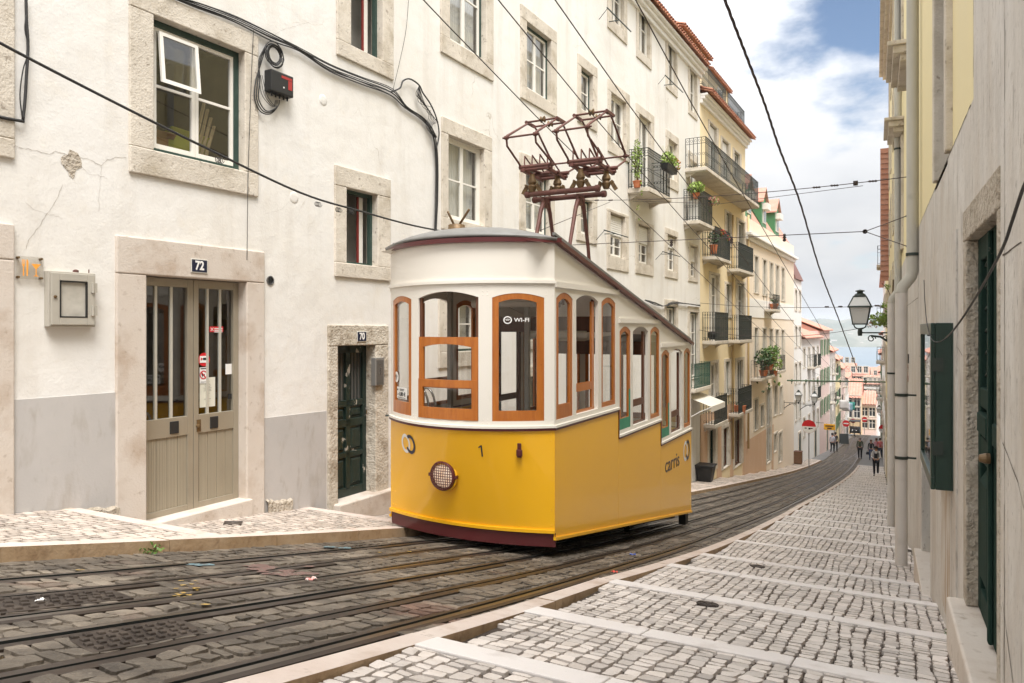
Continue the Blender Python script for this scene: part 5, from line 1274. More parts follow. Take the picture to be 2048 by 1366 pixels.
# ---------------------------------------------------------------- things fixed on the white house
def on_wall(name, F, u, v, b, label, cat, group=None):
    a, z = F.px(u, v, b); return empty(name, F.w(a, b, z), F.root.rotation_euler.z, label, cat, group)
def dims(F, u0, v0, u1, v1, b):
    a, z = F.px(u0, v0, b); c, z2 = F.px(u1, v1, b); return (c - a) / 2, (z - z2) / 2
e = on_wall('meter_box', W0, 138.5, 599, -.02, 'beige metal meter box with a clouded window on the wall left of door 72', 'meter box')
hw, hh = dims(W0, 91, 543, 186, 656, -.05)
m = MB(); m.box(-hw, hw, -.06, .02, -hh, hh); bx = m.build('body', tin, e, bevel=.008)
m = MB(); i_, j_ = hw * .58, hh * .66
for (x0, x1, k0, k1) in ((-hw * .92, -i_, -hh * .93, hh * .93), (i_, hw * .92, -hh * .93, hh * .93), (-i_, i_, j_, hh * .93), (-i_, i_, -hh * .93, -j_)): m.box(x0, x1, -.085, -.0605, k0, k1)
lid = m.build('lid', tin, e, bevel=.005)
m = MB(); m.quad((-i_, -.066, -j_), (i_, -.066, -j_), (i_, -.066, j_), (-i_, -.066, j_)); m.build('window_pane', dirty_pane, lid)
m = MB()
for (x0, x1, k0, k1) in ((-i_ - .002, -i_ + .012, -j_, j_), (i_ - .012, i_ + .002, -j_, j_), (-i_, i_, j_ - .012, j_), (-i_, i_, -j_, -j_ + .012)): m.box(x0, x1, -.0875, -.064, k0, k1)
m.build('gasket', blackp, lid)
for z in (hh * .45, -hh * .4):
    m = MB(); m.box(hw * .72, hw * 1.0, -.092, -.0845, z - .05, z + .05); m.lathe([(.012, -.055), (.012, .055)], (hw * .80, -.095, z), (0, 0, 1), 8); m.build('hinge', tin, e)
m = MB(); m.lathe([(.016, 0), (.016, .012), (.001, .014)], (-hw * .78, -.085, .02), (0, -1, 0), 10); m.build('lock', brass, e)
m = MB(); m.lathe([(.03, 0), (.028, .02), (.01, .03)], (.05, -.03, hh), (0, 0, 1), 8); m.tube([(hw * .8, -.02, hh - .01), (hw * .8, -.02, hh + .04)], .006, 5); m.build('bracket_stub', rust, e)
e = on_wall('restaurant_sign', W0, 60, 536, -.03, 'clear acrylic sign with an orange fork, knife and cocktail glass', 'sign')
hw, hh = dims(W0, 34, 511, 88, 560, -.03)
m = MB(); m.box(-hw, hw, -.006, .0, -hh, hh); m.build('panel', acryl, e)
m = MB(); b = -.009
def fl(pts, mi=0): m.add([(p[0] * hw, b, p[1] * hh) for p in pts], [tuple(range(len(pts)))], mi)
for k in range(3): x = -.62 + k * .085; fl([(x, .30), (x + .045, .30), (x + .045, .72), (x, .72)])
fl([(-.62, .30), (-.405, .30), (-.44, .12), (-.585, .12)]); fl([(-.55, .12), (-.475, .12), (-.46, -.72), (-.565, -.72)])
fl([(-.30, -.72), (-.20, -.72), (-.16, .0), (-.14, .5), (-.19, .70), (-.30, .72)])
fl([(.06, .38), (.78, .38), (.46, -.08), (.38, -.08)]); fl([(.38, -.08), (.46, -.08), (.46, -.60), (.38, -.60)]); fl([(.20, -.72), (.64, -.72), (.46, -.60), (.38, -.60)])
m.build('emblem', orange_v, e)
for sx in (-1, 1):
    for sz in (-1, 1): m = MB(); m.lathe([(.012, .0), (.012, .04)], (sx * hw * .85, .03, sz * hh * .85), (0, -1, 0), 8); m.build('stud', brass, e)
e = on_wall('junction_box', W0, 556, 169, -.05, 'black cable junction box with red stripes beside the big green-framed window', 'junction box')
hw, hh = dims(W0, 534, 140, 579, 200, -.09)
m = MB(); m.box(-hw, hw, -.09, .05, -hh, hh); m.build('body', blackp, e, bevel=.015)
m = MB(); m.box(-.02 * 1, hw * .85, -.093, -.0905, hh * .48, hh * .72); m.box(hw * .5, hw * .85, -.093, -.0905, -hh * .4, hh * .44); m.build('red_stripe', mk('dull_red_stripe', (.36, .03, .025), .6), e)
m = MB(); m.lathe([(.012, 0), (.012, .004)], (hw * .1, -.09, -hh * .35), (0, -1, 0), 8); m.build('screw', white_s, e)
m = MB()
for k in range(5): m.lathe([(.013, -.05), (.013, .0)], (-hw * .7 + k * hw * .35, -.03, -hh), (0, 0, 1), 8)
m.build('cable_glands', blackp, e)
e = on_wall('intercom', W0, 757, 743, -.06, 'grey intercom panel on the right jamb of the dark green door', 'intercom')
hw, hh = dims(W0, 748, 718, 766, 772, -.06)
m = MB(); m.box(-hw, hw, -.03, .06, -hh, hh); m.build('panel', mk('intercom_metal', (.30, .29, .27), .4, .5), e, bevel=.008)
m = MB(); m.box(-hw * .72, hw * .72, -.034, -.029, -hh * .9, hh * .82); m.build('faceplate', mk('intercom_face', (.19, .18, .165), .35, .6), e)
m = MB()
for k in range(4): m.lathe([(.009, 0), (.009, .008)], (0, -.034, hh * (.5 - k * .22)), (0, -1, 0), 8)
m.build('call_button', chrome, e)
e = on_wall('vent_pipe', W0, 540, 561, -.0, 'round dark pipe end let into the wall right of door 72', 'pipe')
m = MB(); m.lathe([(.06, .02), (.065, -.012), (.052, -.014), (.05, -.006)], (0, 0, 0), (0, 1, 0), 18); m.build('pipe_rim', mk('pipe_grey', (.12, .115, .11), .6), e, smooth=True, auto=.5)
m = MB(); m.lathe([(.052, -.004), (.052, -.006), (.001, -.006)], (0, 0, 0), (0, 1, 0), 18); m.build('bore_shade_disc', groove_m, e)  # flat black disc painted for the shade inside; the wall is not pierced
# plaster scars
def scar(u, v, w, h, label, mat, seed):
    random.seed(seed); e_ = W0.px(u, v); m = MB(); n = 18; vs = [(0, -.006, 0)]
    for k in range(n):
        a = 2 * PI * k / n; r = rnd(.75, 1.1); vs.append((w * r * math.cos(a) * (1 if math.sin(a) > -.2 else .55), -.004, h * r * math.sin(a)))
    m.add(vs, [(0, 1 + k, 1 + (k + 1) % n) for k in range(n)]); o = m.build('plaster_patch', mat, W0.root, loc=(e_[0], 0, e_[1]))
scar(143, 330, .11, .15, '', rough_stone, 5)
for (u, v) in ((646, 200), (588, 395)):
    a, z = W0.px(u, v); m = MB(); m.lathe([(.085, .0), (.08, .004), (.05, .007), (.001, .008)], (a, 0, z), (0, -1, 0), 20); m.build('filled_hole', plaster, W0.root, smooth=True)
def crack(pts, w_):
    P = path_px(W0, pts, -.004); m = MB(); Q = []
    for a, b in zip(P, P[1:]):
        for i in range(5): t = i / 5; Q.append((a[0] + (b[0] - a[0]) * t + rnd(-.008, .008), -.0035, a[2] + (b[2] - a[2]) * t + rnd(-.008, .008)))
    n = len(Q)
    for i in range(n - 1):
        p, q = Vector(Q[i]), Vector(Q[i + 1]); d = (q - p).normalized(); x = Vector((d.z, 0, -d.x)) * (w_ * rnd(.5, 1.2)); m.quad(p - x, p + x, q + x, q - x)
    m.build('plaster_crack', mk('crack_dark', (.36, .32, .27), .9), W0.root)
for pts, w_ in (([(30, 292), (65, 300), (95, 309), (112, 303), (140, 310), (175, 318), (203, 332), (215, 320), (235, 314), (257, 316)], 0.0022), ([(203, 332), (201, 365), (197, 400), (199, 430)], 0.0012), ([(127, 368), (110, 405), (95, 428), (80, 450), (58, 478), (49, 500)], 0.0019), ([(95, 428), (70, 420), (45, 400)], 0.0011), ([(95, 428), (115, 432), (128, 440)], 0.0011), ([(158, 328), (180, 350), (205, 352), (218, 360)], 0.0015), ([(540, 76), (565, 60), (590, 52), (625, 42)], 0.0011), ([(600, 385), (560, 420), (520, 430)], 0.0009), ([(1354 / 1, 300), (1356, 320), (1358, 338)], 0.0025)): crack(pts, w_)
# ---- cables along the wall
def cable(F, pts, r, b=-.05, n=6, m=None, wob=0):
    m = m or MB(); P = path_px(F, pts, b); P = smooth(P, n)
    if wob: P = [Vector((p[0] + rnd(-wob, wob), p[1] + rnd(-wob, wob), p[2] + rnd(-wob, wob))) for p in P]
    m.tube(P, r, 6); return m
def wall_thing(m, name, F, mat, label, cat, group=None):
    o = m.build(name, mat, None, smooth=True); o.location = F.o; o.rotation_euler = (0, 0, F.root.rotation_euler.z); return tag(o, label, cat, group)
m = MB(); main = [(330, -12), (400, 12), (470, 38), (545, 74), (600, 100), (660, 136), (720, 160), (782, 184), (812, 214), (846, 238), (866, 268), (874, 320), (873, 400), (871, 470)]
for k in range(6):
    d = (k - 2.5) * 2.4; cable(W0, [(u + d * .35 + rnd(-1, 1), v - d * (1 if i % 4 else .35) * (1 if u < 800 else .3) + rnd(-1.5, 1.5)) for i, (u, v) in enumerate(main)], rnd(.006, .012), -.04 + rnd(-.015, .015), 5, m)
cable(W0, [(782, 184), (800, 176), (806, 162), (820, 158), (838, 170), (846, 186), (862, 210), (874, 240), (878, 270), (872, 300)], .014, -.06, 6, m)
wall_thing(m, 'cable_bundle', W0, cable_m, 'thick black cable bundle sagging across the white wall and down behind the tram roof', 'cable')
m = MB()
for k in range(7):
    cable(W0, [(838, 172), (832 + k * 3, 190 + k * 3), (848 + k * 4, 205 + k * 6), (858 + k * 3, 232 + k * 2), (852 + k * 2, 252), (868 + k, 275)], .005, -.07 - .01 * k, 5, m)
for k in range(3): cable(W0, [(836, 185), (838 + 8 * k, 205 + 9 * k), (862, 214 + 8 * k)], .004, -.08, 5, m)
wall_thing(m, 'loose_wires', W0, cable_m, 'tangle of thin loose wires fanning out above the white window behind the tram', 'wires')
m = MB()
for k in range(6):
    a, z = W0.px(548 + rnd(-2, 2), 111 + rnd(-2, 2), -.06); R = .10 + .012 * k; pts = [(a + R * math.cos(t), -.05 - .006 * k + rnd(-.006, .006), z + R * 1.05 * math.sin(t)) for t in [2 * PI * i / 24 for i in range(25)]]; m.tube(pts, .008, 5)
for k in range(3):
    cable(W0, [(533, 88), (524 - k * 3, 120), (512 + k * 4, 160), (509 + k * 4, 195), (520 + k * 4, 222 - k * 2), (540, 228 - 3 * k), (556, 212), (559, 200)], .008, -.05 - .01 * k, 5, m)
for k in range(3): cable(W0, [(518 + 3 * k, 150), (524 + 5 * k, 190), (545 + 3 * k, 213), (552 + 2 * k, 200)], .004, -.06, 5, m)
wall_thing(m, 'cable_coil', W0, cable_m, 'coil of black cable looped above and round the junction box', 'cable')
m = MB(); cable(W0, [(52, -10), (53, 40), (56, 90), (53, 150), (50, 200), (46, 240)], .014, -.04, 6, m); cable(W0, [(52, 30), (50, 60), (57, 100), (46, 140), (40, 190), (45, 240)], .006, -.045, 6, m); cable(W0, [(-10, 232), (20, 238), (48, 243)], .016, -.04, 4, m)
wall_thing(m, 'hanging_cable', W0, cable_m, 'black cable hanging down the wall at the upper left corner', 'cable')
m = MB(); cable(W0, [(507, 60), (503, 150), (499, 260), (496, 360), (494, 520)], .004, -.045, 6, m); wall_thing(m, 'thin_wire', W0, cable_m, 'thin wire running straight down beside the big window to door 72', 'wire')
m = MB(); cable(W0, [(818, -10), (812, 60), (800, 120), (785, 184)], .004, -.04, 6, m); wall_thing(m, 'thin_wire', W0, cable_m, 'thin wire dropping beside the upper small window to the cable bundle', 'wire')
m = MB()
for k in range(3): cable(W0, [(1290, 600), (1310, 605 + k * 2), (1328, 612), (1345, 604 + k * 2), (1370, 607), (1400, 610 + k)], .014, -.06 - .02 * k, 5, m, .008)
wall_thing(m, 'cable_bundle', W0, cable_m, 'short sagging cable bundle above the ground-floor windows behind the tram roof', 'cable')
# clothes-line brackets
def bracket(F, u0, u1, v, label):
    m = MB(); a, z = F.px(u0, v, -.35); c, z2 = F.px(u1, v, -.35); m.bar((a, -.35, z), (c, -.35, z), .025, .025); m.bar(((a + c) / 2, -.35, z), ((a + c) / 2, .0, z + .02), .02, .02); m.bar((a + .05, -.35, z), (a + .05, -.1, z - .25), .012, .012)
    wall_thing(m, 'clothes_line_bracket', F, iron, label, 'bracket', 'clothes-line brackets on the white house')
bracket(W0, 1214, 1262, 15, 'iron clothes-line bracket at the uppermost window behind the overhead wires, nearest the tram poles')
bracket(W0, 1330, 1366, 150, 'iron clothes-line bracket under the roof near the yellow house')
bracket(W0, 1208, 1256, 460, 'iron clothes-line bracket before the shuttered window just above the tram roof')
bracket(W0, 1325, 1360, 503, 'iron clothes-line bracket before the third shuttered window below the balcony')
# ================================================================ yellow house
yx = lambda Y: -7.8 + .027 * Y
W1 = Facade((yx(29.3), 29.3, zr(29.3)), (yx(37.7), 37.7, 0), 'yellow_house', 'tall yellow house with wrought-iron balconies next to the white house')
def openings(F, lst):
    hs = []
    for s, o, kw in lst:
        op, sw = opx(F, s, o); hs.append(hole_of(op, sw)); opening(F, op, sw, **kw)
    return hs
def q(uL, uR, vt, vb, g=3, gv=6, **kw): return ((uL - g, uR + g, vt - gv, vb + gv * .6), (uL, uR, vt, vb), kw)
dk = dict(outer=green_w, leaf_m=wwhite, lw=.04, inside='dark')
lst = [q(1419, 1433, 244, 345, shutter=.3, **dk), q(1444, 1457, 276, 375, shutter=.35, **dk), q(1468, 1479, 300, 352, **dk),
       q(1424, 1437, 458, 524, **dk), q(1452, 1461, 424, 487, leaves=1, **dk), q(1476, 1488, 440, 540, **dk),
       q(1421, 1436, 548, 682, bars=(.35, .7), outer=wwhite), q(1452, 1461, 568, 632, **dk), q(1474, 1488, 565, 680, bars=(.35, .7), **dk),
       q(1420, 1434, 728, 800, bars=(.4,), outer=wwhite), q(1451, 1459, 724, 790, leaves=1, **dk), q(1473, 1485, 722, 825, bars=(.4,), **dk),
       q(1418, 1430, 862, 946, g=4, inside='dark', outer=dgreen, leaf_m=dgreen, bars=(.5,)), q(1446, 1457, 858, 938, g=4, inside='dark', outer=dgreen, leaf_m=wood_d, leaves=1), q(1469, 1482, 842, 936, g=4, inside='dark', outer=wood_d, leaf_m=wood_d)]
hs = openings(W1, lst); L1 = W1.len
ez = W1.px(1408, 208)[1] + .3
m = MB(); wall_mesh(m, 0, L1, -3.5, ez, hs, 0, .10); shell(m, 0, L1, -3.5, ez, 9); m.build('wall', plaster_y, W1.root)
m = MB(); wall_mesh(m, 0.01, L1 - .01, -3.4, W1.px(1440, 815)[1], [(h[0] - .1, h[1] + .1, h[2] - 2 if h[2] < 1.2 else h[2] - .2, h[3] + .15) for h in hs], -.02, .03); m.build('ground_floor_render', plaster_o, W1.root)
cornice(W1, 0, L1 + .15, ez - .42, plaster_w)
tiles(W1, 0, L1 + .2, 0, ez, 1.3, .35, .24, .5)
# set-back attic with two eaves
for k, (pa, pb, zt) in enumerate(((.0, L1 * .50, 2.75), (L1 * .52, L1 - .35, 2.35))):
    m = MB(); m.box(pa, pb, .75, 6, ez + .2, ez + zt); at = m.build('attic', plaster_y, W1.root)
    tf = MB(); F2 = W1
    tiles(W1, pa - .15, pb + .2, 0, ez + zt, 2.5, .35, .24, -.55, 'attic_roof', tile, 5, at)
    c_ = (pa + pb) / 2; m = MB(); m.box(c_ - .45, c_ + .45, .70, .76, ez + .5, ez + zt - .35, 0); m.box(c_ - .38, c_ - .02, .685, .70, ez + .55, ez + zt - .42, 1); m.box(c_ + .02, c_ + .38, .685, .70, ez + .55, ez + zt - .42, 1); m.build('attic_window', [wwhite, gl], at)
    m = MB(); railing(m, pa + .1, pb - .1, -.05, .7, ez + .32, .95, .13); m.build('attic_railing', iron_f, at)
bal_px(W1, 1411, 1516, 273, 333, .75, step=.13)
bal_px(W1, 1430, 1460, 452, 512, .5); bal_px(W1, 1477, 1506, 484, 537, .5)
bal_px(W1, 1430, 1456, 624, 682, .5); bal_px(W1, 1478, 1503, 630, 680, .5)
bal_px(W1, 1429, 1454, 795, 850, .45); bal_px(W1, 1477, 1503, 778, 828, .45)
m = MB()
for u in (1466, 1497):
    a, _ = W1.px(u, 500, -.08); m.tube([(a, -.08, W1.px(u, 430, -.08)[1]), (a, -.08, .1)], .05, 8)
m.build('drainpipe', mk('ochre_pipe', (.55, .40, .2), .6), W1.root, smooth=True)
# ================================================================ apricot house with green dormers
W2 = Facade((yx(37.7), 37.7, zr(37.7)), (yx(53.2), 53.2, 0), 'apricot_house', 'apricot house with green dormers and a white cornice beyond the yellow house')
sm_ = dict(leaf_m=wwhite, outer=green_w, lw=.04, ow=.05)
lst = []
for (u, w_) in ((1509.5, 6), (1526, 6), (1540, 5), (1552, 5), (1563.5, 4.5)):
    t = (u - 1509) / 55
    lst.append(q(u, u + w_, 512 + 24 * t, 584 + 16 * t, 2, 4, inside='dark', **sm_)); lst.append(q(u - .5, u + w_ - .5, 656 + 5 * t, 722 - 4 * t, 2, 3, inside='dark', **sm_))
for (u, w_, a, b) in ((1509, 6, 800, 862), (1521, 6, 812, 855), (1533.5, 8, 778, 928), (1548.5, 5, 773, 832), (1559.5, 4, 775, 828), (1548, 5, 870, 905), (1558, 4.5, 868, 926)): lst.append(q(u, u + w_, a, b, 2, 3, inside='dark', **sm_))
hs = openings(W2, lst); L2 = W2.len; ez = W2.px(1504, 440)[1]
m = MB(); wall_mesh(m, 0, L2, -4, ez, hs, 0, .10); shell(m, 0, L2, -4, ez, 9); m.build('wall', plaster_p, W2.root)
cornice(W2, 0, L2, ez - 1.15, plaster_w, ((.12, .2), (.3, .16))); 
m = MB(); m.box(.02, L2 - .02, -.03, .02, W2.px(1510, 635)[1], W2.px(1510, 598)[1]); m.build('string_course', plaster_w, W2.root)
m = MB(); wall_mesh(m, 0.01, L2 * .5, -3.9, W2.px(1512, 870)[1], [(h[0] - .1, h[1] + .1, h[2] - .2 if h[2] > .5 else h[2] - 3, h[3] + .15) for h in hs], -.02, .03); m.build('ground_floor_render', plaster_o, W2.root)
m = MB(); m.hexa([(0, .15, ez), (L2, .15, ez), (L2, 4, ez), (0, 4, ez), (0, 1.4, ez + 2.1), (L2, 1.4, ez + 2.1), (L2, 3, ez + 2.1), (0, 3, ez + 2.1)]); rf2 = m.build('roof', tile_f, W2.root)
for c in (2.0, 6.2, 10.4):
    m = MB(); m.box(c - .75, c + .75, .25, 2.2, ez + .05, ez + 1.55, 0); m.add([(c - .75, .25, ez + 1.55), (c + .75, .25, ez + 1.55), (c, .25, ez + 2.3), (c - .75, 2.6, ez + 1.55), (c + .75, 2.6, ez + 1.55), (c, 2.6, ez + 2.3)], [(0, 1, 2)], 0); d_ = m.build('dormer', green_s, rf2)
    m = MB()
    for s_ in (-1, 1): m.hexa([(c + s_ * .9, .1, ez + 1.5), (c, .1, ez + 2.38), (c, 2.7, ez + 2.38), (c + s_ * .9, 2.7, ez + 1.5), (c + s_ * .9, .1, ez + 1.58), (c, .1, ez + 2.46), (c, 2.7, ez + 2.46), (c + s_ * .9, 2.7, ez + 1.58)])
    m.build('dormer_roof', tile_f, d_); m = MB(); m.box(c - .4, c + .4, .20, .26, ez + .4, ez + 1.45, 0); m.box(c - .33, c + .33, .185, .20, ez + .46, ez + 1.1, 1); m.box(c - .5, c + .5, -.05, .25, ez + 1.15, ez + 1.5, 0); m.build('dormer_window', [wwhite, gl], d_)
bal_px(W2, 1546, 1559, 588, 618, .5, orn=False, step=.16); bal_px(W2, 1522, 1548, 722, 757, .5, orn=False, step=.16); bal_px(W2, 1559, 1570, 712, 742, .45, orn=False, step=.16)
# ================================================================ smaller houses further down
def simple_house(p0, p1, ztop, mat, label, nw, rows, name='house', depth=8, roof='tile', rslope=.45, wz=1.35, ww=.85, shutters=0, balc=(), door=True, group='houses lining the street further down', wmat=None, pitch_front=True):
    F = Facade(p0, p1, name, label, 'house', group); L = F.len; zt = ztop - F.o.z; hs = []; protos = []
    m = MB()
    for r, zc in enumerate(rows):
        for k in range(nw):
            c = L * (k + .5) / nw; zb = zc - F.o.z - zr(F.o.y) * 0
            hs.append((c - ww / 2, c + ww / 2, zb, zb + wz, r, k))
    m = MB(); wall_mesh(m, 0, L, -6, zt, [h[:4] for h in hs], 0, .14); shell(m, 0, L, -6, zt, depth); F.wall = m.build('wall', mat, F.root)
    proto = None
    for (a, b, k, l, r, i) in hs:
        if proto is None:
            m = MB(); m.box(0, ww, .09, .13, 0, .07); m.box(0, ww, .09, .13, wz - .07, wz)
            for x in (0, ww / 2 - .04, ww - .07): m.box(x, x + .07, .091, .129, .07, wz - .07)
            m.box(.07, ww - .07, .095, .125, wz * .6, wz * .6 + .05); m.box(-.12, 0, -.03, .05, -.12, wz + .12, 1); m.box(ww, ww + .12, -.03, .05, -.12, wz + .12, 1); m.box(0, ww, -.03, .05, wz, wz + .12, 1); m.box(0, ww, -.03, .05, -.12, 0, 1)
            fr = m.build('window', [wmat or wwhite, stone], F.root); m = MB(); m.quad((.03, .12, .03), (ww - .03, .12, .03), (ww - .03, .12, wz - .03), (.03, .12, wz - .03)); m.build('pane', mk('dim_pane', (.045, .05, .055), .12), fr)
            if shutters:
                m = MB(); m.box(-.42, -.02, -.06, -.032, .0, wz); m.box(ww + .02, ww + .42, -.06, -.032, .0, wz); m.build('shutters', green_s, fr)
            proto = fr; fr.location = (a, 0, k)
        else:
            c = copy_tree(proto, F.root); c.location = (a, 0, k)
        if (r, i) in balc: balcony(F, a - .35, b + .35, k - .05, .45, .9, False, step=.15)
    if roof == 'tile':
        m = MB(); o = .3; hgt = depth * .5 * rslope; n = max(4, int(L / .3))
        rows_ = [[], []]
        for i in range(n * 4 + 1):
            x = -.1 + (L + .2) * i / (n * 4); w_ = .05 * math.cos(i * PI / 2); rows_[0].append((x, -o, zt + .06 + w_)); rows_[1].append((x, depth * .5, zt + .06 + hgt + w_))
        m.grid(rows_, 0); m.quad((-.1, depth * .5, zt + hgt), (L + .1, depth * .5, zt + hgt), (L + .1, depth + .2, zt), (-.1, depth + .2, zt)); m.box(-.1, L + .1, -o, .1, zt - .02, zt + .0)
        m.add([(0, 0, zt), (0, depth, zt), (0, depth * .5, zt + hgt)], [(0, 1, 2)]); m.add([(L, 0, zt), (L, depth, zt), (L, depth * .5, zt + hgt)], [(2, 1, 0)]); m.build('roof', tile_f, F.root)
    elif roof == 'mansard':
        m = MB(); m.hexa([(0, -.15, zt), (L, -.15, zt), (L, depth, zt), (0, depth, zt), (.6, .8, zt + 2.2), (L - .6, .8, zt + 2.2), (L - .6, depth - 1, zt + 2.2), (.6, depth - 1, zt + 2.2)]); m.build('roof', slate if nw != 2 else mk('brown_mansard', (.16, .075, .06), .7), F.root)
    if door:
        m = MB(); c = L * .72; zg = zr(F.o.y + F.x.y * c) - F.o.z
        m.box(c - .5, c + .5, -.03, .05, zg - .3, zg + 2.15, 0); m.box(c - .6, c - .5, -.05, .04, zg - .3, zg + 2.25, 1); m.box(c + .5, c + .6, -.05, .04, zg - .3, zg + 2.25, 1); m.box(c - .6, c + .6, -.052, .04, zg + 2.15, zg + 2.3, 1); m.build('door', [dgreen, stone], F.root)
    return F
wx = WALL_L
def lh(Y0, Y1, zt, mat, label, nw, nr, top=.7, **kw):
    rows = [zt - top - wz_ for wz_ in [1.4 + 2.55 * k for k in range(nr)]]
    return simple_house((wx(Y0 + .01), Y0, zr(Y0)), (wx(Y1), Y1, 0), zt, mat, label, nw, rows, **kw)
lh(53.2, 56.6, 3.4, plaster_w, 'narrow cream house with a brown mansard roof beyond the apricot house', 2, 4, roof='mansard')
lh(56.6, 66, -.75, plaster_w, 'white house with a low red-tiled roof behind the first distant street lamp', 4, 3, balc=((0, 1), (0, 2), (1, 2)), wmat=wwhite)
lh(66, 74, -.2, plaster_pink, 'pale pink house with green shutters halfway down the street', 3, 3, shutters=1)
lh(74, 82, -2.2, plaster_w, 'white house with balconies and hanging laundry far down on the left', 3, 3, balc=((0, 1), (1, 0), (1, 2)))
lh(82, 90, -3.3, plaster_cy, 'cream house with green shutters far down on the left', 3, 3, shutters=1, balc=((1, 1),))
lh(90, 99, -4.6, plaster_pink, 'pink house at the far left end of the street', 3, 3, balc=((0, 1),))
lh(99, 106, -6.2, plaster_w, 'last white house on the left before the bend', 3, 2)
B = simple_house((-10.2, 57.5, -6), (-9.8, 66, 0), 2.0, plaster_w, 'taller white house with an orange tiled roof, set back behind the row', 3, [-.4, -3.0], group='houses behind the row', door=False)
B = simple_house((-9.5, 67, -6), (-9.2, 75, 0), 1.6, slate, 'grey zinc-clad house with a red roof above the row', 2, [-.6], group='houses behind the row', door=False, shutters=0)
# houses facing us at the foot of the street
def facing(u0, u1, vt, Y, mat, label, nw, rows_v, **kw):
    p, q_ = at_y(u0, vt, Y), at_y(u1, vt, Y); zt = p.z
    return simple_house((p.x, Y, zr(min(Y, 104)) - .5), (q_.x, Y, 0), zt, mat, label, nw, [at_y(u0, v, Y).z for v in rows_v], group='houses at the foot of the street', **kw)
facing(1690, 1722, 795, 113, plaster_ochre, 'ochre house with an orange hipped roof facing up the street', 2, (812, 835), rslope=.6, door=False, wz=1.5)
facing(1722, 1752, 808, 117, plaster_pink, 'pink house beside the ochre one at the foot of the street', 2, (832, 856), rslope=.4, door=False, wz=1.3)
facing(1728, 1790, 768, 150, plaster_w, 'broad white house with rows of windows behind the pink house', 7, (772, 795, 818), rslope=.35, door=False, wz=1.6, ww=.9)
facing(1672, 1700, 770, 132, plaster_pink, 'rose house with a red roof behind the left row', 2, (765,), rslope=.5, door=False)
facing(1700, 1738, 752, 175, plaster_ochre, 'pale orange house with a red roof above the ochre one', 3, (745, 765), rslope=.45, door=False)
facing(1676, 1712, 742, 215, plaster_w, 'white house with a red roof close to the river', 3, (725,), rslope=.5, door=False)
facing(1732, 1782, 752, 235, plaster_pink, 'long red-roofed house below the river view', 4, (750,), rslope=.6, door=False)
facing(1640, 1668, 748, 260, plaster_w, 'distant white house hidden behind the left row', 3, (745,), rslope=.5, door=False)
# ================================================================ right side
def RF(Y1, Y0, name, label): return Facade((WALL_R(Y1), Y1, zr(Y1)), (WALL_R(Y0), Y0, 0), name, label)
E0 = RF(22, -4, 'stone_fronted_house', 'yellow house with a grey stone lower wall, close on the right')
oz = E0.o.z; LE = E0.len
aY = lambda Y: E0.a_at(Y)
DR_ = (aY(5.47), aY(4.17), zr(4.8) + .26 - oz, .56 - oz)          # doorway
DW_ = (aY(10.4), aY(8.72), zr(9.6) + .25 - oz, -.05 - oz)        # recessed doorway behind the showcase
UW_ = (aY(8.15), aY(6.95), 1.42 - oz, 3.6 - oz)
UW2 = (aY(14.6), aY(13.5), 1.9 - oz, 4.0 - oz); UW3 = (aY(19.2), aY(18.2), 1.9 - oz, 4.0 - oz)
ups = [UW2, UW3, (aY(14.6), aY(13.5), 5.6 - oz, 7.8 - oz), (aY(8.15), aY(6.95), 5.6 - oz, 7.8 - oz), (aY(19.2), aY(18.2), 5.6 - oz, 7.8 - oz)]
hs = [(d[0] - .02, d[1] + .02, d[2] - .5, d[3] + .02) for d in (DR_, DW_)] + [hole_of(o_, (.2, .2, .2, .2)) for o_ in [UW_] + ups]
m = MB(); wall_mesh(m, 0, LE, -3, 8.3 - oz, hs, 0, .10); shell(m, 0, LE, -3, 8.3 - oz, 9); m.build('wall', plaster_cy, E0.root)
zt1, zt2 = 1.36 - oz, .70 - oz; aP = aY(5.12)
m = MB(); wall_mesh(m, .0, aP, -2.9, zt1, hs, -.03, .035); m.quad((0, -.03, zt1), (aP, -.03, zt1), (aP, .01, zt1), (0, .01, zt1))
wall_mesh(m, aP, LE - .01, -2.9, 8.2 - oz, hs, -.03, .035); m.quad((aP, .01, zt1), (aP, -.03, zt1), (aP, -.03, 8.2 - oz), (aP, .01, 8.2 - oz)); m.build('stone_dado', stone_r, E0.root)
m = MB(); ap = aY(11.0); wall_mesh(m, ap, aY(6.05), -2.9, zt2, hs, -.042, .011); m.quad((ap, -.042, zt2), (aY(6.05), -.042, zt2), (aY(6.05), -.028, zt2), (ap, -.028, zt2)); m.quad((ap, 0, -2.9), (ap, -.042, -2.9), (ap, -.042, zt2), (ap, 0, zt2)); ae = aY(6.05); m.quad((ae, -.042, -2.9), (ae, 0, -2.9), (ae, 0, zt2), (ae, -.042, zt2)); m.build('stone_plinth', stone_r, E0.root)
for i, (o_, s_) in enumerate([(UW_, (.16, .16, .2, .0))] + [(x, (.16, .16, .22, .16)) for x in ups]):
    w_ = opening(E0, o_, s_, outer=dgreen, leaf_m=dgreen, inside='dark', proj=.05)
    if i in (1, 2): 
        m = MB(); m.box(o_[0] - .4, o_[1] + .4, -.30, .0, o_[3] + .35, o_[3] + .47); m.box(o_[0] - .32, o_[1] + .32, -.20, .0, o_[3] + .25, o_[3] + .348); m.box(o_[0] - .45, o_[1] + .45, -.38, .0, o_[3] + .472, o_[3] + .54); m.build('pediment', stone, w_, bevel=.01)
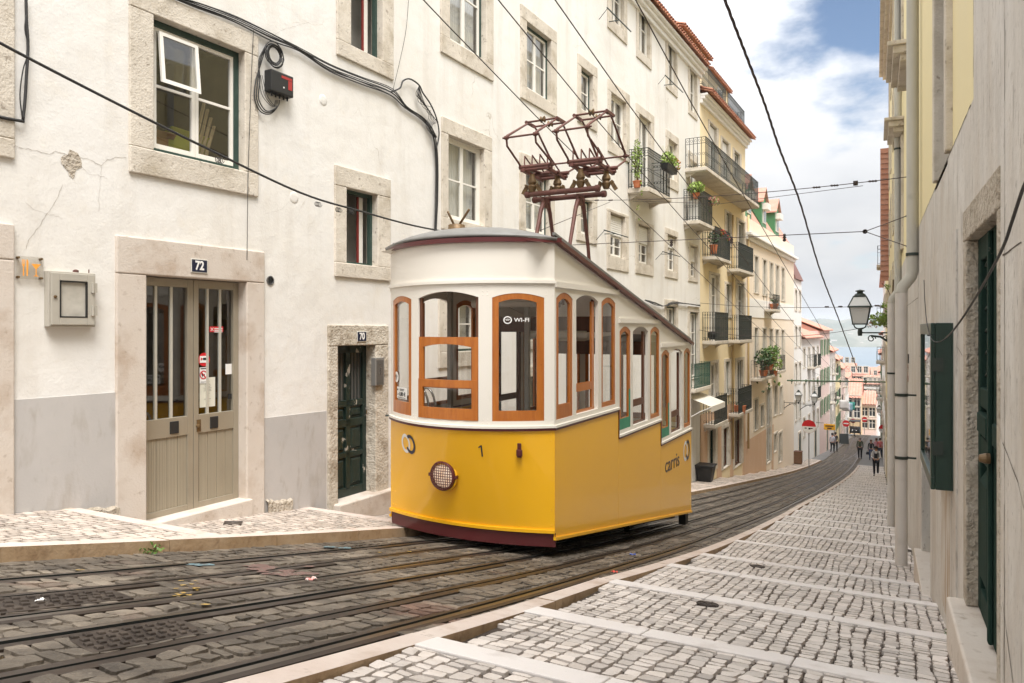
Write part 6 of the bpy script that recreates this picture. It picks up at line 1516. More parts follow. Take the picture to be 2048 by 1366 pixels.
# green panelled door on the right
a0, a1, z0, z1 = DR_
m = MB(); m.box(a0 - .16, a0, -.036, .22, z0, z1 + .0); m.box(a1, a1 + .10, -.034, .22, z0, z1); m.box(a0 - .16, a1 + .10, -.038, .22, z1, z1 + .2); dr = m.build('door', rough_stone, E0.root, bevel=.01)
m = MB(); m.box(a0 - .16, a1 + .3, -.13, .22, z0 - .6, z0 - .002); m.build('threshold', stone_pink, dr, bevel=.015)
m = MB(); y0 = .03; am = (a0 + a1) / 2
for (p_, q_) in ((a0, am), (am, a1)):
    for (x0, x1, k0, k1) in ((p_ + .004, p_ + .11, z0 + .01, z1), (q_ - .11, q_ - .004, z0 + .01, z1), (p_ + .11, q_ - .11, z0 + .01, z0 + .16), (p_ + .11, q_ - .11, z1 - .14, z1), (p_ + .11, q_ - .11, z0 + .95, z0 + 1.1), (p_ + .11, q_ - .11, z0 + 1.28, z0 + 1.4)): m.box(x0, x1, y0, y0 + .06, k0, k1)
    m.box(p_ + .11, q_ - .11, y0 + .035, y0 + .05, z0 + .16, z0 + 1.28)
    m.hexa([(p_ + .13, y0 + .034, z0 + .2), (q_ - .13, y0 + .034, z0 + .2), (q_ - .13, y0 + .034, z0 + .9), (p_ + .13, y0 + .034, z0 + .9), (p_ + .17, y0 - .01, z0 + .26), (q_ - .17, y0 - .01, z0 + .26), (q_ - .17, y0 - .01, z0 + .84), (p_ + .17, y0 - .01, z0 + .84)])
    m.box(p_ + .13, q_ - .13, y0 - .02, y0 + .03, z0 + 1.13, z0 + 1.25)
m.box(am - .03, am + .03, y0 - .025, y0, z0 + .02, z1 - .02)
lf = m.build('door_leaf', dgreen_flat, dr, bevel=.008)
m = MB()
for (p_, q_) in ((a0 + .11, am - .11), (am + .11, a1 - .11)):
    m.quad((p_, y0 + .045, z0 + 1.4), (q_, y0 + .045, z0 + 1.4), (q_, y0 + .045, z1 - .14), (p_, y0 + .045, z1 - .14))
m.build('pane', mk('dusty_black_pane', (.03, .032, .033), .15), lf)
m = MB()
for (p_, q_) in ((a0 + .11, am - .11), (am + .11, a1 - .11)):
    for k in range(7): z = z0 + 1.47 + k * .135; m.bar((p_, y0 + .03, z), (q_, y0 + .03, z + .09), .012, .012)
m.build('door_grille', iron, lf)
m = MB(); m.lathe([(.028, 0), (.03, .02), (.02, .05), (.001, .055)], (am + .06, y0 - .02, z0 + 1.05), (0, -1, 0), 12); m.build('handle', brass, lf)
# recessed doorway further on
a0, a1, z0, z1 = DW_
m = MB(); m.box(a0 - .10, a0, -.043, .3, z0 - .5, z1); m.box(a1, a1 + .1, -.044, .3, z0 - .5, z1); m.box(a0 - .1, a1 + .1, -.045, .3, z1, z1 + .16); dr2 = m.build('door', stone_r, E0.root, bevel=.01)
m = MB(); m.box(a0 - .1, a1 + .1, -.12, .3, z0 - .45, z0); m.build('threshold', stone_pink, dr2, bevel=.012)
m = MB(); m.box(a0, a1, .22, .28, z0, z1); m.box(a0 + .1, (a0 + a1) / 2 - .05, .20, .22, z0 + .2, z1 - .2); m.box((a0 + a1) / 2 + .05, a1 - .1, .20, .22, z0 + .2, z1 - .2); m.build('door_leaf', dgreen, dr2)
# joints and cracks of the stone slabs
jm = mk('slab_joint', (.17, .14, .11), .9)
def joint_line(pts, w_, b):
    m = MB(); Q = []
    for a_, c_ in zip(pts, pts[1:]):
        n = max(2, int(math.hypot(c_[0] - a_[0], c_[1] - a_[1]) / .12))
        for i in range(n): t = i / n; Q.append(Vector((a_[0] + (c_[0] - a_[0]) * t + rnd(-.004, .004), b, a_[1] + (c_[1] - a_[1]) * t + rnd(-.004, .004))))
    for p, q in zip(Q, Q[1:]):
        d = (q - p).normalized(); x = Vector((d.z, 0, -d.x)) * (w_ * rnd(.4, 1.2)); m.quad(p - x, p + x, q + x, q - x); m.quad(q - x, q + x, p + x, p - x)
    m.build('slab_joint', jm, E0.root)
bd = -.0315
yj = lambda Y, z: (aY(Y), z - oz)
for pts in ([yj(5.12, 3.2), yj(5.11, 1.36)], [yj(3.95, 6), yj(3.94, .9), yj(3.96, -2.6)], [yj(4.0, .33), yj(3.4, .35)], [yj(4.0, -.52), yj(3.6, -.62), yj(3.3, -.8)], [yj(4.0, -1.25), yj(3.7, -1.5), yj(3.5, -1.9)], [yj(11, 1.36), yj(5.12, 1.36)], [yj(6.04, 1.3), yj(6.03, -.2)], [yj(6.1, -.12), yj(5.62, -.2)], [yj(8.4, 1.3), yj(8.41, .75)], [yj(20, .4), yj(11.2, .42)], [yj(15, 1.3), yj(15, -3)]):
    joint_line(pts, .0045, bd)
for pts in ([yj(8.3, .68), yj(8.31, -2.6)], [yj(10.9, -.35), yj(10.5, -.36)], [yj(8.3, -.9), yj(7.2, -1.0), yj(6.6, -1.35)]): joint_line(pts, .0045, -.0435)
# rusty run-off below the showcase
st_m = mk('rusty_runoff', (.40, .29, .185), .7, layers=[((.60, .575, .53), 3.0, .42, .56, (2.2, 2.2, .3), .95)], bump=(30, .3, .012))
m = MB(); aa = aY(7.3); ab = aY(6.4); n = 14; rows = [[], []]
for i in range(n + 1): t = i / n; rows[0].append((aa + (ab - aa) * t, -.0435, rz(6.9) + .1 - oz)); rows[1].append((aa + (ab - aa) * t, -.0435, -1.16 - oz - .0 - abs(rnd(-.1, .1))))
m.grid(rows); m.build('rust_stain', st_m, E0.root)
# showcase
aA, aB = aY(7.67), aY(6.23); _, zt = E0.px(1920, 645, -.03); _, zb = E0.px(1905, 972, -.03)
e = empty('showcase', E0.w((aA + aB) / 2, -.03, zb), E0.root.rotation_euler.z, 'dark green wall showcase with a glass front hanging on the stone wall', 'showcase')
w_, h_ = (aB - aA) / 2, zt - zb; D_ = -.125
m = MB(); m.box(-w_, w_, -.02, 0, 0, h_); m.box(-w_, -w_ + .03, D_, -.02, 0, h_); m.box(w_ - .03, w_, D_, -.02, 0, h_); m.box(-w_ + .03, w_ - .03, D_, -.02, h_ - .03, h_); m.box(-w_ + .03, w_ - .03, D_, -.02, 0, .03); m.build('case', dgreen, e, bevel=.004)
m = MB(); m.box(-w_, w_, D_ - .03, D_ - .001, h_ - .09, h_); m.box(-w_, w_, D_ - .03, D_ - .001, 0, .09); m.box(-w_, -w_ + .09, D_ - .029, D_ - .002, .09, h_ - .09); m.box(w_ - .09, w_, D_ - .029, D_ - .002, .09, h_ - .09); fr = m.build('front_frame', dgreen, e, bevel=.006)
m = MB(); m.quad((-w_ + .05, D_ - .012, .05), (w_ - .05, D_ - .012, .05), (w_ - .05, D_ - .012, h_ - .05), (-w_ + .05, D_ - .012, h_ - .05)); m.build('pane', gl, fr)
m = MB(); m.box(-w_ + .12, w_ - .12, -.03, -.021, .15, h_ - .15); m.build('poster', mk('pale_poster', (.6, .58, .54), .8, layers=[((.3, .28, .25), 5, .55, .6, None, .6)]), e)
for z in (h_ * .25, h_ * .75): m = MB(); m.box(w_, w_ + .012, D_ - .02, D_ + .05, z - .05, z + .05); m.build('hinge', iron, e)
# drainpipes
def pipe(F, pts, r, label, group='drainpipes on the right-hand walls', cuff=()):
    e = empty('drainpipe', F.w(pts[-1][0], pts[-1][1], pts[-1][2]), F.root.rotation_euler.z, label, 'drainpipe', group); o = Vector(pts[-1])
    P = [tuple(Vector(p) - o) for p in pts]; m = MB(); m.tube(P[:-2] if len(P) > 3 else P, r, 14); m.build('upper_pipe', zinc, e, smooth=True, auto=.9)
    if len(P) > 3: m = MB(); m.tube(P[-3:], r * 1.03, 14); m.build('lower_pipe', zinc_w, e, smooth=True, auto=.9)
    for z in cuff:
        m = MB(); i = 0
        pa = min(P, key=lambda p: abs(p[2] - (z - o.z))); m.lathe([(r * 1.12, -.02), (r * 1.12, .02)], (pa[0], pa[1], z - o.z), (0, 0, 1), 14); m.box(pa[0] - .012, pa[0] + .012, pa[1], pa[1] + .18, z - o.z - .012, z - o.z + .012); m.build('bracket', iron, e)
    return e
ya_ = aY(11.3); zg = rz(11.3) - oz
pipe(E0, [(ya_, -.10, 8.25 - oz), (ya_, -.10, .78 - oz), (ya_ - .0, -.12, .70 - oz), (ya_, -.22, .56 - oz), (ya_, -.235, .48 - oz), (ya_, -.235, .2 - oz), (ya_, -.235, zg)], .074, 'tall grey drainpipe with a whitewashed foot, nearest on the right wall', cuff=(4.6 - oz, 1.0 - oz + .0, -.9 - oz, -1.75 - oz))
ya_ = aY(18.5); zg = rz(18.5) - oz
pipe(E0, [(ya_, -.10, 8.25 - oz), (ya_, -.10, .9 - oz), (ya_, -.11, .82 - oz), (ya_, -.22, .66 - oz), (ya_, -.235, .56 - oz), (ya_, -.235, .2 - oz), (ya_, -.235, zg)], .074, 'slimmer-looking second drainpipe further down the right wall', cuff=(8 - oz, 4 - oz, -1 - oz))
# black cable across the showcase
m = MB(); P = path_px(E0, [(2070, 330), (2048, 372), (2025, 440), (2008, 490), (1980, 545), (1945, 605), (1915, 650), (1893, 675), (1876, 684), (1862, 676), (1853, 640), (1849, 590), (1848, 560)], -.19)
m.tube(smooth(P, 5), [.005] * 36 + [.003] * 25 if len(smooth(P, 5)) == 61 else .0058, 6); wall_thing(m, 'hanging_cable', E0, cable_m, 'black cable slung from the right edge across the dark green showcase', 'cable')
# ---- the right side beyond
def rh(Y1, Y0, zt, mat, label, nw, nr, roof='flat', **kw):
    rows = [zt - .9 - 1.5 - 2.9 * k for k in range(nr)]
    return simple_house((WALL_R(Y1), Y1, zr(Y1)), (WALL_R(Y0), Y0, 0), zt, mat, label, nw, rows, roof=roof, group='houses on the right side further down', **kw)
R2 = rh(38, 22, 11.5, plaster_cy, 'yellow and white house following the stone-fronted one on the right', 4, 6, wz=1.7, ww=.9)
cornice(R2, 0, R2.len, 11.3 - R2.o.z, stone, ((.1, .15), (.25, .15), (.4, .1)))
m = MB(); wall_mesh(m, 0, R2.len, -3, zr(30) + 2.6 - R2.o.z, [], -.04, .03); m.build('stone_dado', stone_r, R2.root)
R3 = rh(50, 38, 8.4, plaster_cy, 'house with a red tile-clad gable and a curved balcony on the right', 3, 5, wz=1.7, balc=((1, 2),))
m = MB(); x1 = R3.len
for k in range(26): z = 2.2 - R3.o.z + k * .235; m.hexa([(x1 + .012, -.35, z), (x1 + .09, -.35, z), (x1 + .09, 5, z), (x1 + .012, 5, z), (x1 + .012, -.35, z + .23), (x1 + .03, -.35, z + .23), (x1 + .03, 5, z + .23), (x1 + .012, 5, z + .23)])
m.build('tiled_gable', tile_f, R3.root)
rh(64, 50, 3.2, plaster_w, 'pale house with shuttered windows on the right past the tiled gable', 4, 4, balc=((0, 1), (1, 2)), roof='tile')
rh(78, 64, -.5, plaster_w, 'white house with balconies low on the right', 4, 3, balc=((0, 1), (1, 2), (1, 0)), roof='tile')
rh(92, 78, -2.5, plaster_pink, 'pinkish house far down on the right', 4, 3, roof='tile', shutters=1)
rh(106, 92, -5, plaster_w, 'last white house on the right before the bend', 3, 2, roof='tile')
# ================================================================ street furniture, wires, plants, people
def rwall(u, v):
    r = ray(u, v); d = .55 / (r.x + .026 * r.y); return r * d
def wire_obj(m, name, label, mat=wire_m, cat='overhead wire', group=None):
    return tag(m.build(name, mat, smooth=True), label, cat, group)
# contact wires follow the slope of the street
def contact(X, label):
    m = MB(); pts = []
    for y in frange(-3, 62, 2.6):
        dx = (TRK1(y) - TRK1(10)) * .6 if y > 20 else 0
        pts.append((X + dx, y, zr(y) + 6.28))
    m.tube(pts, .0078, 5); wire_obj(m, 'contact_wire', label, group='contact wires over the tracks')
contact(-4.86, 'contact wire touching the left pantograph of the tram'); contact(-4.03, 'contact wire touching the right pantograph of the tram')
contact(-3.42, 'contact wire over the empty right track, the one nearer the tram'); contact(-2.58, 'contact wire over the empty right track, the one farther from the tram')
# the thick twisted cable crossing the sky
m = MB(); P = [(-1.3, 5.0, 3.0)] + [tuple(at_x(u, v, -1.3)) for (u, v) in ((1450, 0), (1492, 110), (1530, 210), (1560, 300), (1600, 405), (1640, 540), (1678, 640), (1715, 740))]
P = smooth(P, 14); a_ = 0
for k in range(3): m.tube([(p[0] + .008 * math.cos(i * .8 + k * 2.1), p[1], p[2] + .008 * math.sin(i * .8 + k * 2.1)) for i, p in enumerate(P)], .007, 5)
wire_obj(m, 'twisted_cable', 'thick twisted dark cable running diagonally down across the sky', mk('purple_brown_cable', (.06, .04, .045), .6), 'cable')
# black cable in front of the white wall, ending behind the tram
m = MB(); P = [tuple(at_x(u, v, -6.9)) for (u, v) in ((-60, 50), (0, 86), (200, 190), (400, 290), (600, 385), (720, 422), (850, 456), (1000, 480))]
m.tube(smooth(P, 6), .014, 6)
wire_obj(m, 'black_cable', 'black cable sloping across the white wall from the upper left to the tram roof', cable_m, 'cable')
for i, (u, v, l) in enumerate(((437, 318, 'near the corner of the big window'), (635, 407, 'left of the small window'), (676, 418, 'on the small window jamb'), (700, 422, 'before the dark small window'))):
    c = at_x(u, v, -6.9); m = MB()
    for k in range(4): y = c.y + (k - 1.5) * .022; m.tube([(c.x + .028 * math.cos(t), y + .004 * t, c.z - .01 + .03 * math.sin(t)) for t in [2 * PI * j / 10 for j in range(11)]], .004, 4)
    wire_obj(m, 'cable_tie', 'knot of tie wire on the sloping black cable ' + l, cable_m, 'cable tie', 'tie wires on the black cable')
def span(p, q, sag, r, n=14):
    p, q = Vector(p), Vector(q); return [p.lerp(q, i / n) + Vector((0, 0, -sag * 4 * (i / n) * (1 - i / n))) for i in range(n + 1)]
def cone(m, a, b, r0, r1): m.tube([a, b], [r0, r1], 6)
def insul(m, c, d, r=.035):
    d = Vector(d).normalized(); m.lathe([(r * .4, -.08), (r, -.05), (r * .5, -.02), (r, 0), (r * .5, .03), (r, .05), (r * .4, .08)], c, d, 10)
# cross wire with a forked end on the right wall
A = at_y(1140, 490, 16.5); A = Vector((-7.3, 16.5, at_y(1140, 490, 16.5).z)); B_ = at_y(1730, 463, 15.5); C1 = rwall(1824, 428); C2 = rwall(1824, 496)
m = MB(); m.tube([A, B_], .008, 5); m.tube([B_, C1], .008, 5); m.tube([B_, C2], .008, 5); m.lathe([(.03, -.01), (.045, 0), (.03, .01)], B_, (0, 1, 0), 12)
for c in (C1, C2): m.tube([c - (c - B_).normalized() * .18, c], [.018, .022], 6)
d = (B_ - A)
for t in (.42, .62, .78): insul(m, A + d * t - Vector((0, 0, .05)), (0, 0, 1), .04)
wire_obj(m, 'span_wire', 'cross wire with a forked right end spanning the street')
A = Vector((-7.25, 14.5, at_y(1155, 402, 14.5).z)); B_ = rwall(1830, 352)
A = at_x(1150, 400, -7.25); m = MB(); m.tube(span(A, B_, .12, 0), .007, 5); d = B_ - A
for t in (.10, .16, .80, .84, .92): insul(m, A + d * t - Vector((0, 0, .48 * t * (1 - t))), d, .02)
q_ = A + d * .885 - Vector((0, 0, .05)); m.box(q_.x - .035, q_.x + .035, q_.y - .035, q_.y + .035, q_.z - .035, q_.z + .035)
m.tube([A + d * .25 - Vector((0, 0, .12)), A + d * .55 - Vector((0, 0, .28)), A + d * .9 - Vector((0, 0, .10))], .005, 5)
wire_obj(m, 'span_wire', 'highest cross wire with insulators and a small square weight near the right wall')
m = MB(); A = at_x(1080, 461, -5.6); B_ = at_x(1290, 392, -7.2); m.tube([A, at_x(1220, 404, -7.1)], .007, 5); wire_obj(m, 'span_wire', 'short stay wire rising from behind the tram roof to the balcony wall')
m = MB(); A = at_x(1400, 606, -6.9); B_ = at_x(1791, 610, -.10); m.tube(span(A, B_, .12, 0), .008, 5); d = B_ - A
for t in (.72, .78, .93): insul(m, A + d * t - Vector((0, 0, .4 * t * (1 - t))), d, .03)
wire_obj(m, 'span_wire', 'cross wire passing just above the big street lantern')
m = MB(); A = at_x(1398, 660, -6.9); B_ = at_x(1760, 648, -.6); m.tube(span(A, B_, .35, 0), .009, 5); wire_obj(m, 'span_wire', 'sagging cross wire under the big street lantern')
m = MB(); A = at_x(1590, 760, -6.3); B_ = at_x(1778, 742, -.9); m.tube(span(A, B_, .5, 0), .012, 5); wire_obj(m, 'span_wire', 'low cross wire close to the green beam')
# green beam across the street
A = at_y(1574, 761, 49.8); B_ = at_y(1773, 764, 49.8); m = MB(); m.tube([A, B_], .045, 8); d = B_ - A
for t in (.05, .2, .32, .55, .8): p_ = A + d * t; m.lathe([(.09, -.05), (.09, .05)], p_, d, 8); m.tube([p_, p_ - Vector((0, 0, .22))], .02, 5)
wire_obj(m, 'street_beam', 'long green tube beam spanning the street between the houses', mk('beam_green', (.10, .16, .10), .6), 'beam')
# ---------------------------------------------------------------- lanterns
def lantern(loc, arm, wall_dx, s, label, group='wall lanterns along the street'):
    """loc: middle of the lantern base; arm runs along x to the wall"""
    e = empty('street_lamp', (loc[0] + wall_dx, loc[1], loc[2] - .25 * s), 0, label, 'street lamp', group); ox, oz_ = -wall_dx, .25 * s
    P = lambda x, y, z: (ox + x * s, y * s, oz_ + z * s)
    def fr4(m, h0, w0, h1, w1, t=.018):
        for sx in (-1, 1):
            for sy in (-1, 1): m.bar(P(sx * w0, sy * w0, h0), P(sx * w1, sy * w1, h1), t * s, t * s)
    m = MB(); fr4(m, .10, .16, .52, .235); fr4(m, .56, .255, .80, .145)
    for (h, w_, t) in ((.10, .165, .03), (.54, .285, .035), (.80, .155, .03)): m.hexa([P(-w_, -w_, h - t / 2), P(w_, -w_, h - t / 2), P(w_, w_, h - t / 2), P(-w_, w_, h - t / 2), P(-w_ * .97, -w_ * .97, h + t / 2), P(w_ * .97, -w_ * .97, h + t / 2), P(w_ * .97, w_ * .97, h + t / 2), P(-w_ * .97, w_ * .97, h + t / 2)]) if h != .10 else [m.bar(P(-w_, k * w_, h), P(w_, k * w_, h), t * s, t * s) for k in (-1, 1)] + [m.bar(P(k * w_, -w_, h), P(k * w_, w_, h), t * s, t * s) for k in (-1, 1)]
    m.lathe([(.15 * s, 0), (.12 * s, .05 * s), (.07 * s, .08 * s), (.07 * s, .11 * s), (.11 * s, .12 * s), (.11 * s, .14 * s), (.03 * s, .16 * s), (.001, .17 * s)], P(0, 0, .81), (0, 0, 1), 12)
    for sx in (-1, 1): m.tube([P(sx * .15, 0, .10), P(sx * .12, 0, .02), P(sx * .03, 0, -.03), P(0, 0, -.08)], .018 * s, 6)
    m.lathe([(.05 * s, -.2 * s), (.06 * s, -.1 * s), (.04 * s, 0)], P(0, 0, 0), (0, 0, 1), 10)
    m.build('lantern_frame', iron, e)
    m = MB(); g = lambda h0, w0, h1, w1: [m.quad(*q4) for q4 in ((P(-w0, -w0, h0), P(w0, -w0, h0), P(w1, -w1, h1), P(-w1, -w1, h1)), (P(w0, -w0, h0), P(w0, w0, h0), P(w1, w1, h1), P(w1, -w1, h1)), (P(w0, w0, h0), P(-w0, w0, h0), P(-w1, w1, h1), P(w1, w1, h1)), (P(-w0, w0, h0), P(-w0, -w0, h0), P(-w1, -w1, h1), P(-w1, w1, h1)))]
    g(.115, .155, .52, .228); g(.56, .25, .79, .142); m.build('lamp_glass', frost, e)
    m = MB(); L = wall_dx / s; sg = 1 if L > 0 else -1
    m.bar(P(0, 0, -.12), P(L, 0, -.12), .035 * s, .035 * s); m.tube([P(sg * .25, 0, -.2), P(L * .5, 0, -.22), P(L * .75, 0, -.38), P(L, 0, -.62)], .03 * s, 6)
    for c, r in ((.28, .10), (.62, .07)): m.tube([P(L * c + r * math.cos(t) * (1 - t / 12), 0, -.22 - r * .5 + r * math.sin(t) * (1 - t / 12)) for t in [.7 * k for k in range(12)]], .014 * s, 5)
    m.bar(P(L, 0, .05), P(L, 0, -.75), .05 * s, .03 * s); m.build('bracket', iron, e)
    return e
c = at_y(1720, 656, 19.0); lantern((c.x, 19, c.z), 1, WALL_R(19) - c.x - .02, .92, 'big black lantern on a scrolled bracket against the river view, on the right wall')
c = at_x(1597, 803, -5.6); lantern((c.x, c.y, c.z), -1, WALL_L(c.y) - c.x + .02, .75, 'lantern on a scrolled bracket of the left row, nearest of the left lanterns')
c = at_x(1629, 806, -5.3); lantern((c.x, c.y, c.z), -1, WALL_L(c.y) - c.x + .02, .85, 'second lantern along the left row, beside the red round sign')
c = at_x(1758, 827, -1.9); lantern((c.x, c.y, c.z), 1, WALL_R(c.y) - c.x, .9, 'small distant lantern low on the right side of the street')
# ---------------------------------------------------------------- plants
def potted(name, loc, label, r, h, n, size, mat=leaf, pot=True, flowers=None, group=None, pr=.13, ph=.2, trail=0):
    e = empty(name, loc, 0, label, 'potted plant', group)
    if pot: m = MB(); m.lathe([(pr * .7, 0), (pr, ph * .9), (pr * 1.08, ph * .9), (pr * 1.08, ph), (pr * .9, ph), (pr * .85, ph * .8)], (0, 0, 0), (0, 0, 1), 14); m.build('pot', terracotta, e, smooth=True, auto=.6)
    z0 = ph if pot else 0
    m = MB(); m.leaves((0, 0, z0 + h * .5), (r, r, h * .5), n, size, 0, 0)
    for k in range(trail): a = rnd(0, 6.3); m.leaves((r * .7 * math.cos(a), r * .7 * math.sin(a), z0 - rnd(0, h)), (.06, .06, .1), 6, size, 0, 0)
    m.build('foliage', mat, e)
    m = MB()
    for k in range(7): a = rnd(0, 6.3); m.tube([(0, 0, z0 * .8), (r * .3 * math.cos(a), r * .3 * math.sin(a), z0 + h * .3), (r * .6 * math.cos(a), r * .6 * math.sin(a), z0 + h * .75)], .006, 4)
    m.build('stems', twig, e)
    if flowers: m = MB(); m.leaves((0, 0, z0 + h * .6), (r * 1.05, r * 1.05, h * .5), flowers[1], size * .8, 0, .55); m.build('flowers', flowers[0], e)
    return e
def bal_pt(F, B, t, d, dz=0): return F.w(B[0] + (B[1] - B[0]) * t, d, B[2] + dz)
PG = 'plants on the balconies'
p_ = bal_pt(W0, B1, -.02, -.30); potted('climbing_plant', p_, 'tall bright green climber in a terracotta pot on the upper white-house balcony', .17, 1.25, 420, .045, leaf_l, group=PG, trail=4)
# planter box hung outside the railing
e = empty('flower_box', bal_pt(W0, B1, .72, -.80, .70), W0.root.rotation_euler.z, 'black planter box of yellow-green plants hung on the upper balcony railing', 'planter', PG)
m = MB(); m.hexa([(-.5, -.09, 0), (.5, -.09, 0), (.5, .09, 0), (-.5, .09, 0), (-.54, -.12, .2), (.54, -.12, .2), (.54, .12, .2), (-.54, .12, .2)]); m.build('box', blackp, e, bevel=.01)
m = MB(); m.leaves((-.05, 0, .38), (.52, .2, .24), 420, .05, 0, 0); m.leaves((.3, 0, .3), (.3, .22, .3), 150, .05, 0, 0); m.build('foliage', leaf_l, e)
m = MB(); m.leaves((.42, -.05, .3), (.16, .18, .25), 120, .05, 0, 0); m.build('flowers', mk('orange_bloom', (.6, .25, .04), .6, island=.3), e)
m = MB()
for k in range(24): a = rnd(-.4, .2); m.tube([(a, rnd(-.08, .08), .2), (a + rnd(-.1, .1), rnd(-.12, .12), rnd(.5, .8))], .004, 4)
m.build('stems', mk('pale_stems', (.3, .33, .12), .8), e)
potted('hanging_fern', bal_pt(W0, B2, .02, -.45, .80), 'fern with arching yellow-green leaves on the corner of the second balcony', .33, .42, 260, .07, leaf_l, group=PG)
potted('dried_flowers', bal_pt(W0, B2, .85, -.60, .72), 'pinkish dry flowering plant spilling over the second balcony railing', .30, .36, 60, .05, leaf, pot=False, flowers=(petal_p, 170), group=PG, trail=3)
m = MB(); e = empty('white_cabinet', bal_pt(W0, B2, .25, -.30), W0.root.rotation_euler.z, 'small white cabinet standing on the second balcony of the white house', 'cabinet'); m.box(-.25, .25, -.15, .2, 0, .78); m.build('cabinet_body', white_s, e, bevel=.01); m = MB(); m.box(-.23, .23, -.165, -.151, .05, .38); m.box(-.23, .23, -.165, -.151, .41, .74); m.build('cabinet_door', wwhite, e)
def ypt(u, v, b): a, z = W1.px(u, v, b); return W1.w(a, b, z)
potted('geranium', ypt(1440, 474, -.45), 'red geraniums blooming on the left corner of the upper yellow-house balcony', .24, .3, 90, .05, leaf, pot=False, flowers=(petal_r, 120), group=PG)
potted('geranium', ypt(1455, 484, -.50), 'smaller red geranium further right on the upper yellow-house balcony', .14, .26, 40, .045, leaf, pot=False, flowers=(petal_r, 60), group=PG)
potted('leafy_plant', ypt(1427, 508, -.40), 'dark leafy plant in an orange pot behind the left end of the geranium balcony', .22, .55, 160, .05, leaf_d, group=PG, pr=.16, ph=.36)
e = empty('black_bucket', ypt(1425, 679, -.30), 0, 'small round black bucket on a yellow-house balcony', 'bucket'); m = MB(); m.lathe([(.13, 0), (.20, .12), (.20, .24), (.16, .3), (.001, .3)], (0, 0, 0), (0, 0, 1), 14); m.build('bucket_body', blackp, e, smooth=True); m = MB(); m.lathe([(.17, .29), (.17, .32), (.001, .33)], (0, 0, 0), (0, 0, 1), 14); m.build('lid', blackp, e)
e = empty('pot', ypt(1480, 828, -.30), 0, 'square terracotta planter on the lower yellow-house balcony', 'planter'); m = MB(); m.hexa([(-.2, -.14, 0), (.2, -.14, 0), (.2, .14, 0), (-.2, .14, 0), (-.26, -.18, .4), (.26, -.18, .4), (.26, .18, .4), (-.26, .18, .4)]); m.build('planter_body', terracotta, e, bevel=.01); m = MB(); m.leaves((0, 0, .45), (.2, .15, .12), 50, .05, 0, 0); m.build('foliage', leaf_d, e)
def apt(u, v, b): a, z = W2.px(u, v, b); return W2.w(a, b, z)
for (u, v, r, h, n, l, mt) in ((1527, 752, .5, 1.1, 260, 'bushy dark green plant filling the left of the apricot-house balcony', leaf_d), (1538, 740, .55, 1.0, 300, 'green shrub with long sprays in the middle of the apricot-house balcony', leaf), (1547, 752, .5, .8, 220, 'pale green plant trailing over the right end of the apricot-house balcony', leaf_l), (1547, 722, .35, .6, 120, 'small green plant standing highest on the apricot-house balcony', leaf)):
    potted('balcony_plant', apt(u, v, -.45), l, r, h, n, .09, mt, group=PG, pr=.22, ph=.3, trail=5)
potted('balcony_plant', apt(1548, 618, -.3), 'red pot with a small plant on the upper apricot-house balcony', .2, .3, 60, .07, leaf_d, group=PG, pr=.25, ph=.3)
# climber on the right wall by the lantern
base_ = Vector((WALL_R(20.5) - .05, 20.5, rz(20.5))); e = empty('wall_climber', base_, 0, 'leafy climber with sprawling green shoots growing on the right wall beside the lantern', 'climber')
m = MB(); zc = at_y(1768, 640, 20.5); top = zc - base_
m.tube(smooth([(0, 0, 0), (-.04, .05, 1.2), (.0, .1, 2.4), (-.08, 0, top.z - .3), (-.12, 0, top.z + .3), (-.1, 0, top.z + 1.0)], 4), .025, 6)
for (dx, dz) in ((-.45, .35), (-.35, .9), (-.3, .05), (-.25, -.2)): m.tube(smooth([(-.08, 0, top.z + dz * .3), (dx * .6, -.1, top.z + dz * .8), (dx, -.2, top.z + dz)], 4), .010, 5)
m.build('stems', twig, e)
m = MB()
for (dx, dy, dz, r, n) in ((-.42, -.2, .02, .22, 220), (-.2, -.1, .0, .24, 220), (-.1, 0, .22, .2, 120), (-.3, -.1, .38, .10, 30), (-.25, -.1, .82, .09, 20), (-.1, .1, -.5, .16, 80), (-.1, 0, -1.0, .14, 60)): m.leaves((dx, dy, top.z + dz), (r, r, r * .8), n, .05, 0, 0)
m.build('foliage', leaf_l, e); m = MB(); m.leaves((-.55, -.2, top.z - .12), (.14, .14, .1), 40, .03, 0, 0); m.build('flowers', petal_p, e)
# awning over the white house's shop by the green balcony
a, z = W0.px(1390, 786, 0); c, _ = W0.px(1400, 786, 0); e = empty('awning', W0.w(W0.len - 2.2, 0, z), W0.root.rotation_euler.z, 'cream cloth awning folded out below the green balcony of the white house', 'awning')
m = MB(); m.quad((0, -.02, 0), (2.1, -.02, 0), (2.1, -1.0, -.35), (0, -1.0, -.35)); m.quad((0, -1.0, -.35), (2.1, -1.0, -.35), (2.1, -1.0, -.55), (0, -1.0, -.55)); m.build('awning_cloth', mk('awning_cream', (.66, .62, .54), .9), e, solid=.006)
m = MB()
for x in (.02, 2.08): m.tube([(x, -.02, -.9), (x, -.6, -.55), (x, -.98, -.38)], .018, 6)
m.build('awning_arm', white_s, e)
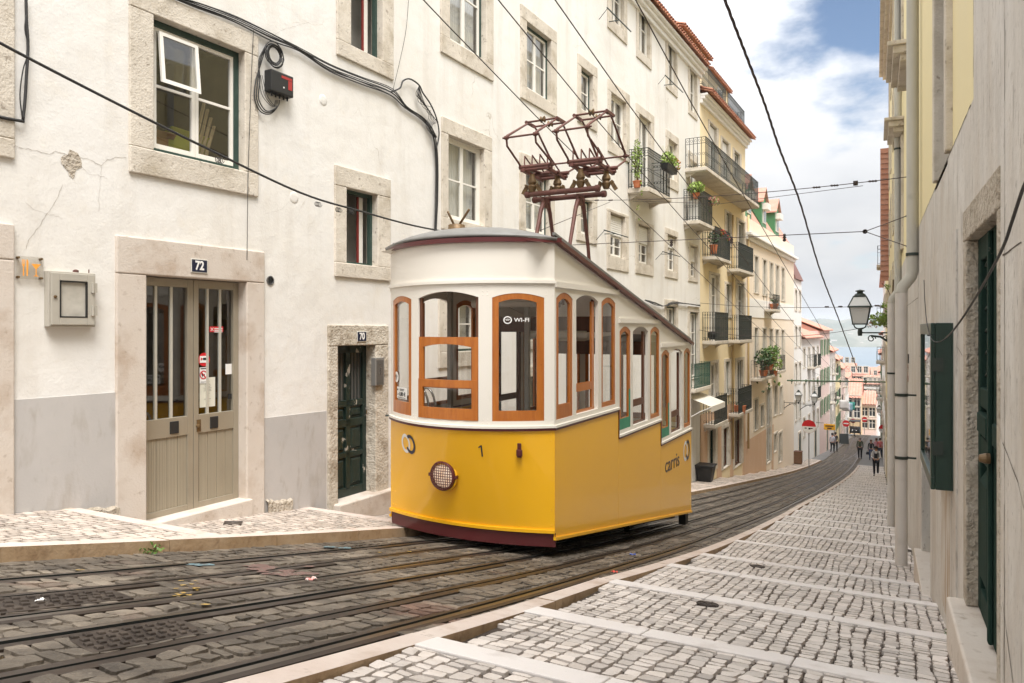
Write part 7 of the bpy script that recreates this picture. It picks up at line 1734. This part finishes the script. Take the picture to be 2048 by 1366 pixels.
# ---------------------------------------------------------------- bins, crates, board, vehicle
c = hit(1411, 958, .1, lz); e = empty('waste_bin', (c.x, c.y, lz(c.y)), 0, 'black plastic bin with a wide rim on the left pavement behind the tram', 'bin')
m = MB(); w0, w1, h = .24, .34, .62
m.hexa([(-w0, -w0, 0), (w0, -w0, 0), (w0, w0, 0), (-w0, w0, 0), (-w1, -w1, h), (w1, -w1, h), (w1, w1, h), (-w1, w1, h)]); m.build('bin_body', blackp, e, bevel=.03)
m = MB(); m.box(-w1 - .03, w1 + .03, -w1 - .03, w1 + .03, h, h + .06); m.build('rim', blackp, e, bevel=.015)
def crate(u, v, w_, h_, label):
    c = hit(u, v, .1, lz); e = empty('wooden_box', (c.x, c.y, lz(c.y)), 0, label, 'box')
    m = MB(); m.box(-w_ / 2, w_ / 2, 0, w_ * .8, .04, h_); m.build('box_body', wood_d, e, bevel=.01); m = MB()
    for k in range(4): z = .06 + (h_ - .06) * k / 4; m.box(-w_ / 2 - .015, w_ / 2 + .015, -.02, -.001, z, z + (h_ - .06) / 4 - .015)
    m.build('slats', mk('brown_slats', (.16, .085, .045), .7), e); m = MB(); m.box(-w_ / 2 - .02, w_ / 2 + .02, -.03, w_ * .8 + .02, h_, h_ + .03); m.build('lid', wood_d, e)
crate(1595, 926, .55, .85, 'brown wooden box standing on the left pavement past the apricot house')
c = hit(1688, 890, .03); e = empty('menu_board', (c.x, c.y, c.z), .3, 'black folding menu board far down the left pavement', 'menu board')
m = MB(); 
for s_ in (-1, 1): m.hexa([(-.4, s_ * .3 - .02, .15), (.4, s_ * .3 - .02, .15), (.4, s_ * .3 + .02, .15), (-.4, s_ * .3 + .02, .15), (-.4, s_ * .03 - .02, 1.15), (.4, s_ * .03 - .02, 1.15), (.4, s_ * .03 + .02, 1.15), (-.4, s_ * .03 + .02, 1.15)])
m.build('board', mk('slate_board', (.03, .035, .035), .7), e); m = MB()
for s_ in (-1, 1):
    for x in (-.38, .38): m.bar((x, s_ * .34, 0), (x, s_ * .28, .2), .04, .03)
m.build('leg', wood_d, e)
# small dark three-wheeler parked at the end
c = hit(1709, 872, .02); e = empty('motor_tricycle', (c.x, c.y, c.z), 0, 'dark three-wheeled taxi with an open cab parked at the end of the street', 'tricycle')
m = MB(); m.hexa([(-.6, 0, .35), (.6, 0, .35), (.65, 1.9, .35), (-.65, 1.9, .35), (-.55, .1, .95), (.55, .1, .95), (.65, 1.9, 1.0), (-.65, 1.9, 1.0)]); m.hexa([(-.3, -.5, .45), (.3, -.5, .45), (.55, .05, .4), (-.55, .05, .4), (-.25, -.4, .85), (.25, -.4, .85), (.5, .05, .95), (-.5, .05, .95)]); m.build('body', black_s, e, bevel=.05)
m = MB(); m.box(-.66, .66, .0, 1.95, 1.78, 1.86); m.build('canopy', black_s, e, bevel=.03)
m = MB()
for x in (-.6, .6):
    for y in (.08, 1.85): m.bar((x, y, .9), (x, y, 1.8), .05, .05)
m.build('canopy_posts', black_s, e); m = MB(); m.quad((-.55, .05, 1.0), (.55, .05, 1.0), (.55, .12, 1.75), (-.55, .12, 1.75)); m.build('windscreen', gl, e)
for (x, y) in ((0, -.3), (-.6, 1.5), (.6, 1.5)): m = MB(); m.lathe([(.1, -.06), (.24, -.05), (.26, 0), (.24, .05), (.1, .06)], (x, y, .26), (1, 0, 0), 16); m.build('wheel', blackp, e)
for x in (-.22, .22): m = MB(); m.lathe([(.08, .03), (.09, 0), (.06, -.03), (.001, -.04)], (x, -.47, .72), (0, 1, 0), 12); m.build('headlight', chrome, e)
# ---------------------------------------------------------------- signs
def round_sign(u, v, X, r, label, kind, vfoot=None):
    c = at_x(u, v, X) if not isinstance(X, tuple) else at_y(u, v, X[0]); zf_ = (lz if c.x < -3 else rz)(c.y)
    e = empty('road_sign', (c.x, c.y + .05, min(zf_, c.z - 1)), 0, label, 'road sign'); h = c.z - min(zf_, c.z - 1)
    m = MB(); m.tube([(0, .03, 0), (0, .03, h + r * .6)], .035, 8); m.build('post', mk('sign_post_grey', (.3, .3, .3), .5, .4), e)
    m = MB(); m.lathe([(r, .0), (r, -.02), (.001, -.02)], (0, 0, h), (0, 1, 0), 24, 0)
    if kind == 'no_entry': m.box(-r * .7, r * .7, -.032, -.021, h - r * .17, h + r * .17, 1)
    elif kind == 'half':
        vs = [(0, -.026, h)] + [(r * .98 * math.cos(a), -.026, h + r * .98 * math.sin(a)) for a in [PI + PI * k / 14 for k in range(15)]]; m.add(vs, [tuple(range(1, 16))], 1)
        for k, x in enumerate((-.45, .1, .4)): m.box(r * (x - .14), r * (x + .14), -.032, -.027, h - r * (.35 + .1 * (k % 2)), h - r * .2, 2)
    elif kind == 'back': pass
    m.build('sign_plate', [red_s, white_s, black_s], e); return e
round_sign(1617.5, 853, -5.15, .42, 'large round sign, red above and white below, on the left row of houses', 'half')
round_sign(1692, 847, -4.9, .34, 'no-entry sign left of the parked three-wheeler', 'no_entry')
round_sign(1729, 839, (108,), .34, 'no-entry sign on the pink house at the foot of the street', 'no_entry')
round_sign(1706, 842, (104,), .30, 'round red sign above the parked three-wheeler', 'back')
round_sign(1766.5, 858, (66,), .34, 'round red and white sign on the right edge of the street', 'half')
c = at_x(1659, 854, -4.95); e = empty('shop_sign', (c.x, c.y, c.z), 0, 'yellow hanging sign with rounded corners on the left row', 'sign')
m = MB(); m.box(-.42, .42, -.03, .03, -.24, .24); m.build('panel', yellow_s, e, bevel=.06); m = MB(); m.box(-.3, .3, -.036, -.031, .02, .12); m.box(-.16, .16, -.036, -.031, -.16, -.04); m.build('lettering', mk('brown_print', (.12, .05, .02), .6), e); m = MB(); m.bar((-.42, 0, .3), (-1.0, 0, .3), .03, .03); m.bar((-.2, 0, .3), (-.2, 0, .22), .02, .02); m.build('bracket', iron, e)
# signboard sticking out of the right wall
c = at_y(1810, 738, 14.5); e = empty('small_wall_sign', (c.x, 14.5, c.z), 0, 'small dark and reddish sign fixed by the drainpipe on the right wall', 'sign')
m = MB(); m.box(-.07, .07, -.03, .03, .1, .26); m.build('dark_box', blackp, e, bevel=.01); m = MB(); m.box(-.05, .05, -.02, .02, -.22, .1); m.build('panel', mk('faded_red_panel', (.30, .10, .06), .6, layers=[((.6, .5, .42), 6, .5, .55, None, .9)]), e)
# ---------------------------------------------------------------- people
def skin_obj(name, chains, parent, mat, sub=1):
    """continuous skinned body: chains of (point, radius) sharing joints by equality"""
    vs, es, rs = [], [], []; idx = {}
    for ch in chains:
        last = None
        for (p, r) in ch:
            k = tuple(round(c, 4) for c in p)
            if k not in idx: idx[k] = len(vs); vs.append(p); rs.append(r)
            i = idx[k]
            if last is not None and last != i: es.append((last, i))
            last = i
    me = bpy.data.meshes.new(name); me.from_pydata(vs, es, []); me.materials.append(mat)
    o = bpy.data.objects.new(name, me); COL.objects.link(o)
    md = o.modifiers.new('skin', 'SKIN')
    for i, sv in enumerate(me.skin_vertices[0].data):
        r = rs[i]; sv.radius = (r, r) if not isinstance(r, tuple) else r; sv.use_root = (i == 0)
    md.use_smooth_shade = True
    sd = o.modifiers.new('sub', 'SUBSURF'); sd.levels = sub; sd.render_levels = sub
    dg = bpy.context.evaluated_depsgraph_get(); nm = bpy.data.meshes.new_from_object(o.evaluated_get(dg)); o.modifiers.clear(); o.data = nm; bpy.data.meshes.remove(me)
    o.parent = parent; return o
def person(loc, rz_, H, label, top, legs, hair, sleeve=True, stride=.0, arms=(.0, .0), bend=0, shoes=None, hairlong=0, skirt=False, dungaree=None, hold=0, lean=0, group=None):
    e = empty('person', loc, rz_, label, 'person', group); s = H / 1.72
    V = lambda x, y, z: (x * s, y * s, z * s)
    hip = V(0, 0, .92); L = {}
    body = []; pel = (V(0, 0, .92), .115 * s); chest = (V(0, .02 + lean * .06, 1.24), .125 * s); neckb = (V(0, .02 + lean * .1, 1.42), .065 * s)
    hd = (V(0, lean * .14 - .02 * bend, 1.60 - .02 * bend), .102 * s)
    body.append([pel, (V(0, 0.01, 1.05), .105 * s), chest, neckb, (V(0, .02 + lean * .11, 1.48), .05 * s), (V(0, lean * .13 - .01 * bend, 1.545), .075 * s), hd, (V(0, lean * .14, 1.67), .07 * s)])
    legc, shc, armc = [], [], []
    for sx, st in ((-1, stride), (1, -stride)):
        kn = V(sx * .095, -st * .5 - .03, .50); an = V(sx * .09, -st + (.05 if st < 0 else 0), .09); to = V(sx * .10, -st - .14, .035)
        legc.append([pel, (V(sx * .10, 0, .84), .085 * s), (kn, .062 * s), (V(sx * .09, -st * .8, .30), .056 * s), (an, .042 * s)])
        shc.append([(an, .046 * s), (V(sx * .09, -st - .03, .05), .05 * s), (to, .036 * s)])
    for sx, a in ((-1, arms[0]), (1, arms[1])):
        sh = V(sx * .165, .02 + lean * .09, 1.385); el = V(sx * (.215 + .02 * a), .04 - .10 * a, 1.10); wr = V(sx * (.22 - .10 * a), -.02 - .26 * a, .87 + .22 * a); ha = V(sx * (.22 - .15 * a), -.03 - .32 * a, .80 + .25 * a)
        armc.append([neckb, (sh, .050 * s), (el, .037 * s), (wr, .027 * s), (ha, .034 * s)])
    body_o = skin_obj('body', body + legc + armc, e, skin)
    grow = lambda ch, g: [(p, r * g) for p, r in ch]
    tops = [grow(body[0][:4], 1.16)] + [grow([neckb] + c[1:(4 if sleeve else 3)], 1.18) for c in armc]
    skin_obj('shirt', tops, e, top)
    if skirt: m = MB(); m.lathe([(.26 * s, .48 * s), (.22 * s, .75 * s), (.14 * s, 1.02 * s)], (0, 0, 0), (0, 0, 1), 16); m.build('skirt', legs, e, smooth=True)
    else: skin_obj('trousers', [[(pel[0], .14 * s)] + grow(c[1:4], 1.17) + [(c[4][0], c[4][1] * 1.25)] for c in legc], e, legs)
    skin_obj('shoes', shc, e, shoes or black_s)
    hc_ = hd[0]; m = MB(); m.blob((hc_[0], hc_[1] + .02 * s, hc_[2] + .045 * s), (.108 * s, .122 * s, .112 * s), 8)
    if hairlong == 1: m.blob((hc_[0], hc_[1] + .07 * s, hc_[2] - .09 * s), (.085 * s, .06 * s, .16 * s), 8)
    if hairlong == 2: m.blob((hc_[0], hc_[1] + .02 * s, hc_[2] + .16 * s), (.05 * s, .05 * s, .05 * s), 6)
    m.build('hair', hair, e, smooth=True)
    m = MB()
    if True:
        f = -.094 * s + hc_[1]; z = hc_[2]
        m.hexa([(-.014 * s, f - .004 * s, z - .03 * s), (.014 * s, f - .004 * s, z - .03 * s), (.010 * s, f + .02 * s, z - .03 * s), (-.010 * s, f + .02 * s, z - .03 * s), (-.008 * s, f + .002 * s, z + .015 * s), (.008 * s, f + .002 * s, z + .015 * s), (.006 * s, f + .02 * s, z + .015 * s), (-.006 * s, f + .02 * s, z + .015 * s)])
    m.build('nose', skin, e)
    m = MB()
    for sx in (-1, 1): m.blob((hc_[0] + sx * .034 * s, hc_[1] - .089 * s, hc_[2] + .012 * s), (.012 * s, .007 * s, .007 * s), 5)
    m.build('eyes', black_s, e)
    m = MB(); m.box(-.024 * s, .024 * s, hc_[1] - .094 * s, hc_[1] - .075 * s, hc_[2] - .056 * s, hc_[2] - .048 * s); m.build('mouth', mk('lips', (.30, .09, .08), .5), e)
    # hands: palm and five fingers
    for sx, c in ((-1, armc[0]), (1, armc[1])):
        w_, h_ = Vector(c[3][0]), Vector(c[4][0]); d = (h_ - w_).normalized(); x_ = Vector((0, 1, 0)).cross(d).normalized() if abs(d.y) < .9 else Vector((1, 0, 0)); y_ = d.cross(x_)
        ch = []
        for k in range(4): b_ = h_ + y_ * (k - 1.5) * .020 * s; l = (.062, .072, .068, .052)[k] * s; ch.append([(tuple(h_), .022 * s), (tuple(b_ + d * .03 * s), .010 * s), (tuple(b_ + d * (.03 * s + l * .6)), .009 * s), (tuple(b_ + d * (.03 * s + l) + x_ * .012 * s), .008 * s)])
        ch.append([(tuple(h_), .022 * s), (tuple(h_ + y_ * -.04 * s + d * .01 * s), .011 * s), (tuple(h_ + y_ * -.055 * s + d * .045 * s), .009 * s)])
        skin_obj('hand', ch, e, skin, 1)
    if dungaree:
        m = MB(); m.box(-.10 * s, .10 * s, -.150 * s, -.130 * s, 1.02 * s, 1.30 * s); m.build('dungaree_bib', dungaree, e, bevel=.02 * s)
        m = MB()
        for sx in (-1, 1): m.bar((sx * .085 * s, -.142 * s, 1.29 * s), (sx * .11 * s, -.05 * s, 1.44 * s), .04 * s, .012 * s)
        m.build('straps', dungaree, e)
    return e
cl = lambda n, c: mk('cloth_' + n, c, .85)
PG = None
p_ = hit(1752, 951, .07, rz); person(p_, 0, 1.70, 'woman in a white blouse and dark dungarees walking up the steps, looking down', cl('white', (.62, .62, .66)), cl('navy', (.014, .016, .028)), hair_d, stride=.16, arms=(.75, .75), bend=1, hairlong=0, dungaree=cl('navy', (.014, .016, .028)), shoes=black_s)
p_ = hit(1720, 918, .012); person(p_, PI, 1.74, 'man in an olive jacket and dark trousers walking away down the middle of the street', cl('olive', (.065, .075, .045)), cl('dark', (.02, .02, .022)), hair_g, stride=.10, arms=(.1, .1))
p_ = hit(1742, 920, .012); pw = person(p_, 0, 1.60, 'woman in a black top and jeans carrying a dark handbag', cl('black', (.018, .016, .018)), cl('jeans', (.05, .07, .13)), hair_b, stride=.08, arms=(0, .5), hairlong=1)
m = MB(); e = empty('handbag', (p_.x - .21, p_.y - .03, p_.z + .42), 0, 'dark handbag hanging from the hand of the woman in jeans', 'handbag'); m.hexa([(-.16, -.06, 0), (.16, -.06, 0), (.16, .06, 0), (-.16, .06, 0), (-.11, -.05, .22), (.11, -.05, .22), (.11, .05, .22), (-.11, .05, .22)]); m.build('bag_body', cl('bag', (.014, .015, .025)), e, bevel=.02); m = MB(); m.tube([(-.08, 0, .2), (-.05, 0, .32), (.05, 0, .32), (.08, 0, .2)], .01, 5); m.build('handle', black_s, e)
p_ = hit(1753, 916, .012); person(p_, .3, 1.62, 'woman in a pink top half hidden behind the woman in dungarees', cl('pink', (.50, .24, .27)), cl('greyjean', (.10, .11, .14)), hair_b, stride=.08, arms=(.4, .2), hairlong=1)
p_ = hit(1760, 917, .012); person(p_, -.2, 1.66, 'man in a red and white shirt at the right edge of the group', cl('redwhite', (.48, .12, .12)), cl('darkblue', (.03, .035, .06)), hair_d, stride=.08, arms=(.2, .3))
p_ = hit(1767, 913, .012); person(p_, .5, 1.60, 'woman with long brown hair standing nearest the right wall', cl('rose', (.55, .36, .33)), cl('tan', (.20, .14, .10)), hair_b, stride=.04, arms=(.3, .2), hairlong=1)
p_ = hit(1665, 906, .05); person(p_, PI - .2, 1.72, 'man in a pale shirt and black trousers walking on the left pavement', cl('pale', (.50, .50, .55)), cl('dark', (.02, .02, .022)), hair_d, stride=.12, arms=(.1, .1))
p_ = hit(1671, 904, .05); person(p_, PI - .2, 1.74, 'man in dark clothes walking beside the one in the pale shirt', cl('charcoal', (.022, .022, .026)), cl('dark', (.02, .02, .022)), hair_d, stride=.12, arms=(.1, .1))
# laundry far down on the left
for i, (u, v, col, nm) in enumerate(((1692, 805, (.60, .60, .68), 'pale lilac'), (1697, 806, (.25, .42, .52), 'blue'), (1702, 804, (.05, .28, .24), 'teal'), (1688, 800, (.62, .60, .58), 'white'))):
    c = at_x(u, v, -5.0 + .12 * i); m = MB(); rows = []
    for j in range(5): rows.append([(-.4 + .16 * k, .05 * math.sin(k * 1.3 + j), -.22 * j) for k in range(6)])
    m.grid(rows); o = m.build('laundry', cl('laundry_' + str(i), col), loc=c, solid=.01, smooth=True); tag(o, nm + ' sheet of laundry hanging from the houses far down on the left', 'laundry', 'laundry hung out on the left')
# ---------------------------------------------------------------- sea air
hz = bpy.data.materials.new('sea_haze'); hz.use_nodes = True; t = hz.node_tree
t.nodes.remove(t.nodes['Principled BSDF']); pv = nd(t, 'ShaderNodeVolumePrincipled'); pv.inputs['Color'].default_value = (.86, .92, 1, 1); pv.inputs['Density'].default_value = .00026; pv.inputs['Anisotropy'].default_value = .1
t.links.new(pv.outputs[0], t.nodes['Material Output'].inputs['Volume'])
m = MB(); m.box(-9600, 9600, -300, 14500, -75, 66); tag(struct(m.build('haze', hz), 'stuff'), 'pale blue sea air lying over the river and the far hills', 'haze')
